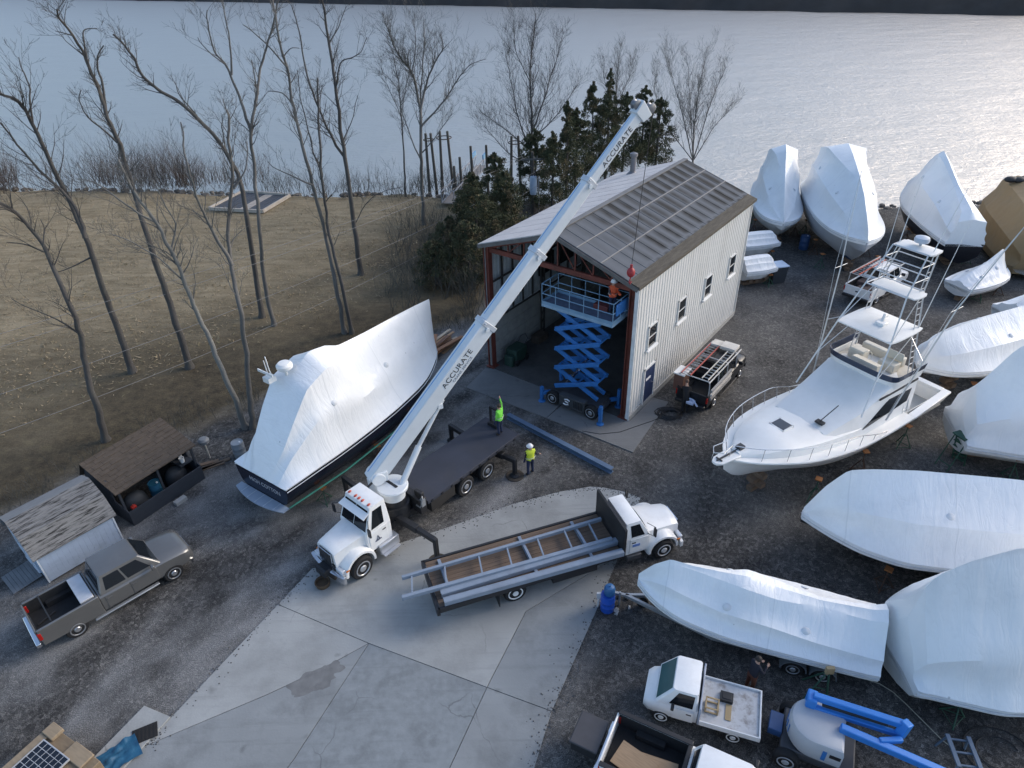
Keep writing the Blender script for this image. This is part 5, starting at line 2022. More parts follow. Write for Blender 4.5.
for i in range(4):
    mb = MB()
    mb.bar(bl(fr_[i] - (.02 if i else 0)), bl(fr_[i + 1]), wd[i], ht[i], up=(TR.to_3x3() @ bup))
    sec = mb.make('boom_section', BM, ct, bevel=.045)
    if i < 3:
        mb = MB()
        f = fr_[i + 1]
        mb.bar(bl(f - .012), bl(f), wd[i] + .07, ht[i] + .07, up=(TR.to_3x3() @ bup))
        mb.bar(bl(f - .006, -wd[i] * .75, ht[i] * .4), bl(f - .006, wd[i] * .72, ht[i] * .4), .05)
        mb.make('collar', mat('collar_steel', (.55, .58, .62), .4, .2), sec, bevel=.02)
        mb = MB()
        mb.cyl(bl(f - .014, wd[i] * .5 + .03, .0), bl(f - .014, wd[i] * .5 + .09, .0), .09, n=12)
        mb.make('wear_pad', BM, sec)
    mb = MB()
    o_s = wd[i] / 2
    n3 = TR.to_3x3()
    a_ = [bl(fr_[i] + .01, -o_s * .55, ht[i] / 2), bl(fr_[i] + .01, -o_s * .35, ht[i] / 2), bl(fr_[i + 1] - .02, -o_s * .35, ht[i] / 2), bl(fr_[i + 1] - .02, -o_s * .55, ht[i] / 2)]
    u3 = n3 @ bup
    mb.hexa([p - u3 * .004 for p in a_] + [p + u3 * .004 for p in a_])
    mb.make('blue_stripe', mat('stripe_blue', (.12, .33, .62), .4), sec)
    if i == 0:
        s1 = sec
    if i == 3:
        s3 = sec
LT = mat('black_lettering', (.02, .02, .025), .5)
n3 = TR.to_3x3()
for f, i, sz, txt, du, sec, mm in ((.318, 0, .34, 'ACCURATE', .04, s1, LT), (.323, 0, .16, 'CRANE SERVICE', -.2, s1, mat('grey_lettering', (.22, .23, .26), .5)), (.9, 3, .32, 'ACCURATE', .0, s3, LT)):
    lettering(txt, sz, mm, sec, frame(bl(f, wd[i] / 2 + .006, du), n3 @ bd_, n3 @ bup), sx=1.05, sp=1.08)
mb = MB()
mb.hexa([bl(.975, -.22, -.3), bl(1.0, -.22, -.42), bl(1.0, .22, -.42), bl(.975, .22, -.3), bl(.975, -.22, .3), bl(1.005, -.22, .34), bl(1.005, .22, .34), bl(.975, .22, .3)])
hd_ = mb.make('boom_head', BM, ct, bevel=.03)
for u, f in ((.38, .99), (-.3, 1.01)):
    mb = MB()
    mb.lathe(bl(f, -.13, u), n3 @ bs, [(.15, 0), (.19, .02), (.14, .06), (.14, .2), (.19, .24), (.15, .26)], 20)
    mb.make('sheave', mat('sheave_grey', (.2, .21, .23), .4, .5), hd_)
# luffing ram
mb = MB()
mb.tube([V((-2.95, .25, 2.3)), bl(.12, .25, -.75)], [.14, .14], 14)
mb.tube([bl(.12, .25, -.75), bl(.24, .1, -.42)], [.09, .09], 14)
mb.bar(bl(.225, -.25, -.42), bl(.225, .3, -.42), .22)
mb.make('lift_ram', BM, ct)
# hoist line, overhaul ball and hook
mb = MB()
ht_ = bl(1.012, .0, -.5)
hk = TR @ bp_(-.75, .1, 8.75)
mb.tube([ht_, V((hk.x, hk.y, 8.95))], .014, 5)
hl = mb.make('hoist_line', BLACK(), ct)
mb = MB()
mb.sph((hk.x, hk.y, 8.72), .19, 14, 10, (1, 1, 1.25))
mb.cyl((hk.x, hk.y, 8.9), (hk.x, hk.y, 9.1), .06, n=10)
mb.tube([(hk.x, hk.y, 8.5), (hk.x + .02, hk.y, 8.4), (hk.x + .1, hk.y, 8.28), (hk.x + .02, hk.y, 8.16), (hk.x - .1, hk.y, 8.24)], .035, 6)
mb.make('hook_ball', mat('hook_red', (.35, .03, .035), .45), hl)
# lettering on the door: dark smear of a logo and a line of text
mb = MB()
mb.tube([(-1.12, .89, 1.22), (-1.05, .89, 1.42), (-.98, .89, 1.24), (-1.06, .89, 1.18)], .035, 5)
mb.tube([(-1.2, .89, 1.2), (-.9, .89, 1.2)], .03, 5)
mb.make('door_logo', mat('door_logo_grey', (.12, .13, .17), .5), ct)
# wood block in front of the bumper
q = CO + ch * 1.35 + cl_ * .1
mb = MB()
mb.lathe((0, 0, .045), (0, 0, 1), [(.27, 0), (.31, .2), (.3, .22), (.26, .2), (.25, .1)], 18)
o = mb.make('round_tub', mat('rusty_tub', (.09, .06, .035), .8, var=.4))
o.location = (q.x, q.y, 0)
tag(o, 'round rusty brown tub on the concrete in front of the crane truck bumper', 'tub')

# crane worker on the deck
p_ = CO + ch * -9.15 + cl_ * .3
person('worker in bright green jacket reaching up on the rear deck of the crane truck', (p_.x, p_.y, 1.402), R(60), (((.1, .05, .22), (.12, .12, .46)), DOWN), vest=(.22, .78, .08), hair=(.05, .035, .025), jacket=(.22, .74, .09))

# --- steel hauling flatbed
FH = R(18.8)
fh, fl_ = V((math.cos(FH), math.sin(FH), 0)), V((-math.sin(FH), math.cos(FH), 0))
FO = at(518, 606) + fl_ * 1.22
ft = thing('flatbed_truck', 'white cab flatbed truck with timber deck carrying long grey steel', 'truck', FO, FH)
bonnet_cab(ft, 4.66, 5.78, .92, 2.24, 7.28, 1.34, CW, 6.4, .46, fl=.66)
for s_ in (-1, 1):
    wheel(ft, 6.4, s_ * .98, .46, .26, s_, mat('pale_rim', (.55, .55, .56), .4), 26)
    wheel(ft, 0, s_ * .86, .46, .26, s_, WHITE(), 26, dual=True)
    mb = MB()
    mb.box(1.5, 3.4, *sorted((s_ * .55, s_ * 1.1)), .5, .98)
    mb.make('locker', BLACK(), ft, bevel=.02)
    mb = MB()
    mb.box(-.72, -.69, *sorted((s_ * .62, s_ * 1.16)), .18, .95)
    mb.make('mud_flap', BLACK(), ft)
    mb = MB()
    mb.box(4.75, 5.4, *sorted((s_ * .6, s_ * 1.04)), .34, .6)
    mb.make('step', DKGREY(), ft, bevel=.03)
mb = MB()
for s_ in (-1, 1):
    mb.box(-3.0, 7.1, s_ * .4 - .05, s_ * .4 + .05, .62, .92)
mb.make('frame_rail', BLACK(), ft)
mb = MB()
mb.loft([[V((7.28 + dx - .1 * y * y, y, z)) for dx, z in ((0, .36), (.12, .38), (.12, .64), (0, .66))] for y in [-1.1 + i * .22 for i in range(11)]])
mb.make('front_bumper', CW, ft)
DW = mat('deck_boards', (.15, .105, .075), .85, var=.25, scale=1.5, stretch=(.6, 9, 1), dirt=(.07, .06, .055), damt=.5)
mb = MB()
for i in range(12):
    y = -1.14 + i * .19
    mb.box(-2.98, 4.4, y + .006, y + .184, 1.12, 1.17)
mb.make('deck', DW, ft)
mb = MB()
for s_ in (-1, 1):
    mb.box(-3.05, 4.42, *sorted((s_ * 1.15, s_ * 1.25)), .98, 1.2)
mb.box(-3.12, -3.0, -1.25, 1.25, .86, 1.2)
for x in [-2.6 + .75 * i for i in range(10)]:
    mb.box(x - .04, x + .04, -1.14, 1.14, .96, 1.115)
mb.make('deck_frame', BLACK(), ft)
mb = MB()
mb.box(4.42, 4.52, -1.2, 1.2, 1.0, 2.36)
hb_ = mb.make('headboard', mat('headboard_black', (.02, .02, .022), .6), ft, bevel=.02)
mb = MB()
for s_ in (-1, 1):
    mb.bar((4.47, s_ * 1.2, 1.0), (4.47, s_ * 1.2, 2.42), .1)
mb.bar((4.47, -1.2, 2.39), (4.47, 1.2, 2.39), .09)
mb.make('frame', BLACK(), hb_)
mb = MB()
mb.tube([(5.2, .86, 1.0), (5.2, .97, 1.2)], .02)
mb.box(5.0, 5.32, -.965, -.945, 1.02, 1.14)
mb.box(5.0, 5.32, .945, .965, 1.02, 1.14)
mb.make('door_logo', mat('logo_blue', (.12, .22, .5), .5), ft)
# the steel: a welded ladder frame and two flat beams
STL = mat('grey_primer_steel', (.24, .29, .36), .5, .1, var=.12, dirt=(.17, .19, .22), damt=.4)
zf = 1.42
A_, B_ = at(402, 578, zf), at(601, 519, zf)
C_, D_ = at(402, 598, zf), at(612, 539, zf)
t = thing('steel_ladder_frame', 'long welded grey steel frame with cross rungs overhanging the flatbed tail', 'steel frame', A_)
for p, q, s_ in ((A_, B_, .12), (C_, D_, .15)):
    mb = MB()
    mb.bar(p - A_, q - A_, s_, .16)
    mb.make('beam', STL, t, bevel=.01)
for u in (.045, .2, .365, .505, .66, .8, .93):
    mb = MB()
    mb.bar(A_.lerp(B_, u) - A_, C_.lerp(D_, u) - A_, .06, .08)
    mb.make('rung', STL, t)
zf = 1.31
for i, (a_, b_) in enumerate((((441, 594), (617, 541)), ((444, 602), (623, 552)))):
    p, q = at(*a_, zf), at(*b_, zf)
    mb = MB()
    d_ = (q - p).normalized()
    n_ = V((-d_.y, d_.x, 0))
    for k in (-1, 1):
        mb.bar(p + n_ * .11 * k, q + n_ * .11 * k, .03, .2)
    mb.bar(p + V((0, 0, .09)), q + V((0, 0, .09)), .2, .02)
    o = mb.make('steel_channel', STL)
    tag(o, ['inner flat steel channel on the flatbed beside the welded frame', 'outer flat steel channel along the near edge of the flatbed'][i], 'steel channel', 'steel channels on the flatbed')
for i, x in enumerate((-2.45, .9, 3.2)):
    mb = MB()
    mb.box(x - .06, x + .06, -1.12, 1.05, 1.171, 1.24)
    if i < 3:
        mb.box(x - .05, x + .05, -.5, .75, 1.24, 1.335)
    o = mb.make('dunnage', STL)
    o.matrix_world = Matrix.Translation(FO) @ Matrix.Rotation(FH, 4, 'Z')
    tag(o, ['steel cross bearer under the load nearest the flatbed tail', 'steel cross bearer under the middle of the load', 'steel cross bearer under the load nearest the headboard'][i], 'bearer', 'bearers under the steel')

# --- articulated boom lift, lower right
h_ = R(-26)
o_ = at(815, 752)
t = thing('boom_lift', 'articulated boom lift with blue folded arms and pale grey body', 'boom lift', o_, h_)
GB = mat('lift_grey', (.42, .44, .47), .45, var=.06, dirt=(.3, .31, .33), damt=.3)
mb = MB()
mb.box(-1.1, 1.0, -.7, .7, .38, .72)
mb.make('chassis', DKGREY(), t, bevel=.05)
for x in (-.85, .8):
    for s_ in (-1, 1):
        wheel(t, x, s_ * .82, .38, .26, s_, GB)
mb = MB()
pr = []
for i in range(19):
    a_ = math.pi * (.5 + i / 18)
    pr.append((-.28 + .74 * math.cos(a_), .78 * math.sin(a_)))
pr = [(.55, .78)] + pr + [(.55, -.78)]
mb.loft([[V((x * k, y * k, z)) for x, y in pr] for z, k in ((.78, .94), (.9, 1), (1.45, 1), (1.58, .94), (1.63, .8))])
bdy = mb.make('counterweight', GB, t, ang=40)
mb = MB()
mb.box(.0, .12, -.79, -.775, .95, 1.4)
mb.make('blue_plate', LIFTBLUE(), bdy)
for i in range(4):
    a_ = math.pi * (.92 + i * .07)
    mb = MB()
    mb.bar((-.28 + .75 * math.cos(a_), .79 * math.sin(a_), 1.0), (-.28 + .75 * math.cos(a_), .79 * math.sin(a_), 1.35), .05, .02)
    mb.make('louvre', LIFTBLUE(), bdy)
mb = MB()
mb.box(.2, .5, -.8, -.782, 1.2, 1.34)
mb.make('decal', BLACK(), bdy)
BLU = mat('boom_blue', (.03, .20, .60), .38, var=.08)
mb = MB()
mb.box(-.66, -.36, .28, .72, 1.2, 2.0)
mb.make('mast', BLU, t, bevel=.05)
for a_, b_, s_, nm in (((-.5, .5, 1.98), (2.0, .62, 1.98), .2, 'lower_arm'), ((-.5, .38, 1.62), (2.0, .5, 1.62), .16, 'lower_link'), ((1.95, .5, 1.55), (2.05, .62, 2.12), .26, 'knuckle'), ((.35, -.05, 1.72), (4.6, -.16, 1.4), .22, 'upper_arm'), ((2.0, .3, 1.7), (1.4, -.02, 1.72), .16, 'arm_link')):
    mb = MB()
    mb.bar(a_, b_, s_, s_ * 1.1)
    mb.make(nm, BLU, t, bevel=.03)
mb = MB()
mb.tube([(-.2, .44, 1.8), (1.6, .55, 1.8)], .06, 10)
mb.make('ram', BLACK(), t)
mb = MB()
mb.box(4.6, 5.8, -.5, .3, 1.0, 1.08)
for x in (4.6, 5.8):
    for y in (-.5, .3):
        mb.bar((x, y, 1.0), (x, y, 2.0), .04)
for z in (1.5, 2.0):
    mb.tube([(4.6, -.5, z), (5.8, -.5, z), (5.8, .3, z), (4.6, .3, z), (4.6, -.5, z)], .02, 6)
mb.make('basket', GALV(), t)
mb = MB()
mb.box(-1.5, -1.1, -.3, .35, .5, .8)
mb.make('tow_tray', mat('dark_lift_blue', (.03, .08, .2), .5), t, bevel=.02)
# ------------------------------------------------------------------ shrink-wrapped boats on the hard
HULLW = lambda: mat('hull_offwhite', (.62, .62, .60), .35, var=.06, dirt=(.35, .33, .3), damt=.4, dscale=1)
BOTTOM = lambda: mat('bottom_paint_blue', (.03, .07, .15), .7, var=.25)


def wrapped_boat(name, label, cat, pos, rz, L, st, zk=.75, hull=None, bottom=None, film=None, boot=.35, skirt=.34, seed=0, rough=.024, group='boats wrapped in white shrink film', ns=64, drop=None, rub=True, sharp=1.):
    """st rows: t, half beam, edge z, (mid y, mid z), (shoulder y, shoulder z), ridge z ; x = t*L from the stern"""
    t = thing(name, label, cat, pos, rz, group)
    rnd = random.Random(seed)
    sec, hs = [], []
    for i in range(ns + 1):
        u = i / ns
        sv = interp(st, u)
        for q_ in range(len(st) - 1):
            if u <= st[q_ + 1][0] or q_ == len(st) - 2:
                f_ = (u - st[q_][0]) / (st[q_ + 1][0] - st[q_][0])
                lv2 = [lerp(st[q_][w_], st[q_ + 1][w_], f_) for w_ in range(1, 8)]
                break
        b, ze = sv[0], sv[1]
        bm_, zm, bt, zt, zr_ = [lerp(a_, c_, .8) for a_, c_ in zip(sv[2:], lv2[2:])]
        bt *= sharp
        b = max(b, .03)
        x = u * L
        half = [V((x, b * .985 + .01, ze - skirt + .14)), V((x, b + .035, ze + .14))]
        pts = [V((x, b + .035, ze + .14)), V((x, bm_, zm)), V((x, bt, zt)), V((x, 0, zr_))]
        for a_, c_, n_ in ((0, 1, 5), (1, 2, 5), (2, 3, 4)):
            for k in range(1, n_ + 1):
                f = k / n_
                q = pts[a_].lerp(pts[c_], f)
                q.y *= 1 - (.06 if a_ < 2 else 0) * math.sin(math.pi * f)
                q.z -= (.05 if a_ < 2 else .0) * math.sin(math.pi * f)
                half.append(q)
        ful = half + [V((p.x, -p.y, p.z)) for p in reversed(half[:-1])]
        out = []
        for j, p in enumerate(ful):
            e_ = min(j, len(ful) - 1 - j)
            w3 = [0, 0, .35, .7, 1, .9, .45, .8, 1, 1, .8, .35, .6, .6, .4, 0][min(e_, 15)]
            am = rough * w3 * min(1, b * 2)
            n1 = noise.noise(V((p.x * .55 + seed, p.y * .9 - seed, p.z * .9)))
            n2 = noise.noise(V((p.x * 2.2 + seed * 2, p.y * 1.4, p.z * 1.1 + p.x)))
            # taut film creases running from the ridge to the rail
            n3 = abs(noise.noise(V((p.x * 2.3 + .5 * p.z + seed, .35 * p.z, 5 + seed)))) ** .5
            dz = am * (n1 * 1.4 + n2 * .45 - n3 * .8)
            sgn = 1 if p.y >= 0 else -1
            out.append(p + V((am * .6 * n2, sgn * dz * .8 * min(1, abs(p.y) * 2), dz)))
        sec.append(out)
        # hull below the film
        stem = sm(.72, 1.0, u)
        kz = lerp(zk, ze - .25, stem ** 2.2)
        cb = b * lerp(.88, .45, sm(.5, 1, u))
        cz = lerp(zk + boot, ze - .15, .15 + .55 * stem)
        hs.append([V((x - (0 if u < .9 else .0), y, z)) for y, z in ((0, kz), (cb * .55, lerp(kz, cz, .4)), (cb, cz), (lerp(cb, b, .7), lerp(cz, ze, .5)), (b, ze - .02), (-b, ze - .02), (-lerp(cb, b, .7), lerp(cz, ze, .5)), (-cb, cz), (-cb * .55, lerp(kz, cz, .4)))])
    mb = MB()
    mb.loft(hs)
    mb.mi = []
    for f in mb.f:
        zz = sum(mb.v[k][2] for k in f) / len(f)
        mb.mi.append(1 if zz < zk + boot * .95 and len(f) == 4 else 0)
    mb.make('hull', [hull or HULLW(), bottom or BOTTOM()], t, ang=50)
    mb = MB()
    mb.loft(sec, False, False)
    for e_ in (0, -1):
        mb.add(sec[e_], [tuple(range(len(sec[e_])))])
    mb.make('shrink_wrap', film or WRAP(), t, ang=26)
    for u in ((.3, .62) if L > 4 and not film else ()):
        sv = interp(st, u)
        k_ = min(ns, int(u * ns))
        for j_ in (7, len(sec[0]) - 8):
            p_ = sec[k_][j_]
            q_ = sec[k_][j_ + (1 if j_ < 10 else -1)]
            mb = MB()
            d_ = V((0, p_.y, abs(p_.y) * .8)).normalized()
            mb.lathe(p_ - d_ * .02, d_, [(.16, 0), (.15, .03), (.08, .07), (.02, .08)], 10)
            mb.make('vent', mat('vent_white', (.66, .68, .70), .5), t)
    if rub:
        mb = MB()
        for s_ in (-1, 1):
            mb.tube([V((i / 20 * L, s_ * (max(interp(st, i / 20)[0], .03) + .045), interp(st, i / 20)[1] - .02)) for i in range(21)], .022, 5)
        mb.make('strap', mat('woven_strap', (.6, .62, .64), .7), t)
    return t


def jackstand(x, y, h, lean=0., i=0):
    t = thing('jack_stand', 'boat stand', 'boat stand', (x, y, 0), lean, 'steel boat stands')
    m_ = [mat('stand_green', (.03, .09, .06), .6, var=.3), mat('stand_rust', (.08, .045, .03), .8, var=.4)][i % 2]
    mb = MB()
    for k in range(3):
        a_ = k * 2.094
        mb.tube([(.42 * math.cos(a_), .42 * math.sin(a_), .0), (.05 * math.cos(a_), .05 * math.sin(a_), h * .62)], .025, 6)
    for k in range(3):
        a_, b_ = k * 2.094, (k + 1) * 2.094
        mb.tube([(.38 * math.cos(a_), .38 * math.sin(a_), .08), (.38 * math.cos(b_), .38 * math.sin(b_), .08)], .015, 5)
    mb.cyl((0, 0, h * .5), (0, 0, h), .022, n=8)
    mb.make('tripod', m_, t)
    mb = MB()
    mb.box(-.14, .14, -.14, .14, h, h + .05)
    mb.make('pad', mat('stand_pad', (.3, .12, .04), .8), t)
    return t


def stands(root, L, b, zk, label, us=(.12, .38, .65), sides=(-1, 1), blocks=(.12, .5, .8)):
    M_ = Matrix.Translation(root.location) @ Matrix.Rotation(root.rotation_euler.z, 4, 'Z')
    for k, u in enumerate(us):
        for s_ in sides:
            p = M_ @ V((u * L, s_ * b * .95, 0))
            o = jackstand(p.x, p.y, zk + .38, root.rotation_euler.z + k, k)
            o['label'] = 'boat stand %s, %s %s' % (label, 'starboard' if s_ == sides[0] else 'port', ['aft', 'amidships', 'forward'][min(k, 2)])
    for k, u in enumerate(blocks):
        p = M_ @ V((u * L, 0, 0))
        mb = MB()
        n_ = max(1, int((zk + .02) / .2))
        hh = (zk + .03 + (.0 if u < .7 else .1)) / n_
        for j in range(n_):
            if j % 2:
                mb.box(-.15, .15, -.42, .42, j * hh, (j + 1) * hh - .004)
            else:
                mb.box(-.42, .42, -.15, .15, j * hh, (j + 1) * hh - .004)
        o = mb.make('keel_block', WOOD(), bevel=.01)
        o.location = (p.x, p.y, 0)
        o.rotation_euler = (0, 0, root.rotation_euler.z)
        tag(o, 'stacked timber keel block %s, %s' % (label, ['aft', 'midway', 'forward'][k]), 'keel block', 'timber keel blocks')


def tent(b, ze, zr_, L0=.9, bow=True, flat=.12, mid=.62, zs=.55):
    """a plain ridge tent over a hull with pointed bow"""
    return [(0, b * .94, ze, b * mid, lerp(ze, zr_, zs), b * flat, zr_ - .06, zr_), (.3, b, ze, b * mid, lerp(ze, zr_, zs), b * flat, zr_ - .05, zr_), (.6, b * .97, ze + .05, b * mid, lerp(ze, zr_, zs), b * flat, zr_ - .05, zr_),
            (.8, b * .75, ze + .12, b * .45, lerp(ze, zr_, zs), b * flat * .8, zr_ - .04, zr_ - .02), (.93, b * .38, ze + .2, b * .22, lerp(ze, zr_, zs), b * .06, zr_ - .1, zr_ - .06), (1, .05, ze + .25, .04, lerp(ze, zr_, .35), .03, lerp(ze, zr_, .6), lerp(ze, zr_, .62))]


head = lambda x, y: math.atan2(y, x)
# big yacht, left
NAVY = mat('navy_hull', (.008, .010, .022), .25, var=.2)
TEAL = mat('teal_bottom', (.02, .17, .13), .7, var=.25, dirt=(.015, .07, .06), damt=.5)
p0_ = V((-11.13, 22.77, 0))
yz = head(.576, .817)
yt = wrapped_boat('wrapped_yacht', 'large navy hulled yacht under white film with a radar dome on top', 'boat', p0_, yz, 11.95,
    [(0, 1.72, 2.0, 1.15, 2.06, .55, 2.09, 2.1), (.07, 1.78, 2.02, 1.3, 2.95, .95, 3.35, 3.4), (.14, 1.85, 2.06, 1.4, 3.55, 1.05, 4.5, 4.55), (.215, 1.93, 2.1, 1.5, 4.15, 1.1, 5.55, 5.65), (.32, 2.0, 2.15, 1.6, 4.1, 1.05, 5.95, 6.45), (.40, 2.03, 2.2, 1.6, 3.9, .9, 5.75, 6.3), (.46, 2.05, 2.25, 1.5, 3.75, .45, 5.4, 5.95), (.6, 2.0, 2.35, 1.25, 3.9, .16, 5.65, 5.82), (.77, 1.75, 2.5, 1.0, 4.0, .1, 5.62, 5.74), (.9, 1.15, 2.75, .6, 4.2, .06, 5.55, 5.66), (.955, .65, 2.87, .32, 4.2, .05, 5.5, 5.6), (1, .06, 2.95, .05, 4.2, .03, 5.4, 5.56)],
    zk=.45, hull=NAVY, bottom=TEAL, boot=.62, skirt=.1, seed=1, group=None, ns=60)
mb = MB()
sw_ = []
for i in range(13):
    y = -1.62 + i * .27
    bx = -.62 + .28 * (y / 1.62) ** 2
    sw_.append([V((bx, y, .98)), V((-.02, y, .98)), V((-.02, y, 1.03)), V((bx, y, 1.03))])
mb.loft(sw_)
sp_ = mb.make('swim_platform', mat('platform_film', (.30, .36, .44), .4, var=.08), yt)
mb = MB()
for i in range(1, 6):
    y = -1.62 + i * .54
    mb.box(-.6 + .28 * (y / 1.62) ** 2, -.03, y - .012, y + .012, 1.03, 1.045)
mb.make('slat', mat('platform_slat', (.5, .56, .62), .5), sp_)
mb = MB()
mb.lathe((2.75, .35, 5.55), (0, 0, 1), [(.06, 0), (.06, .45), (.3, .5), (.36, .58), (.36, .7), (.26, .8), (.05, .83)], 20)
mb.make('radar_dome', GEL(), yt)
mb = MB()
mb.tube([(2.3, 1.0, 5.55), (2.25, 1.02, 6.5)], .02, 6)
mb.tube([(2.35, .75, 5.6), (2.15, .62, 6.2), (2.1, .6, 6.9)], .025, 6)
mb.bar((2.1, .4, 6.0), (2.15, 1.45, 5.95), .05, .12)
mb.box(1.95, 2.35, .55, .95, 5.6, 5.85)
mb.make('antenna', GEL(), yt)
mb = MB()
mb.tube([(-.05, -1.72, 1.12), (3.0, -2.02, 1.16), (7.0, -2.05, 1.3)], .045, 6)
mb.make('rub_rail', TEAL, yt)
TW = mat('white_lettering', (.5, .5, .53), .5)
lettering('HIGH COTTON', .31, TW, yt, frame((-.012, -.18, 1.62), (0, -1, 0), (0, 0, 1)), sx=.95)
lettering('RIVER', .17, TW, yt, frame((-.012, -.1, 1.28), (0, -1, 0), (0, 0, 1)), sx=1.3) if False else None
stands(yt, 11.95, 1.75, .45, 'under the navy yacht', us=(.15, .45, .7), blocks=(.1, .45, .75))

B = []


def wb(label, bow, stern_dir, L, st, **k):
    """placed by the bow point; stern_dir points aft"""
    d = V((*stern_dir, 0)).normalized()
    return wrapped_boat('wrapped_boat', label, 'boat', V((*bow, 0)) + d * L, head(-d.x, -d.y), L, st, **k)


# back row
o = wb('white wrapped boat with peaked top, nearest the shed corner at the water', (21.0, 49.6), (.25, .97), 10.5,
   [(0, 1.6, 2.2, 1.2, 3.2, .4, 4.0, 4.1), (.2, 1.9, 2.2, 1.5, 4.2, 1.1, 5.7, 5.85), (.32, 1.95, 2.2, 1.5, 4.4, 1.05, 6.2, 6.6), (.42, 1.95, 2.2, 1.45, 4.3, .7, 6.0, 6.4), (.6, 1.85, 2.25, 1.2, 3.7, .2, 4.9, 5.1), (.8, 1.45, 2.3, .8, 3.1, .1, 3.8, 3.9), (.93, .8, 2.4, .4, 2.8, .05, 3.05, 3.1), (1, .06, 2.5, .05, 2.6, .03, 2.7, 2.75)], zk=.8, seed=2)
stands(o, 10.5, 1.7, .8, 'under the peaked boat by the shed corner', us=(.35, .6), blocks=(.2, .5, .75))
o = wb('largest white wrapped boat at the water with grey hull and blue keel', (24.45, 43.6), (.2, .98), 14,
   [(0, 2.0, 2.9, 1.6, 3.8, .6, 4.6, 4.7), (.12, 2.3, 2.9, 1.9, 5.0, 1.5, 6.4, 6.6), (.26, 2.4, 2.9, 2.0, 5.2, 1.4, 6.9, 7.25), (.4, 2.4, 2.9, 1.9, 5.0, 1.0, 6.6, 6.95), (.6, 2.3, 2.95, 1.6, 4.7, .3, 6.1, 6.3), (.78, 1.9, 3.05, 1.1, 4.3, .15, 5.3, 5.45), (.9, 1.25, 3.15, .6, 3.9, .08, 4.5, 4.6), (.97, .55, 3.25, .25, 3.6, .05, 3.9, 4.0), (1, .06, 3.3, .05, 3.4, .03, 3.5, 3.55)], zk=.8, boot=.55, seed=3, hull=mat('grey_hull', (.42, .44, .47), .35, var=.06))
stands(o, 14, 2.0, .8, 'under the largest boat at the water', us=(.3, .6, .8), blocks=(.2, .5, .78))
p_ = V((32.5, 45.4))
o = wrapped_boat('wrapped_boat', 'white wrapped boat with tall sloping peak and black hull behind the tower', 'boat', (p_.x, p_.y, 0), head(.12, .99), 11.5,
   [(0, 1.3, 2.2, 1.2, 3.0, .95, 3.8, 4.0), (.06, 1.45, 2.2, 1.25, 3.2, .6, 4.3, 4.5), (.3, 1.65, 2.2, 1.2, 3.9, .25, 5.2, 5.35), (.52, 1.7, 2.25, 1.2, 4.3, .25, 6.2, 6.4), (.62, 1.65, 2.25, 1.2, 4.5, .3, 6.5, 6.8), (.72, 1.45, 2.3, 1.0, 4.0, .25, 5.8, 6.1), (.86, .95, 2.4, .6, 3.2, .1, 4.2, 4.3), (1, .06, 2.6, .05, 2.8, .03, 3.0, 3.1)], zk=.7, seed=4, hull=mat('black_hull', (.012, .013, .018), .3), boot=.4)
stands(o, 11.5, 1.5, .7, 'under the black hulled boat', us=(.15, .5), blocks=(.15, .45, .7))
TAN = mat('tan_tarpaulin', (.30, .205, .10), .7, var=.14, scale=.8, bump=.5, bscale=2.5, dirt=(.19, .14, .08), damt=.6, dscale=.8)
o = wrapped_boat('tarped_boat', 'boat under a big tan tarpaulin at the right edge by the water', 'boat', (37.3, 43.3, 0), head(.28, .96), 12.5,
   [(0, 1.9, .9, 1.85, 2.0, 1.2, 3.6, 3.9), (.08, 2.3, .8, 2.2, 2.4, 1.5, 4.1, 4.4), (.35, 2.5, .8, 2.3, 2.6, 1.3, 4.4, 4.8), (.6, 2.5, .8, 2.2, 2.6, 1.2, 4.5, 5.0), (.8, 2.1, .9, 1.8, 2.6, .9, 4.3, 4.6), (1, .5, 1.2, .4, 2.0, .2, 3.0, 3.2)], zk=.3, seed=5, rough=.09, film=TAN, group=None, skirt=.5, rub=False)
o2 = MB()
for k in range(5):
    o2.sph((k * .55 - 1.1, .1 * (-1) ** k, .2), .42, 12, 8, (1.2, .9, .55))
o2 = o2.make('folded_tarp', mat('black_tarp', (.02, .02, .022), .6))
o2.location = V((39.6, 51.2, 4.62))
tag(o2, 'black folded tarp lying on the tan covered boat', 'tarp')
o = wrapped_boat('wrapped_boat', 'small white wrapped boat with high bow below the tan covered boat', 'boat', (29.9, 41.0, 0), head(4.2, 1.9), 4.7,
   [(0, .95, 1.1, .6, 1.3, .2, 1.45, 1.5), (.2, 1.12, 1.1, .7, 1.55, .12, 1.85, 1.9), (.5, 1.2, 1.15, .65, 1.75, .08, 2.35, 2.42), (.74, 1.05, 1.2, .45, 2.0, .05, 2.95, 3.05), (.8, .95, 1.22, .4, 1.95, .05, 2.8, 2.9), (.9, .6, 1.28, .25, 1.6, .05, 2.0, 2.1), (1, .06, 1.35, .05, 1.4, .03, 1.5, 1.55)], zk=.45, seed=6, boot=.2)
stands(o, 4.9, .8, .55, 'under the small high bowed boat', us=(.3, .7), blocks=(.15, .5, .7))
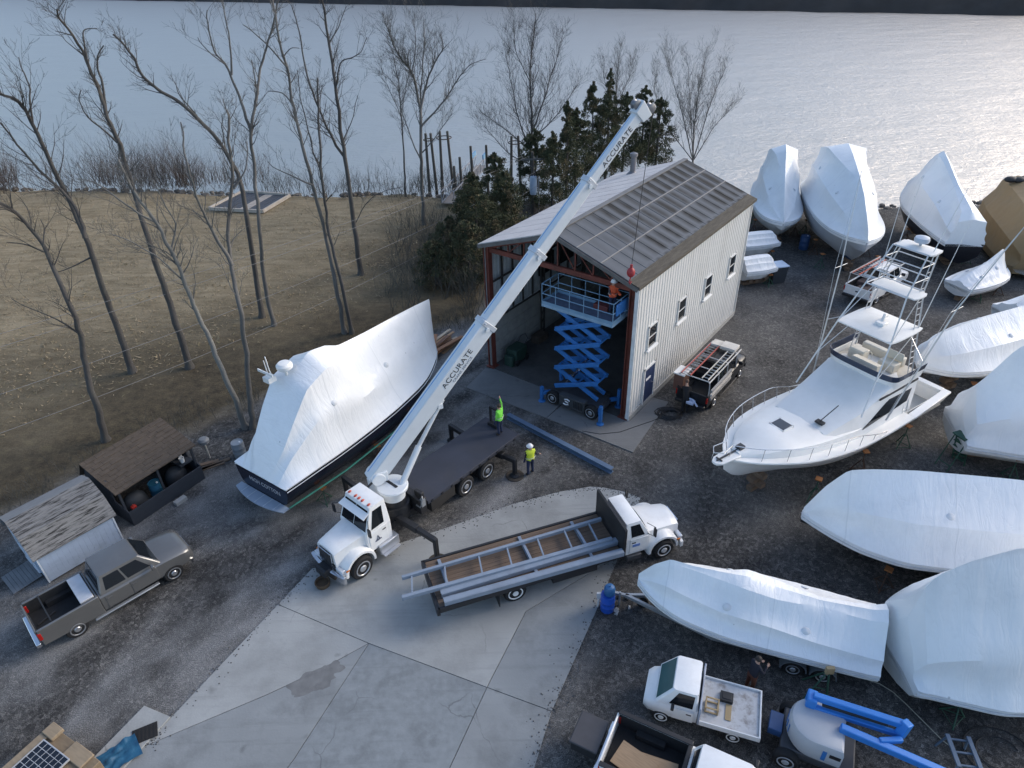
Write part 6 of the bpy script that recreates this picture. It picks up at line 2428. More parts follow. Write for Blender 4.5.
# by the shed
for i, (p, d_, L, b, ze, zr_) in enumerate((((16.4, 44.4), (.95, .25), 1.9, .95, 1.25, 2.1), ((17.6, 48.6), (.95, .2), 2.3, 1.0, 1.4, 2.2))):
    o = wrapped_boat('wrapped_boat', ['white wrapped skiff beside the far shed corner, in front of its neighbour', 'white wrapped skiff beside the far shed corner, the one behind'][i], 'boat', (*p, 0), head(*d_), L + .6,
        [(0, b * .9, ze, b * .6, lerp(ze, zr_, .6), b * .3, zr_ - .05, zr_), (.5, b, ze, b * .6, lerp(ze, zr_, .6), b * .3, zr_ - .05, zr_), (.86, b * .9, ze, b * .6, lerp(ze, zr_, .5), b * .3, zr_ - .1, zr_ - .05), (.94, b * .85, ze, b * .6, lerp(ze, zr_, .3), b * .3, lerp(ze, zr_, .6), lerp(ze, zr_, .65)), (1, b * .8, ze, b * .5, ze + .12, b * .2, ze + .2, ze + .22)], zk=.45, seed=7 + i, boot=.2)
    stands(o, L + .6, b * .8, .45, ['under the front skiff at the shed corner', 'under the rear skiff at the shed corner'][i], us=(.8,), blocks=(.3, .5, .8))
o = wrapped_boat('wrapped_boat', 'white wrapped boat mostly behind the shed with only its pointed peak showing', 'boat', (18.3, 55.5, 0), head(-.95, .3), 5.5,
   [(0, 1.0, 1.2, .6, 1.9, .15, 2.4, 2.5), (.25, 1.2, 1.2, .6, 2.2, .1, 3.4, 3.7), (.5, 1.2, 1.2, .7, 1.9, .1, 2.5, 2.6), (1, .06, 1.5, .05, 1.6, .03, 1.7, 1.75)], zk=.4, seed=9)
# right-hand row
o = wb('white wrapped boat with rounded bow directly behind the fishing boat transom', (21.5, 30.0), (.945, .325), 11.5,
   [(0, 1.8, 2.0, 1.3, 3.2, .3, 4.1, 4.2), (.4, 1.9, 2.0, 1.3, 3.3, .3, 4.3, 4.4), (.7, 1.85, 2.0, 1.25, 3.2, .25, 4.2, 4.3), (.87, 1.5, 2.05, 1.0, 3.05, .2, 3.95, 4.05), (.95, .95, 2.05, .7, 2.9, .15, 3.75, 3.85), (1, .25, 2.05, .2, 2.7, .1, 3.4, 3.55)], zk=.9, seed=10, sharp=.3, boot=.25)
stands(o, 11.5, 1.6, .9, 'under the boat behind the fishing boat', us=(.5, .8), blocks=(.2, .5, .78))
o = wrapped_boat('wrapped_boat', 'white wrapped boat with creased flat stern beside the green steps', 'boat', (20.9, 25.4, 0), head(.98, -.2), 11,
   [(0, 1.5, 1.5, 1.15, 1.9, .7, 2.4, 2.6), (.012, 1.54, 1.5, 1.2, 2.6, .5, 3.6, 3.85), (.03, 1.58, 1.5, 1.3, 2.75, .3, 4.15, 4.3), (.1, 1.68, 1.5, 1.35, 3.1, .35, 5.6, 5.9), (.16, 1.8, 1.5, 1.4, 3.3, .4, 6.3, 6.5), (.4, 2.1, 1.55, 1.5, 3.6, .4, 6.5, 6.7), (.7, 1.9, 1.8, 1.2, 3.6, .2, 5.6, 5.8), (1, .06, 2.3, .05, 3.0, .03, 3.8, 4.0)], zk=.6, seed=11, sharp=.3)
stands(o, 11, 1.7, .8, 'under the creased boat by the steps', us=(.2, .5), blocks=(.12, .35, .6))
o = wb('long white wrapped boat with clean smooth film in front of the fishing boat', (11.5, 19.75), (.985, -.17), 12,
   [(0, 1.9, 1.65, 1.3, 2.9, .3, 4.1, 4.2), (.45, 2.15, 1.65, 1.45, 3.1, .3, 4.35, 4.45), (.7, 2.1, 1.65, 1.4, 3.1, .25, 4.4, 4.5), (.83, 1.65, 1.7, 1.05, 3.05, .2, 4.25, 4.4), (.9, 1.15, 1.75, .75, 2.9, .15, 4.1, 4.25), (.955, .6, 1.78, .4, 2.6, .1, 3.2, 3.35), (1, .06, 1.8, .05, 1.95, .03, 2.1, 2.2)], zk=.6, seed=12, sharp=.3, boot=.3, hull=mat('black_hull', (.012, .013, .018)))
stands(o, 12, 1.85, .6, 'under the long smooth boat', us=(.45, .75), blocks=(.2, .5, .75))
o = wrapped_boat('wrapped_boat', 'white wrapped boat with wrinkled film and square stern at the lower right corner', 'boat', (12.35, 13.75, 0), head(.99, .06), 10,
   [(0, 1.45, 1.35, 1.1, 1.9, .6, 2.9, 3.2), (.015, 1.55, 1.35, 1.2, 2.4, .5, 4.2, 4.6), (.04, 1.62, 1.35, 1.28, 2.6, .3, 4.9, 5.1), (.12, 1.95, 1.35, 1.5, 2.9, .3, 5.4, 5.6), (.25, 2.4, 1.35, 1.75, 3.1, .3, 5.8, 6.0), (.5, 2.5, 1.4, 1.8, 3.2, .3, 5.9, 6.1), (.8, 1.6, 1.7, 1.0, 3.2, .15, 4.9, 5.0), (1, .06, 2.1, .05, 2.9, .03, 3.6, 3.8)], zk=.5, seed=13, sharp=.3, rough=.06)
stands(o, 10, 1.75, .6, 'under the wrinkled corner boat', us=(.15, .5), blocks=(.1, .4, .7))
# trailer boat
dv_ = V((.944, -.33, 0)).normalized()
bw_ = V((4.45, 16.95, 0))
Lj = 8.1
jr = head(-dv_.x, -dv_.y)
jt = wrapped_boat('wrapped_boat', 'white wrapped boat on a tandem axle trailer in the lower right of the yard', 'boat', bw_ + dv_ * Lj, jr, Lj,
   [(0, 1.42, 1.15, 1.2, 1.75, .55, 2.7, 2.85), (.05, 1.45, 1.15, 1.2, 1.75, .5, 2.55, 2.7), (.25, 1.48, 1.2, 1.2, 1.85, .35, 2.5, 2.6), (.42, 1.48, 1.22, 1.15, 2.0, .62, 2.62, 2.75), (.55, 1.46, 1.25, 1.1, 2.05, .65, 2.8, 2.95), (.63, 1.42, 1.28, 1.0, 2.0, .4, 2.75, 2.9), (.78, 1.22, 1.35, .8, 2.15, .15, 2.8, 2.88), (.87, .95, 1.42, .6, 2.2, .12, 2.85, 2.95), (.94, .6, 1.5, .35, 2.0, .08, 2.4, 2.5), (1, .12, 1.55, .1, 1.65, .05, 1.75, 1.85)], zk=.62, seed=14, sharp=.7, boot=.2, rough=.05)
JM = Matrix.Translation(bw_ + dv_ * Lj) @ Matrix.Rotation(jr, 4, 'Z')
tr_ = thing('boat_trailer', 'galvanised tandem axle trailer under the wrapped boat at lower right', 'trailer', JM.translation, jr)
mb = MB()
for s_ in (-1, 1):
    mb.bar((-.1, s_ * .95, .5), (5.2, s_ * .95, .5), .1, .14)
    mb.bar((5.2, s_ * .95, .5), (8.5, 0, .5), .1, .14)
for x in (.3, 2.6, 5.0):
    mb.bar((x, -.95, .44), (x, .95, .44), .09)
    for s_ in (-1, 1):
        mb.bar((x, s_ * .6, .44), (x, s_ * .6, .66), .07)
mb.bar((8.4, 0, .5), (9.1, 0, .5), .1)
mb.make('frame', GALV(), tr_)
mb = MB()
mb.cyl((8.7, .12, .0), (8.7, .12, .75), .04, n=10)
mb.make('jockey_leg', GALV(), tr_)
for s_ in (-1, 1):
    for x in (1.55, 2.5):
        wheel(tr_, x, s_ * 1.2, .34, .2, s_, GALV())
        mb = MB()
        secs = []
        for i in range(11):
            a_ = math.pi * i / 10
            c_, n_ = math.cos(a_), math.sin(a_)
            secs.append([V((x + c_ * r_, s_ * y_, .36 + n_ * r_)) for r_, y_ in ((.40, 1.06), (.40, 1.36), (.44, 1.36), (.44, 1.06))])
        mb.loft(secs)
        mb.make('mudguard', mat('dull_galv', (.16, .18, .2), .6, .3), tr_)
p_ = JM @ V((0, .6, 0))
q = thing('boarding_steps', 'dark plastic steps at the stern of the trailer boat', 'steps', JM @ V((-.55, -.55, 0)), jr)
mb = MB()
for i in range(5):
    mb.box(-.25 + .1 * i, -.0 + .1 * i, -.3, .3, .3 * i + .2, .3 * i + .24)
for s_ in (-.3, .3):
    mb.bar((-.3, s_, .05), (.4, s_, 1.6), .05)
    mb.bar((.4, s_, .0), (.4, s_, 1.6), .04)
mb.make('frame', mat('dark_steps', (.05, .06, .07), .7), q)
# sliver of another boat at the right edge
o = wrapped_boat('wrapped_boat', 'white wrapped boat whose corner just enters the right edge above its neighbour', 'boat', (30.0, 35.8, 0), head(.97, .2), 9,
   [(0, 1.4, 1.6, .9, 2.1, .2, 2.4, 2.5), (.3, 1.6, 1.6, 1., 2.6, .2, 3.4, 3.5), (.7, 1.4, 1.7, .9, 2.6, .2, 3.4, 3.5), (1, .06, 2, .05, 2.3, .03, 2.5, 2.6)], zk=.6, seed=16, sharp=.3)

# ------------------------------------------------------------------ sport fishing boat with a tuna tower
sfd = V((-.893, -.45, 0)).normalized()
SB = V((8.25, 21.65, 0))                       # tip of the bow pulpit
SL = 14.6
SO = SB - sfd * SL + V((-.585, 1.16, 0))
sfd = (SB - SO).normalized()
SR = head(sfd.x, sfd.y)
sf = thing('fishing_boat', 'white sport fishing boat with flybridge and tall aluminium tower standing on blocks', 'boat', SO, SR)
G = GEL()
LH = 13.9                                      # hull length, pulpit beyond
HT = [(0, 2.05, 1.95, 1.85, .85), (.15, 2.2, 1.98, 1.95, .85), (.3, 2.32, 2.05, 2.0, .85), (.5, 2.4, 2.2, 2.0, .85), (.65, 2.28, 2.4, 1.75, .88), (.78, 1.95, 2.6, 1.2, .98), (.88, 1.4, 2.78, .65, 1.2), (.95, .8, 2.88, .28, 1.65), (1, .12, 2.95, .05, 2.3)]
hs, dk_ = [], []
for i in range(49):
    u = i / 48
    b, zs, cb, zk_ = interp(HT, u)
    x = u * LH
    zc = lerp(zk_ + .4, zs - .35, .25 + .3 * sm(.6, 1, u))
    hs.append([V((x, y, z)) for y, z in ((0, zk_), (cb * .6, lerp(zk_, zc, .5)), (cb, zc), (lerp(cb, b, .55), lerp(zc, zs, .55)), (b, zs - .06), (b - .02, zs), (b - .12, zs + .0), (-b + .12, zs), (-b + .02, zs), (-b, zs - .06), (-lerp(cb, b, .55), lerp(zc, zs, .55)), (-cb, zc), (-cb * .6, lerp(zk_, zc, .5)))])
# aft cockpit cut down: hull loft without deck there
mb = MB()
ic = 12
mb.loft(hs[ic:], True)
aft = [[p for p in s_[:6]] for s_ in hs[:ic + 1]]
mb.loft(aft, False, False)
mb.loft([[V((p.x, -p.y, p.z)) for p in s_[:6]] for s_ in hs[:ic + 1]], False, False)
mb.add([*hs[0][:5], *[V((p.x, -p.y, p.z)) for p in reversed(hs[0][1:5])]], [tuple(range(9))])
hb_ = mb.make('hull', [G, BOTTOM()], sf, ang=45)
mb = MB()
for i in range(ic):
    pass
cx = hs[ic][0].x
mb.box(.12, cx, -1.85, 1.85, 1.15, 1.2)
mb.make('cockpit_floor', mat('cockpit_grey', (.42, .42, .40), .6, var=.1), sf)
mb = MB()
for s_ in (-1, 1):
    P = [(0, s_ * 2.07), (cx, s_ * (interp(HT, cx / LH)[0] + .02)), (cx, s_ * (interp(HT, cx / LH)[0] - .35)), (0, s_ * 1.7)]
    mb.prism(P if s_ > 0 else P[::-1], 1.9, 2.02)
mb.box(-.03, .32, -1.7, 1.7, 1.9, 2.02)
mb.box(.3, .34, -1.7, 1.7, 1.2, 1.9)
for s_ in (-1, 1):
    mb.box(.32, cx, *sorted((s_ * 1.72, s_ * 1.76)), 1.2, 1.9)
mb.make('covering_board', G, sf, bevel=.02)
mb = MB()
mb.box(-.5, -.03, -1.6, 1.6, .86, .95)
mb.make('swim_platform', G, sf, bevel=.02)
# foredeck crown and trunk
tr = []
for i in range(21):
    u = .50 + .46 * i / 20
    b, zs, cb, zk_ = interp(HT, u)
    k = sm(0, .35, (1 - (u - .5) / .46))
    w_ = max(.12, b - .3) * (.9 if u < .9 else .8)
    tr.append([V((u * LH, y * w_, zs + .0 + z)) for y, z in ((-1, -.02), (-.93, .1 + .28 * k), (-.6, .17 + .38 * k), (0, .2 + .42 * k), (.6, .17 + .38 * k), (.93, .1 + .28 * k), (1, -.02))])
mb = MB()
mb.loft(tr, True, True)
mb.make('foredeck', G, sf, ang=50)
# deckhouse: long sloping front, side windows, bridge coaming
mb = MB()
DH = [(3.0, 1.72, 2.0, 1.62, 4.0), (5.3, 1.8, 2.1, 1.62, 4.08), (5.45, 1.8, 2.12, 1.6, 4.02), (6.9, 1.85, 2.2, 1.58, 3.42), (9.2, 1.6, 2.5, 1.35, 2.95)]
secs = []
for x, b, z0_, bt, zt in DH:
    secs.append([V((x, y, z)) for y, z in ((-b, z0_), (-lerp(b, bt, .15), z0_ + .12), (-bt, zt - .08), (-bt * .9, zt), (0, zt + .06), (bt * .9, zt), (bt, zt - .08), (lerp(b, bt, .15), z0_ + .12), (b, z0_))])
mb.loft(secs)
dh = mb.make('deckhouse', G, sf, ang=40)
for s_ in (-1, 1):
    mb = MB()
    q = [V((3.6, s_ * 1.71, 2.72)), V((7.0, s_ * 1.79, 2.52)), V((5.2, s_ * 1.67, 3.42)), V((3.4, s_ * 1.655, 3.35))]
    n_ = (q[1] - q[0]).cross(q[3] - q[0]).normalized() * .02
    if n_.y * s_ < 0:
        n_ = -n_
    mb.hexa([p - n_ * .5 for p in q] + [p + n_ for p in q])
    mb.make('side_window', GLASS(), dh, ang=0)
    mb = MB()
    mb.bar((3.1, s_ * 1.66, 3.74), (6.0, s_ * 1.65, 3.68), .05, .09)
    mb.make('dark_trim', BLACK(), dh)
mb = MB()
mb.hexa([(10.15, -.33, 3.1), (10.75, -.33, 3.08), (10.75, .33, 3.08), (10.15, .33, 3.1), (10.15, -.33, 3.235), (10.75, -.33, 3.225), (10.75, .33, 3.225), (10.15, .33, 3.235)])
h2_ = mb.make('deck_hatch', mat('smoked_hatch', (.05, .06, .075), .25), sf, bevel=.02)
mb = MB()
for q in ((10.1, 10.15, -.38, .38), (10.75, 10.8, -.38, .38), (10.1, 10.8, -.38, -.33), (10.1, 10.8, .33, .38)):
    mb.box(*q, 3.05, 3.215)
mb.make('frame', G, h2_)
mb = MB()
mb.box(8.75, 9.0, .62, 1.0, 3.1, 3.2)
mb.tube([(8.9, .8, 3.2), (7.9, .9, 3.72)], .025, 6)
mb.make('searchlight', BLACK(), sf, bevel=.02)
# flybridge
fb = MB()
rim = []
for i in range(25):
    a_ = math.pi * (-.5 + i / 24)
    rim.append((4.75 + .62 * abs(math.cos(a_)) ** .6, 1.68 * math.copysign(abs(math.sin(a_)) ** .5, math.sin(a_))))
rim = [(3.0, -1.68)] + rim + [(3.0, 1.68)]
def rsec(k, z, dx=0):
    return [V((3.0 + (x - 3.0) * k + dx, y * k, z)) for x, y in rim]
def wallstrip(m_, a_, b_, th=.05):
    ia = [V((p.x - th if p.x > 3.05 else p.x, p.y * (1 - th / 1.6), p.z)) for p in a_]
    ib = [V((p.x - th if p.x > 3.05 else p.x, p.y * (1 - th / 1.6), p.z)) for p in b_]
    m_.loft([a_, b_, ib, ia, a_], False, False)
wallstrip(fb, rsec(1.0, 3.9), rsec(1.03, 4.3))
fb.make('bridge_coaming', G, sf, ang=50)
fb = MB()
wallstrip(fb, rsec(1.035, 4.3), rsec(1.07, 4.62), .02)
fb.mi = []
fb.make('bridge_windscreen', mat('smoked_screen', (.03, .04, .07), .12, spec=.6), sf, ang=50)
fb = MB()
fb.prism([(x * .98 + .05, y * .96) for x, y in rim], 4.0, 4.05)
fb.make('bridge_floor', mat('bridge_floor_cream', (.52, .49, .43), .7), sf)
fb = MB()
fb.box(4.0, 4.5, -1.2, -.4, 4.05, 4.6)
fb.box(3.7, 4.3, .2, 1.0, 4.05, 4.5)
fb.box(3.6, 3.72, .2, 1.0, 4.5, 4.9)
fb.box(3.05, 3.4, -1.2, .9, 4.05, 4.5)
fb.make('bridge_seat', mat('cream_vinyl', (.62, .58, .49), .6, var=.08), sf, bevel=.06)
fb = MB()
fb.hexa([(4.6, -.7, 4.05), (5.15, -.7, 4.05), (5.15, .7, 4.05), (4.6, .7, 4.05), (4.65, -.65, 4.5), (5.05, -.65, 4.58), (5.05, .65, 4.58), (4.65, .65, 4.5)])
fb.torus((4.55, -.2, 4.6), (1, 0, .5), .2, .02)
fb.make('helm_console', mat('cream_vinyl', (.62, .58, .49)), sf, bevel=.03)
# rails
RL = mat('stainless_rail', (.62, .62, .62), .25, .7, var=.05)
for s_ in (-1, 1):
    top, stn = [], []
    for i in range(25):
        u = .42 + .575 * i / 24
        b, zs, _, _ = interp(HT, u)
        hgt = .18 + .55 * sm(.42, .62, u)
        top.append(V((u * LH, s_ * (b - .06 + .04 * sm(.5, 1, u)), zs + hgt)))
    top.append(V((LH + .55, s_ * .28, 3.62)))
    mb = MB()
    mb.tube(top, .02, 6)
    for i in range(0, 25, 3):
        u = .42 + .575 * i / 24
        b, zs, _, _ = interp(HT, u)
        mb.tube([V((u * LH - .08, s_ * (b - .12), zs)), top[i]], .016, 6)
    mb.make('bow_rail', RL, sf)
mb = MB()
mb.tube([V((LH + .55, -.28, 3.62)), V((LH + .85, 0, 3.6)), V((LH + .55, .28, 3.62))], .02, 6)
mb.tube([V((LH + .6, -.25, 3.0)), V((LH + .75, -.05, 3.6))], .016, 6)
mb.make('pulpit_rail', RL, sf)
mb = MB()
pr = [(LH - .55, -.34), (LH + .45, -.28), (LH + .68, -.14), (LH + .72, 0), (LH + .68, .14), (LH + .45, .28), (LH - .55, .34)]
mb.prism(pr, 2.92, 3.02)
mb.make('bow_pulpit', G, sf, bevel=.02)
mb = MB()
mb.bar((LH - .7, 0, 3.07), (LH + .55, 0, 3.05), .06)
mb.bar((LH + .4, -.16, 3.05), (LH + .4, .16, 3.05), .05)
mb.box(LH - 1.0, LH - .7, -.14, .14, 3.02, 3.2)
mb.make('anchor', mat('dark_anchor', (.06, .06, .065), .5, .4), sf)
# tower
TA = mat('tower_aluminium', (.58, .59, .60), .35, .5, var=.08)
HTP = 6.4
legs0 = [(7.3, 1.72, 3.3), (7.3, -1.72, 3.3), (3.3, 1.75, 2.02), (3.3, -1.75, 2.02)]
leg1 = [(5.9, 1.3, HTP), (5.9, -1.3, HTP), (3.7, 1.2, HTP), (3.7, -1.2, HTP)]
leg2 = [(5.2, 1.0, 8.25), (5.2, -.9, 8.25), (4.0, 1.05, 8.25), (4.0, -.85, 8.25)]
leg3 = [(4.3, .88, 9.9), (4.3, -.68, 9.9), (3.45, .88, 9.9), (3.45, -.68, 9.9)]
mb = MB()
for a_, b_, c_, d_ in zip(legs0, leg1, leg2, leg3):
    mb.tube([a_, b_, c_, d_], .035, 7)
for lv_ in (leg1, leg2, leg3):
    for i, j in ((0, 1), (2, 3), (0, 2), (1, 3)):
        mb.tube([lv_[i], lv_[j]], .028, 6)
for f in (.35, .7):
    for i, j in ((0, 1), (2, 3), (0, 2), (1, 3)):
        mb.tube([V(leg2[i]).lerp(V(leg3[i]), f), V(leg2[j]).lerp(V(leg3[j]), f)], .024, 6)
for s_ in (0, 1):
    mb.tube([leg1[s_], leg2[s_ + 2]], .02, 6)
    mb.tube([V(leg0) if False else V(legs0[s_]).lerp(V(leg1[s_]), .5), leg1[s_ + 2]], .02, 6)
tw_ = mb.make('tower', TA, sf)
for s_ in (1, -1):
    mb = MB()
    k = 2 if s_ > 0 else 3
    path = [V(legs0[k]), V(leg1[k]), V(leg2[k]), V(leg3[k])]
    off = V((.36, 0, 0))
    mb.tube([p + off for p in path], .022, 6)
    for a_, b_ in zip(path, path[1:]):
        n_ = int((b_ - a_).length / .3)
        for i in range(n_):
            p = a_.lerp(b_, (i + .5) / n_)
            mb.tube([p, p + off], .018, 5)
    mb.make('ladder', TA, tw_)


def topsheet(x0, x1, y0, y1, z, crown, th=.06):
    m_ = MB()
    g1, g2 = [], []
    for i in range(9):
        r1, r2 = [], []
        for j in range(9):
            u, v = i / 8, j / 8
            cx_ = 1 - abs(2 * v - 1) ** 4 * .12
            x = lerp(x0, x1, u)
            y = lerp(y0, y1, v)
            e_ = 1 - .06 * abs(2 * u - 1) ** 4
            q = V((x, y * e_, z + crown * (1 - (2 * u - 1) ** 2) * (1 - (2 * v - 1) ** 2)))
            r1.append(q)
            r2.append(q - V((0, 0, th)))
        g1.append(r1)
        g2.append(r2)
    m_.loft(g1, False, False)
    m_.loft(g2, False, False)
    edge = [g1[0][j] for j in range(9)] + [g1[i][8] for i in range(1, 9)] + [g1[8][j] for j in range(7, -1, -1)] + [g1[i][0] for i in range(7, 0, -1)]
    m_.loft([edge, [p - V((0, 0, th)) for p in edge]], False)
    return m_


CAN = mat('white_canvas', (.76, .76, .74), .6, var=.05, dirt=(.55, .54, .5), damt=.3)
topsheet(3.6, 6.0, -1.36, 1.42, HTP + .05, .16).make('hardtop', CAN, sf, ang=50)
topsheet(4.2, 5.15, -.72, 1.38, 8.3, .04).make('tower_belly_rail', CAN, tw_, ang=50)
topsheet(3.4, 4.3, -.6, 1.05, 9.95, .06).make('tower_top', CAN, tw_, ang=50)
mb = MB()
mb.lathe((3.8, .2, 10.02), (0, 0, 1), [(.06, 0), (.06, .12), (.29, .16), (.31, .26), (.28, .36), (.1, .42), (.02, .43)], 20)
mb.make('radome', mat('radome_grey', (.5, .55, .62), .4), tw_)
mb = MB()
mb.tube([(5.0, .2, HTP + .2), (4.6, .05, HTP + .45), (4.3, 0, HTP + .3)], .09, 8)
mb.box(4.8, 5.2, .0, .4, HTP + .15, HTP + .3)
mb.make('spotlight', GEL(), sf, bevel=.03)
# outriggers: paired poles raised from the deck edge
for s_ in (-1, 1):
    mb = MB()
    a_ = V((5.6, s_ * 2.0, 2.6))
    b_ = V((4.4, s_ * 2.7, 8.2))
    c_ = V((3.2, s_ * 3.6, 12.2))
    mb.tube([a_, b_, c_], [.04, .032, .018], 6)
    mb.tube([b_ + V((.45, 0, 0)), b_ - V((.45, 0, 0))], .015, 5)
    mb.tube([a_ + V((0, 0, .3)), b_ + V((.45, 0, 0)), c_], .008, 4)
    mb.tube([V((4.4, s_ * 1.3, 6.3)), a_.lerp(b_, .55)], .018, 5)
    mb.make('outrigger_pole', TA, sf)
for k, (x, y) in enumerate(((3.7, 1.2), (3.7, -1.2), (3.9, .85), (3.9, -.65))):
    mb = MB()
    zt = 11.2 if k < 2 else 12.6
    mb.tube([(x, y, HTP if k < 2 else 9.9), (x - .6, y * 1.25, zt)], [.022, .01], 5)
    mb.make('whip_antenna', GEL(), tw_)
stands(sf, SL, 2.15, .85, 'under the fishing boat', us=(.22, .45, .68), blocks=(.12, .45, .78))
# ------------------------------------------------------------------ small gambrel shed
SHW = mat('pale_blue_siding', (.36, .44, .56), .6, var=.06, dirt=(.22, .26, .31), damt=.35, dscale=1.5)
SHR = R(49.9)
t = thing('garden_shed', 'small pale blue gambrel shed with worn blackened roof shingles', 'shed', (-19.01, 18.93, 0), SHR)
SLn, SWd = 2.99, 2.9
G5 = [(0, .12), (0, 1.62), (.42, 2.28), (1.45, 2.66), (2.48, 2.28), (2.9, 1.62), (2.9, .12)]
for x0, x1, nm in ((0, .05, 'end_wall'), (SLn - .05, SLn, 'end_wall')):
    mb = MB()
    mb.prof(G5, x0, x1, 'x')
    mb.make(nm, SHW, t)
for y in (.0, SWd):
    mb = MB()
    n_ = 14
    for i in range(n_):
        x = .05 + i * (SLn - .1) / n_
        mb.box(x + .004, x + (SLn - .1) / n_ - .004, y - .015, y + .015, .12, 1.6)
    mb.box(.05, SLn - .05, y - .008, y + .008, .12, 1.6)
    mb.make('side_wall', SHW, t)
mb = MB()
for x in (-.025, SLn - .03):
    for y in (-.03, SWd - .06):
        mb.box(x, x + .06, y, y + .09, .1, 1.6)
mb.make('corner_trim', mat('pale_trim', (.58, .63, .68), .5), t)
SHG = mat('worn_shingles', (.19, .19, .19), .9, var=.25, scale=2.5, stretch=(.55, 5, 5), bump=.3, dirt=(.012, .012, .013), damt=1.6, dscale=2.6)
SHG2 = mat('grey_shingles', (.20, .205, .21), .9, var=.2, scale=3, stretch=(1, 3, 3), bump=.3)
R5 = [(-.16, 1.50), (.42, 2.30), (1.45, 2.68), (2.48, 2.30), (3.06, 1.50)]
for k in range(4):
    (ya, za), (yb, zb) = R5[k], R5[k + 1]
    n_ = 5 if k in (0, 3) else 7
    for j in range(n_):
        pass
    mb = MB()
    for j in range(n_):
        if k < 2:
            u0, u1 = j / n_, (j + 1) / n_
            lo, hi = .018, .004
        else:
            u0, u1 = j / n_, (j + 1) / n_
            lo, hi = .004, .018
        q0, q1 = (lerp(ya, yb, u0), lerp(za, zb, u0)), (lerp(ya, yb, u1), lerp(za, zb, u1))
        mb.hexa([(-.14, q0[0], q0[1]), (SLn + .14, q0[0], q0[1]), (SLn + .14, q1[0], q1[1]), (-.14, q1[0], q1[1]),
                 (-.14, q0[0], q0[1] + .03 + lo), (SLn + .14, q0[0], q0[1] + .03 + lo), (SLn + .14, q1[0], q1[1] + .03 + hi), (-.14, q1[0], q1[1] + .03 + hi)])
    mb.make('roof_slope', SHG if k < 2 else SHG2, t, ang=0)
for k in range(2):
    mb = MB()
    y0 = .72 + .74 * k
    mb.box(-.04, -.0, y0, y0 + .7, .16, 1.85)
    dd_ = mb.make('door', mat('pale_blue_door', (.42, .50, .60), .6), t)
    mb = MB()
    for a_, b_ in (((y0, .2), (y0 + .7, 1.0)), ((y0 + .7, .2), (y0, 1.0)), ((y0, 1.0), (y0 + .7, 1.0)), ((y0, .2), (y0 + .7, .2)), ((y0, 1.0), (y0, 1.8)), ((y0 + .7, 1.0), (y0 + .7, 1.8)), ((y0, 1.8), (y0 + .7, 1.8))):
        mb.bar((-.05, a_[0], a_[1]), (-.05, b_[0], b_[1]), .02, .07, up=(1, 0, 0))
    mb.make('cross_brace', mat('pale_trim', (.58, .63, .68)), dd_)
mb = MB()
for i in range(8):
    x = -1.15 + i * .14
    mb.hexa([(x, .58, .02 + .012 * i), (x + .13, .58, .03 + .012 * i), (x + .13, 1.95, .03 + .012 * i), (x, 1.95, .02 + .012 * i), (x, .58, .05 + .012 * i), (x + .13, .58, .06 + .012 * i), (x + .13, 1.95, .06 + .012 * i), (x, 1.95, .05 + .012 * i)])
mb.make('ramp', mat('grey_ramp_boards', (.15, .16, .17), .85, var=.25), t)
mb = MB()
mb.box(.1, 2.9, .1, 2.8, .0, .13)
mb.make('floor_frame', DKGREY(), t)

# ------------------------------------------------------------------ open fronted lean-to
LTR = R(56.3)
LT0 = V((-16.98, 22.08, 0))
LM = Matrix.Translation(LT0) @ Matrix.Rotation(LTR, 4, 'Z')
t = thing('open_shelter', 'dark open fronted lean-to with brown shingle roof and low front wall', 'shelter', LT0, LTR)
NV = mat('dark_slate_boards', (.028, .034, .045), .7, var=.2, stretch=(1, 1, 5))
mb = MB()
mb.box(0, 3.7, 0, .06, 0, .78)
mb.make('front_wall', NV, t, bevel=.01)
for x in (0, 3.68):
    mb = MB()
    mb.prof([(.06, 0), (2.9, 0), (2.9, 1.7), (2.45, 2.5), (.95, 2.15), (.95, 1.0), (.06, .8)], x, x + .05, 'x')
    mb.make('side_wall', NV, t)
mb = MB()
mb.box(.05, 3.68, 2.86, 2.9, 0, 1.7)
mb.make('back_wall', NV, t)
for x in (.02, 1.85, 3.62):
    mb = MB()
    mb.box(x, x + .09, .3, .39, 0, 1.93)
    mb.make('post', NV, t)
SB_ = mat('brown_shingles', (.085, .066, .050), .92, var=.3, scale=3, stretch=(1, 2, 2), bump=.4, bscale=14)
for (ya, za), (yb, zb), n_ in (((.12, 1.86), (2.5, 2.56), 10), ((2.5, 2.56), (3.05, 1.62), 4)):
    mb = MB()
    for j in range(n_):
        u0, u1 = j / n_, (j + 1) / n_
        q0, q1 = (lerp(ya, yb, u0), lerp(za, zb, u0)), (lerp(ya, yb, u1), lerp(za, zb, u1))
        for i in range(9):
            xa, xb = max(-.15, -.15 + (i - .5 * (j % 2)) * 4.0 / 9), (3.85 if i == 8 else -.15 + (i + 1 - .5 * (j % 2)) * 4.0 / 9)
            o_ = .012 * ((i * 7 + j * 3) % 3)
            mb.hexa([(xa + .003, *q0), (xb - .003, *q0), (xb - .003, *q1), (xa + .003, *q1)] + [(xa + .003, q0[0], q0[1] + .05 + o_), (xb - .003, q0[0], q0[1] + .05 + o_), (xb - .003, q1[0], q1[1] + .035 + o_ * .5), (xa + .003, q1[0], q1[1] + .035 + o_ * .5)])
    mb.make('roof', SB_, t, ang=0)


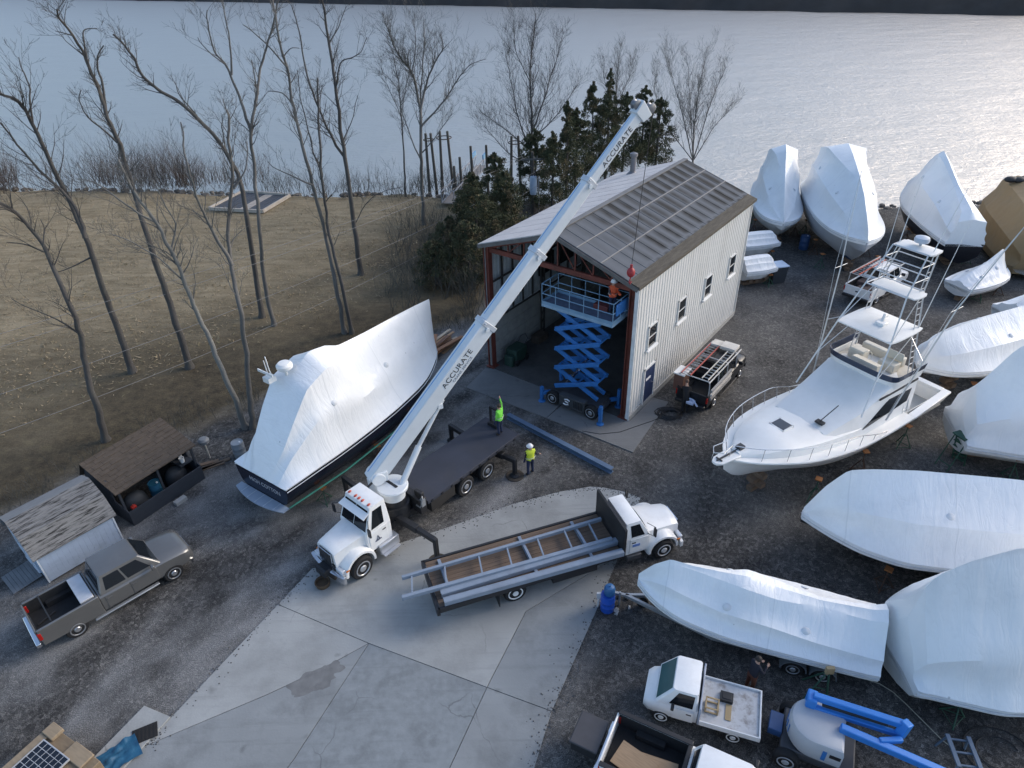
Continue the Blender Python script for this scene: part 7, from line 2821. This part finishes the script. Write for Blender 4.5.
def barrel(name, label, p, m_, r=.29, h=.88, group=None, open_=False, lid=None):
    t_ = thing(name, label, 'barrel', p, 0, group)
    mb_ = MB()
    mb_.lathe((0, 0, 0), (0, 0, 1), [(r * .9, 0), (r * .97, .03), (r, .1), (r, h * .32), (r * 1.035, h * .34), (r, h * .36), (r, h * .64), (r * 1.035, h * .66), (r, h * .68), (r, h - .08), (r * .96, h - .02), (r * .97, h), (r * .9, h), (r * .88, h - .03 if not open_ else h * .4)], 24)
    mb_.make('drum', m_, t_, ang=40)
    mb_ = MB()
    mb_.cyl((r * .45, 0, h - .03), (r * .45, 0, h + .01), .045, n=10)
    mb_.make('bung', lid or WHITE(), t_)
    return t_


BLP = mat('blue_plastic', (.02, .09, .45), .35, var=.12)
barrel('barrel', 'teal blue drum inside the open lean-to', LM @ V((1.75, .75, 0)), mat('teal_plastic', (.02, .11, .18), .5), h=.9)
for i, (x, y, s_, lb) in enumerate(((.75, .9, .55, 'dark covered mound at the left end inside the lean-to'), (2.9, 1.0, .5, 'dark covered mound at the right end inside the lean-to'))):
    mb = MB()
    secs = []
    for j in range(7):
        k = (1, .98, .92, .8, .62, .4, .1)[j]
        secs.append([V((k * .6 * (1 + .12 * noise.noise(V((a_, j * .4, i)))) * math.cos(a_ * .5236), k * .45 * math.sin(a_ * .5236), s_ * 1.7 * (0, .3, .55, .75, .88, .97, 1)[j])) for a_ in range(12)])
    mb.loft(secs)
    o = mb.make('covered_mound', mat('slate_tarp', (.03, .035, .042), .7, var=.3), ang=50)
    o.matrix_world = LM @ Matrix.Translation((x, y, 0))
    tag(o, lb, 'tarp')
mb = MB()
mb.box(-.1, .1, -.08, .08, 0, .32)
mb.tube([(0, -.07, .32), (0, 0, .4), (0, .07, .32)], .02, 6)
o = mb.make('fuel_can', mat('red_plastic', (.4, .03, .02), .5), bevel=.03)
o.matrix_world = LM @ Matrix.Translation((.35, .2, .52))
tag(o, 'red fuel can at the left corner of the lean-to', 'fuel can')
mb = MB()
mb.box(-.25, .25, -.18, .18, 0, .52)
o = mb.make('crate', mat('slate_tarp', (.03, .035, .042)), bevel=.02)
o.matrix_world = LM @ Matrix.Translation((.35, .27, 0))
tag(o, 'dark crate under the red fuel can inside the lean-to', 'crate')
for i, (x, y, z) in enumerate(((3.45, 1.15, 1.05), (3.3, .75, .98))):
    mb = MB()
    mb.lathe((0, 0, 0), (0, 0, 1), [(.09, 0), (.12, .24), (.125, .26), (.1, .26), (.08, .03)], 14)
    o = mb.make('bucket', WHITE())
    o.matrix_world = LM @ Matrix.Translation((x, y, z))
    tag(o, ['upper white bucket on the shelf at the right end of the lean-to', 'lower white bucket on the shelf at the right end of the lean-to'][i], 'bucket', 'white buckets in the lean-to')
mb = MB()
mb.box(3.05, 3.66, .55, 1.35, .9, .975)
mb.box(3.3, 3.66, 1.02, 1.3, .975, 1.048)
o = mb.make('shelf', NV)
o.matrix_world = LM
tag(o, 'dark shelf at the right end inside the lean-to', 'shelf')
mb = MB()
mb.box(-.28, .28, -.13, .13, 0, .18)
for s_ in (-.14, .14):
    mb.box(s_ - .09, s_ + .09, -.07, .07, .18, .182)
o = mb.make('concrete_block', CONC(), bevel=.01)
o.location = at(181, 502)
o.rotation_euler = (0, 0, LTR)
tag(o, 'concrete block lying in front of the lean-to wall', 'block')

# ------------------------------------------------------------------ odds and ends on the left
barrel('barrel', 'grey drum beside the stern of the wrapped navy yacht', at(241, 456), mat('grey_drum', (.26, .29, .32), .5, var=.15), group=None, r=.3, h=.9)
t = thing('post_lamp', 'short pale pedestal with round head beside the lean-to', 'pedestal', at(210, 458))
mb = MB()
mb.tube([(0, 0, 0), (-.02, 0, .95)], .04, 8)
mb.make('post', mat('pale_post', (.45, .43, .38), .7), t)
mb = MB()
mb.lathe((-.02, 0, .95), (0, 0, 1), [(.06, 0), (.25, .05), (.27, .2), (.18, .3), (.04, .32)], 16)
mb.make('head', mat('grey_head', (.2, .21, .22), .6), t)
mb = MB()
rnd = random.Random(8)
for i, (x, y, a_, L_) in enumerate(((0, 0, .5, 1.6), (.3, .25, .62, 1.4), (-.2, .3, .4, 1.2))):
    o = MB()
    o.box(-L_ / 2, L_ / 2, -.1, .1, 0, .06)
    o = o.make('plank', WOOD(), bevel=.005)
    o.location = at(208, 468) + V((x, y, .002))
    o.rotation_euler = (0, 0, a_)
    tag(o, ['weathered plank nearest the lean-to corner on the gravel', 'weathered plank farthest to the right beside the lean-to corner', 'shortest weathered plank behind the lean-to corner'][i], 'plank', 'planks beside the lean-to')
# lumber heap
lc = at(441, 350)
cols_ = [(.40, .17, .07), (.30, .15, .08), (.20, .11, .07), (.42, .26, .15), (.5, .42, .32)]
for i in range(22):
    L_ = rnd.uniform(1.6, 3.2)
    mb = MB()
    wd_ = rnd.uniform(.14, .3)
    mb.box(-L_ / 2, L_ / 2, -wd_ / 2, wd_ / 2, 0, .05)
    o = mb.make('board', mat('timber_%d' % (i % 5), cols_[i % 5], .8, var=.25, scale=3, stretch=(1, 6, 6)))
    lay = i // 5
    o.location = lc + V((rnd.uniform(-.5, .5) + .35 * (i % 5 - 2) * .3, .34 * (i % 5 - 2) + rnd.uniform(-.1, .1), .02 + lay * .16 + .03 * (i % 2)))
    o.rotation_euler = (rnd.uniform(-.04, .04), rnd.uniform(-.08, .08), R(55) + rnd.uniform(-.22, .22) + (.5 if lay == 4 else 0))
    tag(o, 'board in the heap of orange and brown timber beyond the wrapped yacht bow', 'board', 'heap of scrap timber')
# blue pipe on the gravel
t = thing('steel_pipe', 'long blue grey steel beam lying on the gravel behind the crane truck', 'steel beam', at(508, 418))
q = at(612, 473) - at(508, 418)
dq = q.normalized()
nq = V((-dq.y, dq.x, 0))
mb = MB()
mb.bar(V((0, 0, .02)), q + V((0, 0, .02)), .26, .03)
mb.bar(V((0, 0, .27)), q + V((0, 0, .27)), .26, .03)
mb.make('flange', mat('blue_grey_beam', (.11, .17, .26), .5, var=.15), t, bevel=.004)
mb = MB()
mb.bar(V((0, 0, .145)), q + V((0, 0, .145)), .03, .215)
mb.make('web', mat('blue_grey_beam', (.11, .17, .26)), t)
# hoses and clutter by the apron
cc = at(668, 414)
for k, (n_, rr, m_) in enumerate(((26, .75, 'a'), (20, .55, 'b'))):
    rnd = random.Random(40 + k)
    pts = []
    for i in range(n_ * 6):
        a_ = i * .55
        r_ = rr * (.45 + .55 * abs(noise.noise(V((i * .13, k, 0))))) * 1.25
        pts.append(V((r_ * math.cos(a_) * 1.15, r_ * math.sin(a_) * .9, .025 + .16 * abs(noise.noise(V((i * .09, 4, k)))) + .05 * k)))
    mb = MB()
    mb.tube(pts, .022, 5)
    o = mb.make('cable_coil', BLACK())
    o.location = cc + V((.15 * k, -.1 * k, .0))
    tag(o, ['larger heap of black cable on the gravel at the corner of the apron', 'smaller loops of black cable on top of the cable heap by the apron'][k], 'cable', 'black cables by the apron')
pts = [at(x, y, .055) for x, y in ((582, 431), (600, 434), (620, 432), (640, 425), (652, 421), (661, 417))]
mb = MB()
mb.tube(pts, .018, 5)
o = mb.make('power_cable', BLACK())
tag(o, 'black cable running across the apron from the lift to the cable heap', 'cable')
# bin with pale lid, far drums
t = thing('waste_bin', 'dark upright box with pale blue lid on the gravel beyond the shed', 'bin', at(775, 281), R(12))
mb = MB()
mb.hexa([(-.5, -.42, 0), (.5, -.42, 0), (.5, .42, 0), (-.5, .42, 0), (-.56, -.5, 1.25), (.56, -.5, 1.25), (.56, .5, 1.25), (-.56, .5, 1.25)])
mb.make('body', mat('dark_bin', (.035, .042, .05), .6, var=.2), t, bevel=.03)
mb = MB()
mb.box(-.6, .6, -.54, .54, 1.25, 1.33)
mb.make('lid', mat('pale_blue_lid', (.45, .55, .68), .4), t, bevel=.02)
barrel('barrel', 'dark blue drum standing between the two far wrapped boats', at(803, 249), mat('navy_plastic', (.02, .06, .16), .5), r=.36, h=1.1)
# blue drum by the slab with jug on top
bq = at(607, 609)
barrel('barrel', 'bright blue drum at the slab edge near the trailer boat bow', bq, BLP, r=.27, h=.85)
mb = MB()
mb.lathe((0, 0, 0), (0, 0, 1), [(.19, 0), (.21, .03), (.21, .3), (.16, .38), (.05, .42), (.05, .47)], 16)
o = mb.make('jug', mat('dark_blue_jug', (.03, .12, .28), .4))
o.location = bq + V((.05, .03, .862))
tag(o, 'dark blue jug standing on the bright blue drum', 'jug')
mb = MB()
mb.tube([(0, 0, 0), (.03, .02, .75)], .03, 6)
mb.box(-.06, .1, -.02, .06, .5, .8)
o = mb.make('rag_pole', mat('white_rag', (.6, .6, .6), .8))
o.location = bq + V((-.34, .1, .0))
tag(o, 'white rag on a short stick leaning by the bright blue drum', 'rag')
rnd = random.Random(21)
for i in range(7):
    mb = MB()
    s_ = rnd.uniform(.07, .16)
    mb.box(-s_, s_, -s_ * .5, s_ * .5, 0, s_ * .5)
    mb.tube([(-s_, 0, s_ * .5), (0, 0, s_ * 1.0), (s_, 0, s_ * .5)], .015, 5)
    o = mb.make('scrap_part', [GALV(), DKGREY(), BLACK()][i % 3], bevel=.01)
    o.location = at(622 + rnd.uniform(-8, 14), 606 + rnd.uniform(-9, 8))
    o.rotation_euler = (0, 0, rnd.uniform(0, 3))
    tag(o, 'small metal scrap part lying by the bright blue drum', 'scrap', 'scrap parts by the blue drum')
mb = MB()
mb.lathe((0, -.1, .22), (0, 1, 0), [(.09, 0), (.2, .0), (.22, .05), (.2, .15), (.09, .15)], 18)
o = mb.make('spare_tyre', TYRE())
o.location = at(642, 606)
tag(o, 'small loose black tyre standing under the trailer boat bow', 'tyre')
# green steps by the creased boat
t = thing('step_ladder', 'dark green folding steps under the creased wrapped boat stern', 'step ladder', at(958, 462), R(200))
gm = mat('stand_green', (.03, .09, .06))
mb = MB()
for s_ in (-.32, .32):
    mb.bar((.0, s_, 0), (.45, s_, 1.75), .05)
    mb.bar((1.1, s_, 0), (.5, s_, 1.72), .04)
for i in range(5):
    mb.box(.02 + .1 * i, .22 + .1 * i, -.3, .3, .3 + i * .33, .34 + i * .33)
mb.box(.3, .75, -.33, .33, 1.74, 1.79)
mb.bar((1.0, -.32, .3), (1.0, .32, .3), .035)
mb.make('frame', gm, t)
# timber prop by the trailer boat
t = thing('boat_prop', 'green braced prop with timber pad against the trailer boat side', 'boat prop', at(826, 704))
mb = MB()
mb.tube([(0, 0, 0), (-.05, .35, 1.28)], .035, 7)
mb.tube([(-.75, .15, 0), (-.1, .35, 1.2)], .03, 7)
mb.tube([(-.4, .25, .6), (-.02, .2, .5)], .022, 6)
mb.tube([(-.45, .9, 0), (-.08, .4, 1.2)], .03, 7)
mb.make('leg', gm, t)
mb = MB()
mb.box(-.17, .1, .3, .42, 1.18, 1.48)
mb.make('pad', mat('new_timber', (.36, .27, .15)), t, bevel=.01)
# hose across the gravel, saw bench
mb = MB()
P = [(868, 680), (880, 684), (893, 692), (905, 703), (918, 716), (930, 728), (942, 740), (950, 746)]
mb.tube([at(x, y, .02) for x, y in P], .016, 5)
o = mb.make('hose', mat('pale_hose', (.35, .34, .28), .6))
tag(o, 'pale hose lying curved over the gravel at lower right', 'hose')
t = thing('work_bench', 'blue grey folding trestle on the gravel at the lower right edge', 'trestle', at(956, 764), R(80))
mb = MB()
for y in (-.3, .3):
    mb.box(-.5, .5, y - .06, y + .06, .68, .74)
    for x in (-.45, .45):
        mb.bar((x, y, .68), (x * 1.15, y * 1.4, 0), .05)
for x in (-.4, .0, .4):
    mb.bar((x, -.3, .64), (x, .3, .64), .05)
mb.make('frame', mat('blue_grey_trestle', (.10, .15, .22), .6), t)
mb = MB()
mb.tube([V((.9 * math.cos(a_ * .3) * (.6 + .02 * a_), .7 * math.sin(a_ * .3) * (.6 + .02 * a_), .03)) for a_ in range(34)], .02, 5)
o = mb.make('hose_coil', BLACK())
o.location = at(1000, 752)
tag(o, 'loose dark hose loop on the gravel at the lower right corner', 'hose')
# ------------------------------------------------------------------ lower left: crate with a solar panel, mat, blue tarp
SP = at(103, 752)
sr = math.atan2(*(at(66, 716) - at(20, 768))[1::-1]) if False else R(57)
c1, c2, c3 = at(47, 738, .9), at(99, 778, .9), at(-4, 778, .9)
ex = (c2 - c1).normalized()
er = math.atan2(ex.y, ex.x)
t = thing('solar_trailer', 'tan timber box topped with a gridded solar panel at the lower left corner', 'solar box', V((c1.x, c1.y, 0)), er)
TB = mat('tan_box_boards', (.20, .15, .095), .8, var=.22, scale=2, stretch=(1, 5, 5), dirt=(.1, .075, .05), damt=.5)
mb = MB()
mb.box(-.28, 2.1, -2.4, .35, .1, .82)
mb.make('box', TB, t, bevel=.02)
mb = MB()
mb.box(-.3, .22, .02, .42, .82, .96)
mb.box(.9, 1.8, -.1, .38, .82, .9)
mb.box(-.34, -.02, -2.4, .02, .822, .9)
mb.make('lid_board', mat('pale_tan_board', (.27, .21, .14), .8, var=.2, stretch=(1, 5, 1)), t, bevel=.02)
mb = MB()
mb.box(.02, 1.28, -1.95, -.1, .9, .94)
pn = mb.make('solar_panel', mat('solar_cell', (.010, .013, .02), .18, var=.2, spec=.6), t)
mb = MB()
for i in range(7):
    x = .02 + i * .21
    mb.box(x - .008, x + .008, -1.95, -.1, .94, .945)
for j in range(11):
    y = -1.95 + j * .185
    mb.box(.02, 1.28, y - .008, y + .008, .9455, .9485)
for q in ((-.01, .02, -1.98, -.07), (1.28, 1.31, -1.98, -.07), (.02, 1.28, -.1, -.07), (.02, 1.28, -1.98, -1.95)):
    mb.box(*q, .89, .955)
mb.make('grid', mat('panel_grid', (.5, .5, .5), .4, .3), pn)
mb = MB()
for s_ in (.3, 1.7):
    mb.box(s_ - .1, s_ + .1, -2.2, .2, 0, .1)
mb.make('skid', DKGREY(), t)
mb = MB()
mb.box(-.38, .38, -.27, .27, 0, .02)
for i in range(6):
    mb.box(-.34 + i * .12, -.28 + i * .12, -.25, .25, .02, .026)
o = mb.make('rubber_mat', mat('rubber_black', (.012, .012, .013), .9))
o.location = at(146, 735) + V((0, 0, .093))
o.rotation_euler = (0, 0, R(25))
tag(o, 'square black rubber mat on the concrete strip', 'mat')
mb = MB()
c_ = at(120, 758)
gx = []
for i in range(15):
    gx.append([V((-.62 + i * .088, -.42 + j * .06 + .06 * noise.noise(V((i * .4, 3, 0))), .04 + .14 * abs(noise.noise(V((i * .33, j * .33, 7)))) + .1 * (1 if 4 < j < 11 else 0) * abs(noise.noise(V((i * .2, j * .2, 2)))))) for j in range(15)])
mb.loft(gx, False, False)
o = mb.make('blue_tarp', mat('tarp_blue', (.015, .09, .17), .5, var=.2, bump=.6, bscale=4), ang=60)
o.location = c_ + V((0, 0, .075))
o.rotation_euler = (0, 0, R(40))
tag(o, 'crumpled blue tarp at the end of the concrete strip', 'tarp')

# ------------------------------------------------------------------ field, bank and pier
fr4 = [V((*p, 0)) for p in ((-28.0, 63.2), (-26.4, 68.0), (-21.2, 66.4), (-22.6, 61.9))]
t = thing('field_platform', 'flat square slatted platform framed in pale timber out on the field', 'platform', fr4[0] + V((0, 0, .28)))
PF = mat('pale_frame_timber', (.42, .38, .33), .8)
mb = MB()
rel = [p - fr4[0] for p in fr4]
for i in range(4):
    mb.bar(rel[i] + V((0, 0, .2)), rel[(i + 1) % 4] + V((0, 0, .2)), .16, .3)
mb.make('frame', PF, t)
mb = MB()
for i in range(12):
    u0, u1 = i / 12 + .006, (i + 1) / 12 - .006
    a_, b_ = rel[0].lerp(rel[3], u0), rel[1].lerp(rel[2], u0)
    c_, d_ = rel[0].lerp(rel[3], u1), rel[1].lerp(rel[2], u1)
    z_ = V((0, 0, .1))
    z2 = V((0, 0, .16 + .004 * (i % 2)))
    mb.k = 1 if i in (6, 7) else 0
    mb.hexa([a_ + z_, c_ + z_, d_ + z_, b_ + z_, a_ + z2, c_ + z2, d_ + z2, b_ + z2])
mb.make('deck', [mat('slate_deck', (.055, .062, .075), .7, var=.2), mat('sand_grey', (.33, .30, .27), .9, var=.2)], t)
# pilings
PM_ = mat('tarred_piling', (.085, .078, .07), .9, var=.35, dirt=(.13, .14, .11), damt=.5)


def piling(x, y, ytop, label, twin=0):
    b0 = at(x, y)
    h_ = onv(b0, x, ytop).z
    t_ = thing('mooring_piles', label, 'piling', b0 + V((0, 0, -1.5)), 0, 'timber pilings by the gangway')
    for k in range(2 if twin else 1):
        mb_ = MB()
        off = twin * (k - .5) if twin else 0
        mb_.tube([(off * 1.3, 0, 0), (off * .8, 0, h_ + 1.5)], [.16, .12], 9)
        mb_.make('pile', PM_, t_)
    if twin:
        mb_ = MB()
        mb_.torus((0, 0, h_ + .9), (0, 0, 1), abs(twin) * .8, .05, 14, 5)
        mb_.make('rope_band', mat('rusty_band', (.07, .05, .04), .8), t_)
    return t_


piling(433, 190, 133, 'twin dark piling farthest left behind the many limbed tree', .6)
piling(448, 190, 131, 'splayed twin piling left of the gangway', .9)
piling(516, 190, 136, 'twin dark piling between the gangway and the transformer pole', .8)
piling(456, 196, 166, 'single piling beside the near gangway end')
piling(462, 194, 157, 'single tall piling halfway along the gangway')
piling(473, 190, 146, 'single piling beside the far blue gangway end')
piling(488, 188, 145, 'slim piling just right of the blue gangway')
piling(443, 200, 181, 'short piling stub at the foot of the gangway')
a_, b_ = at(448, 203, .6), at(482, 165, .5)
t = thing('gangway', 'grey gangway ramp with truss rails running out to the river, blue at its far end', 'gangway', a_)
q = b_ - a_
dq = V((q.x, q.y, 0)).normalized()
nq = V((-dq.y, dq.x, 0))
mb = MB()
for s_ in (-.6, .6):
    for z in (.0, 1.0):
        mb.bar(nq * s_ + V((0, 0, z)), q + nq * s_ + V((0, 0, z)), .09)
    n_ = int(q.length / 1.4)
    for i in range(n_):
        f = i / n_
        mb.bar(q * f + nq * s_, q * f + nq * s_ + V((0, 0, 1.0)), .06)
        mb.bar(q * f + nq * s_, q * ((i + 1) / n_) + nq * s_ + V((0, 0, 1.0)), .05)
mb.make('rail', mat('grey_gangway', (.3, .31, .33), .6), t)
mb = MB()
mb.bar(V((0, 0, -.05)), q + V((0, 0, -.05)), 1.2, .06)
mb.make('walkway', mat('gangway_boards', (.28, .25, .22), .8), t)
mb = MB()
for s_ in (-.62, .62):
    mb.bar(q * .86 + nq * s_ + V((0, 0, 1.3)), q * .99 + nq * s_ + V((0, 0, 1.3)), .14, .45)
mb.make('blue_panel', mat('gangway_blue', (.12, .3, .5), .5), t)
# utility pole with transformer
ub = at(533, 214)
ut = onv(ub, 531, 152).z
t = thing('utility_pole', 'timber utility pole with a pale blue transformer can among the cedars', 'utility pole', ub)
mb = MB()
mb.tube([(0, 0, 0), (0, 0, ut)], [.17, .12], 10)
mb.make('pole', PM_, t)
mb = MB()
mb.lathe((.05, -.36, ut - 3.6), (0, 0, 1), [(.27, 0), (.32, .05), (.32, 1.5), (.27, 1.6), (.1, 1.64)], 18)
tf_ = mb.make('transformer', mat('transformer_blue', (.40, .50, .62), .4, var=.06), t)
mb = MB()
for k in (-.12, .12):
    mb.lathe((.05 + k, -.36, ut - 1.97), (0, 0, 1), [(.05, 0), (.07, .08), (.04, .12), (.06, .2), (.02, .3)], 8)
mb.make('insulator', DKGREY(), tf_)
mb = MB()
mb.bar((-1.0, -.12, ut - .6), (1.1, -.12, ut - .6), .12, .14)
mb.bar((-.7, -.14, ut - .62), (0, -.14, ut - 1.3), .05)
mb.bar((.7, -.14, ut - .62), (0, -.14, ut - 1.3), .05)
for x in (-.9, -.3, .4, 1.0):
    mb.cyl((x, -.12, ut - .54), (x, -.12, ut - .3), .05, n=8)
mb.make('crossarm', mat('grey_crossarm', (.12, .12, .115), .85), t)
mb = MB()
mb.tube([(.55, -.3, 0), (.5, -.3, ut - 2.2)], .06, 8)
mb.make('conduit', GALV(), t)
far = V((-46, 12, 7.8))
far = V((-40, 10.5, 8.0))
for i, (dx, dz, sag) in enumerate(((-.9, -.3, 1.2), (-.3, -.3, 1.5), (.4, -1.6, 2.2), (.9, -2.6, 2.9))):
    p = ub + V((dx, -.12, ut + dz))
    q = far + V((dx * 1.2, -dx * 1.5, dz * .9))
    mb = MB()
    pts = []
    for k in range(31):
        u = k / 30
        s_ = p.lerp(q, u)
        s_.z -= sag * 4 * u * (1 - u)
        pts.append(s_)
    mb.tube(pts, .013, 4)
    o = mb.make('overhead_wire', mat('wire_grey', (.2, .2, .2), .6))
    tag(o, ['uppermost overhead wire crossing the field to the left', 'second overhead wire from the top over the field', 'third overhead wire from the top over the field', 'lowest overhead wire, passing just above the lean-to'][i], 'wire', 'overhead wires over the field')
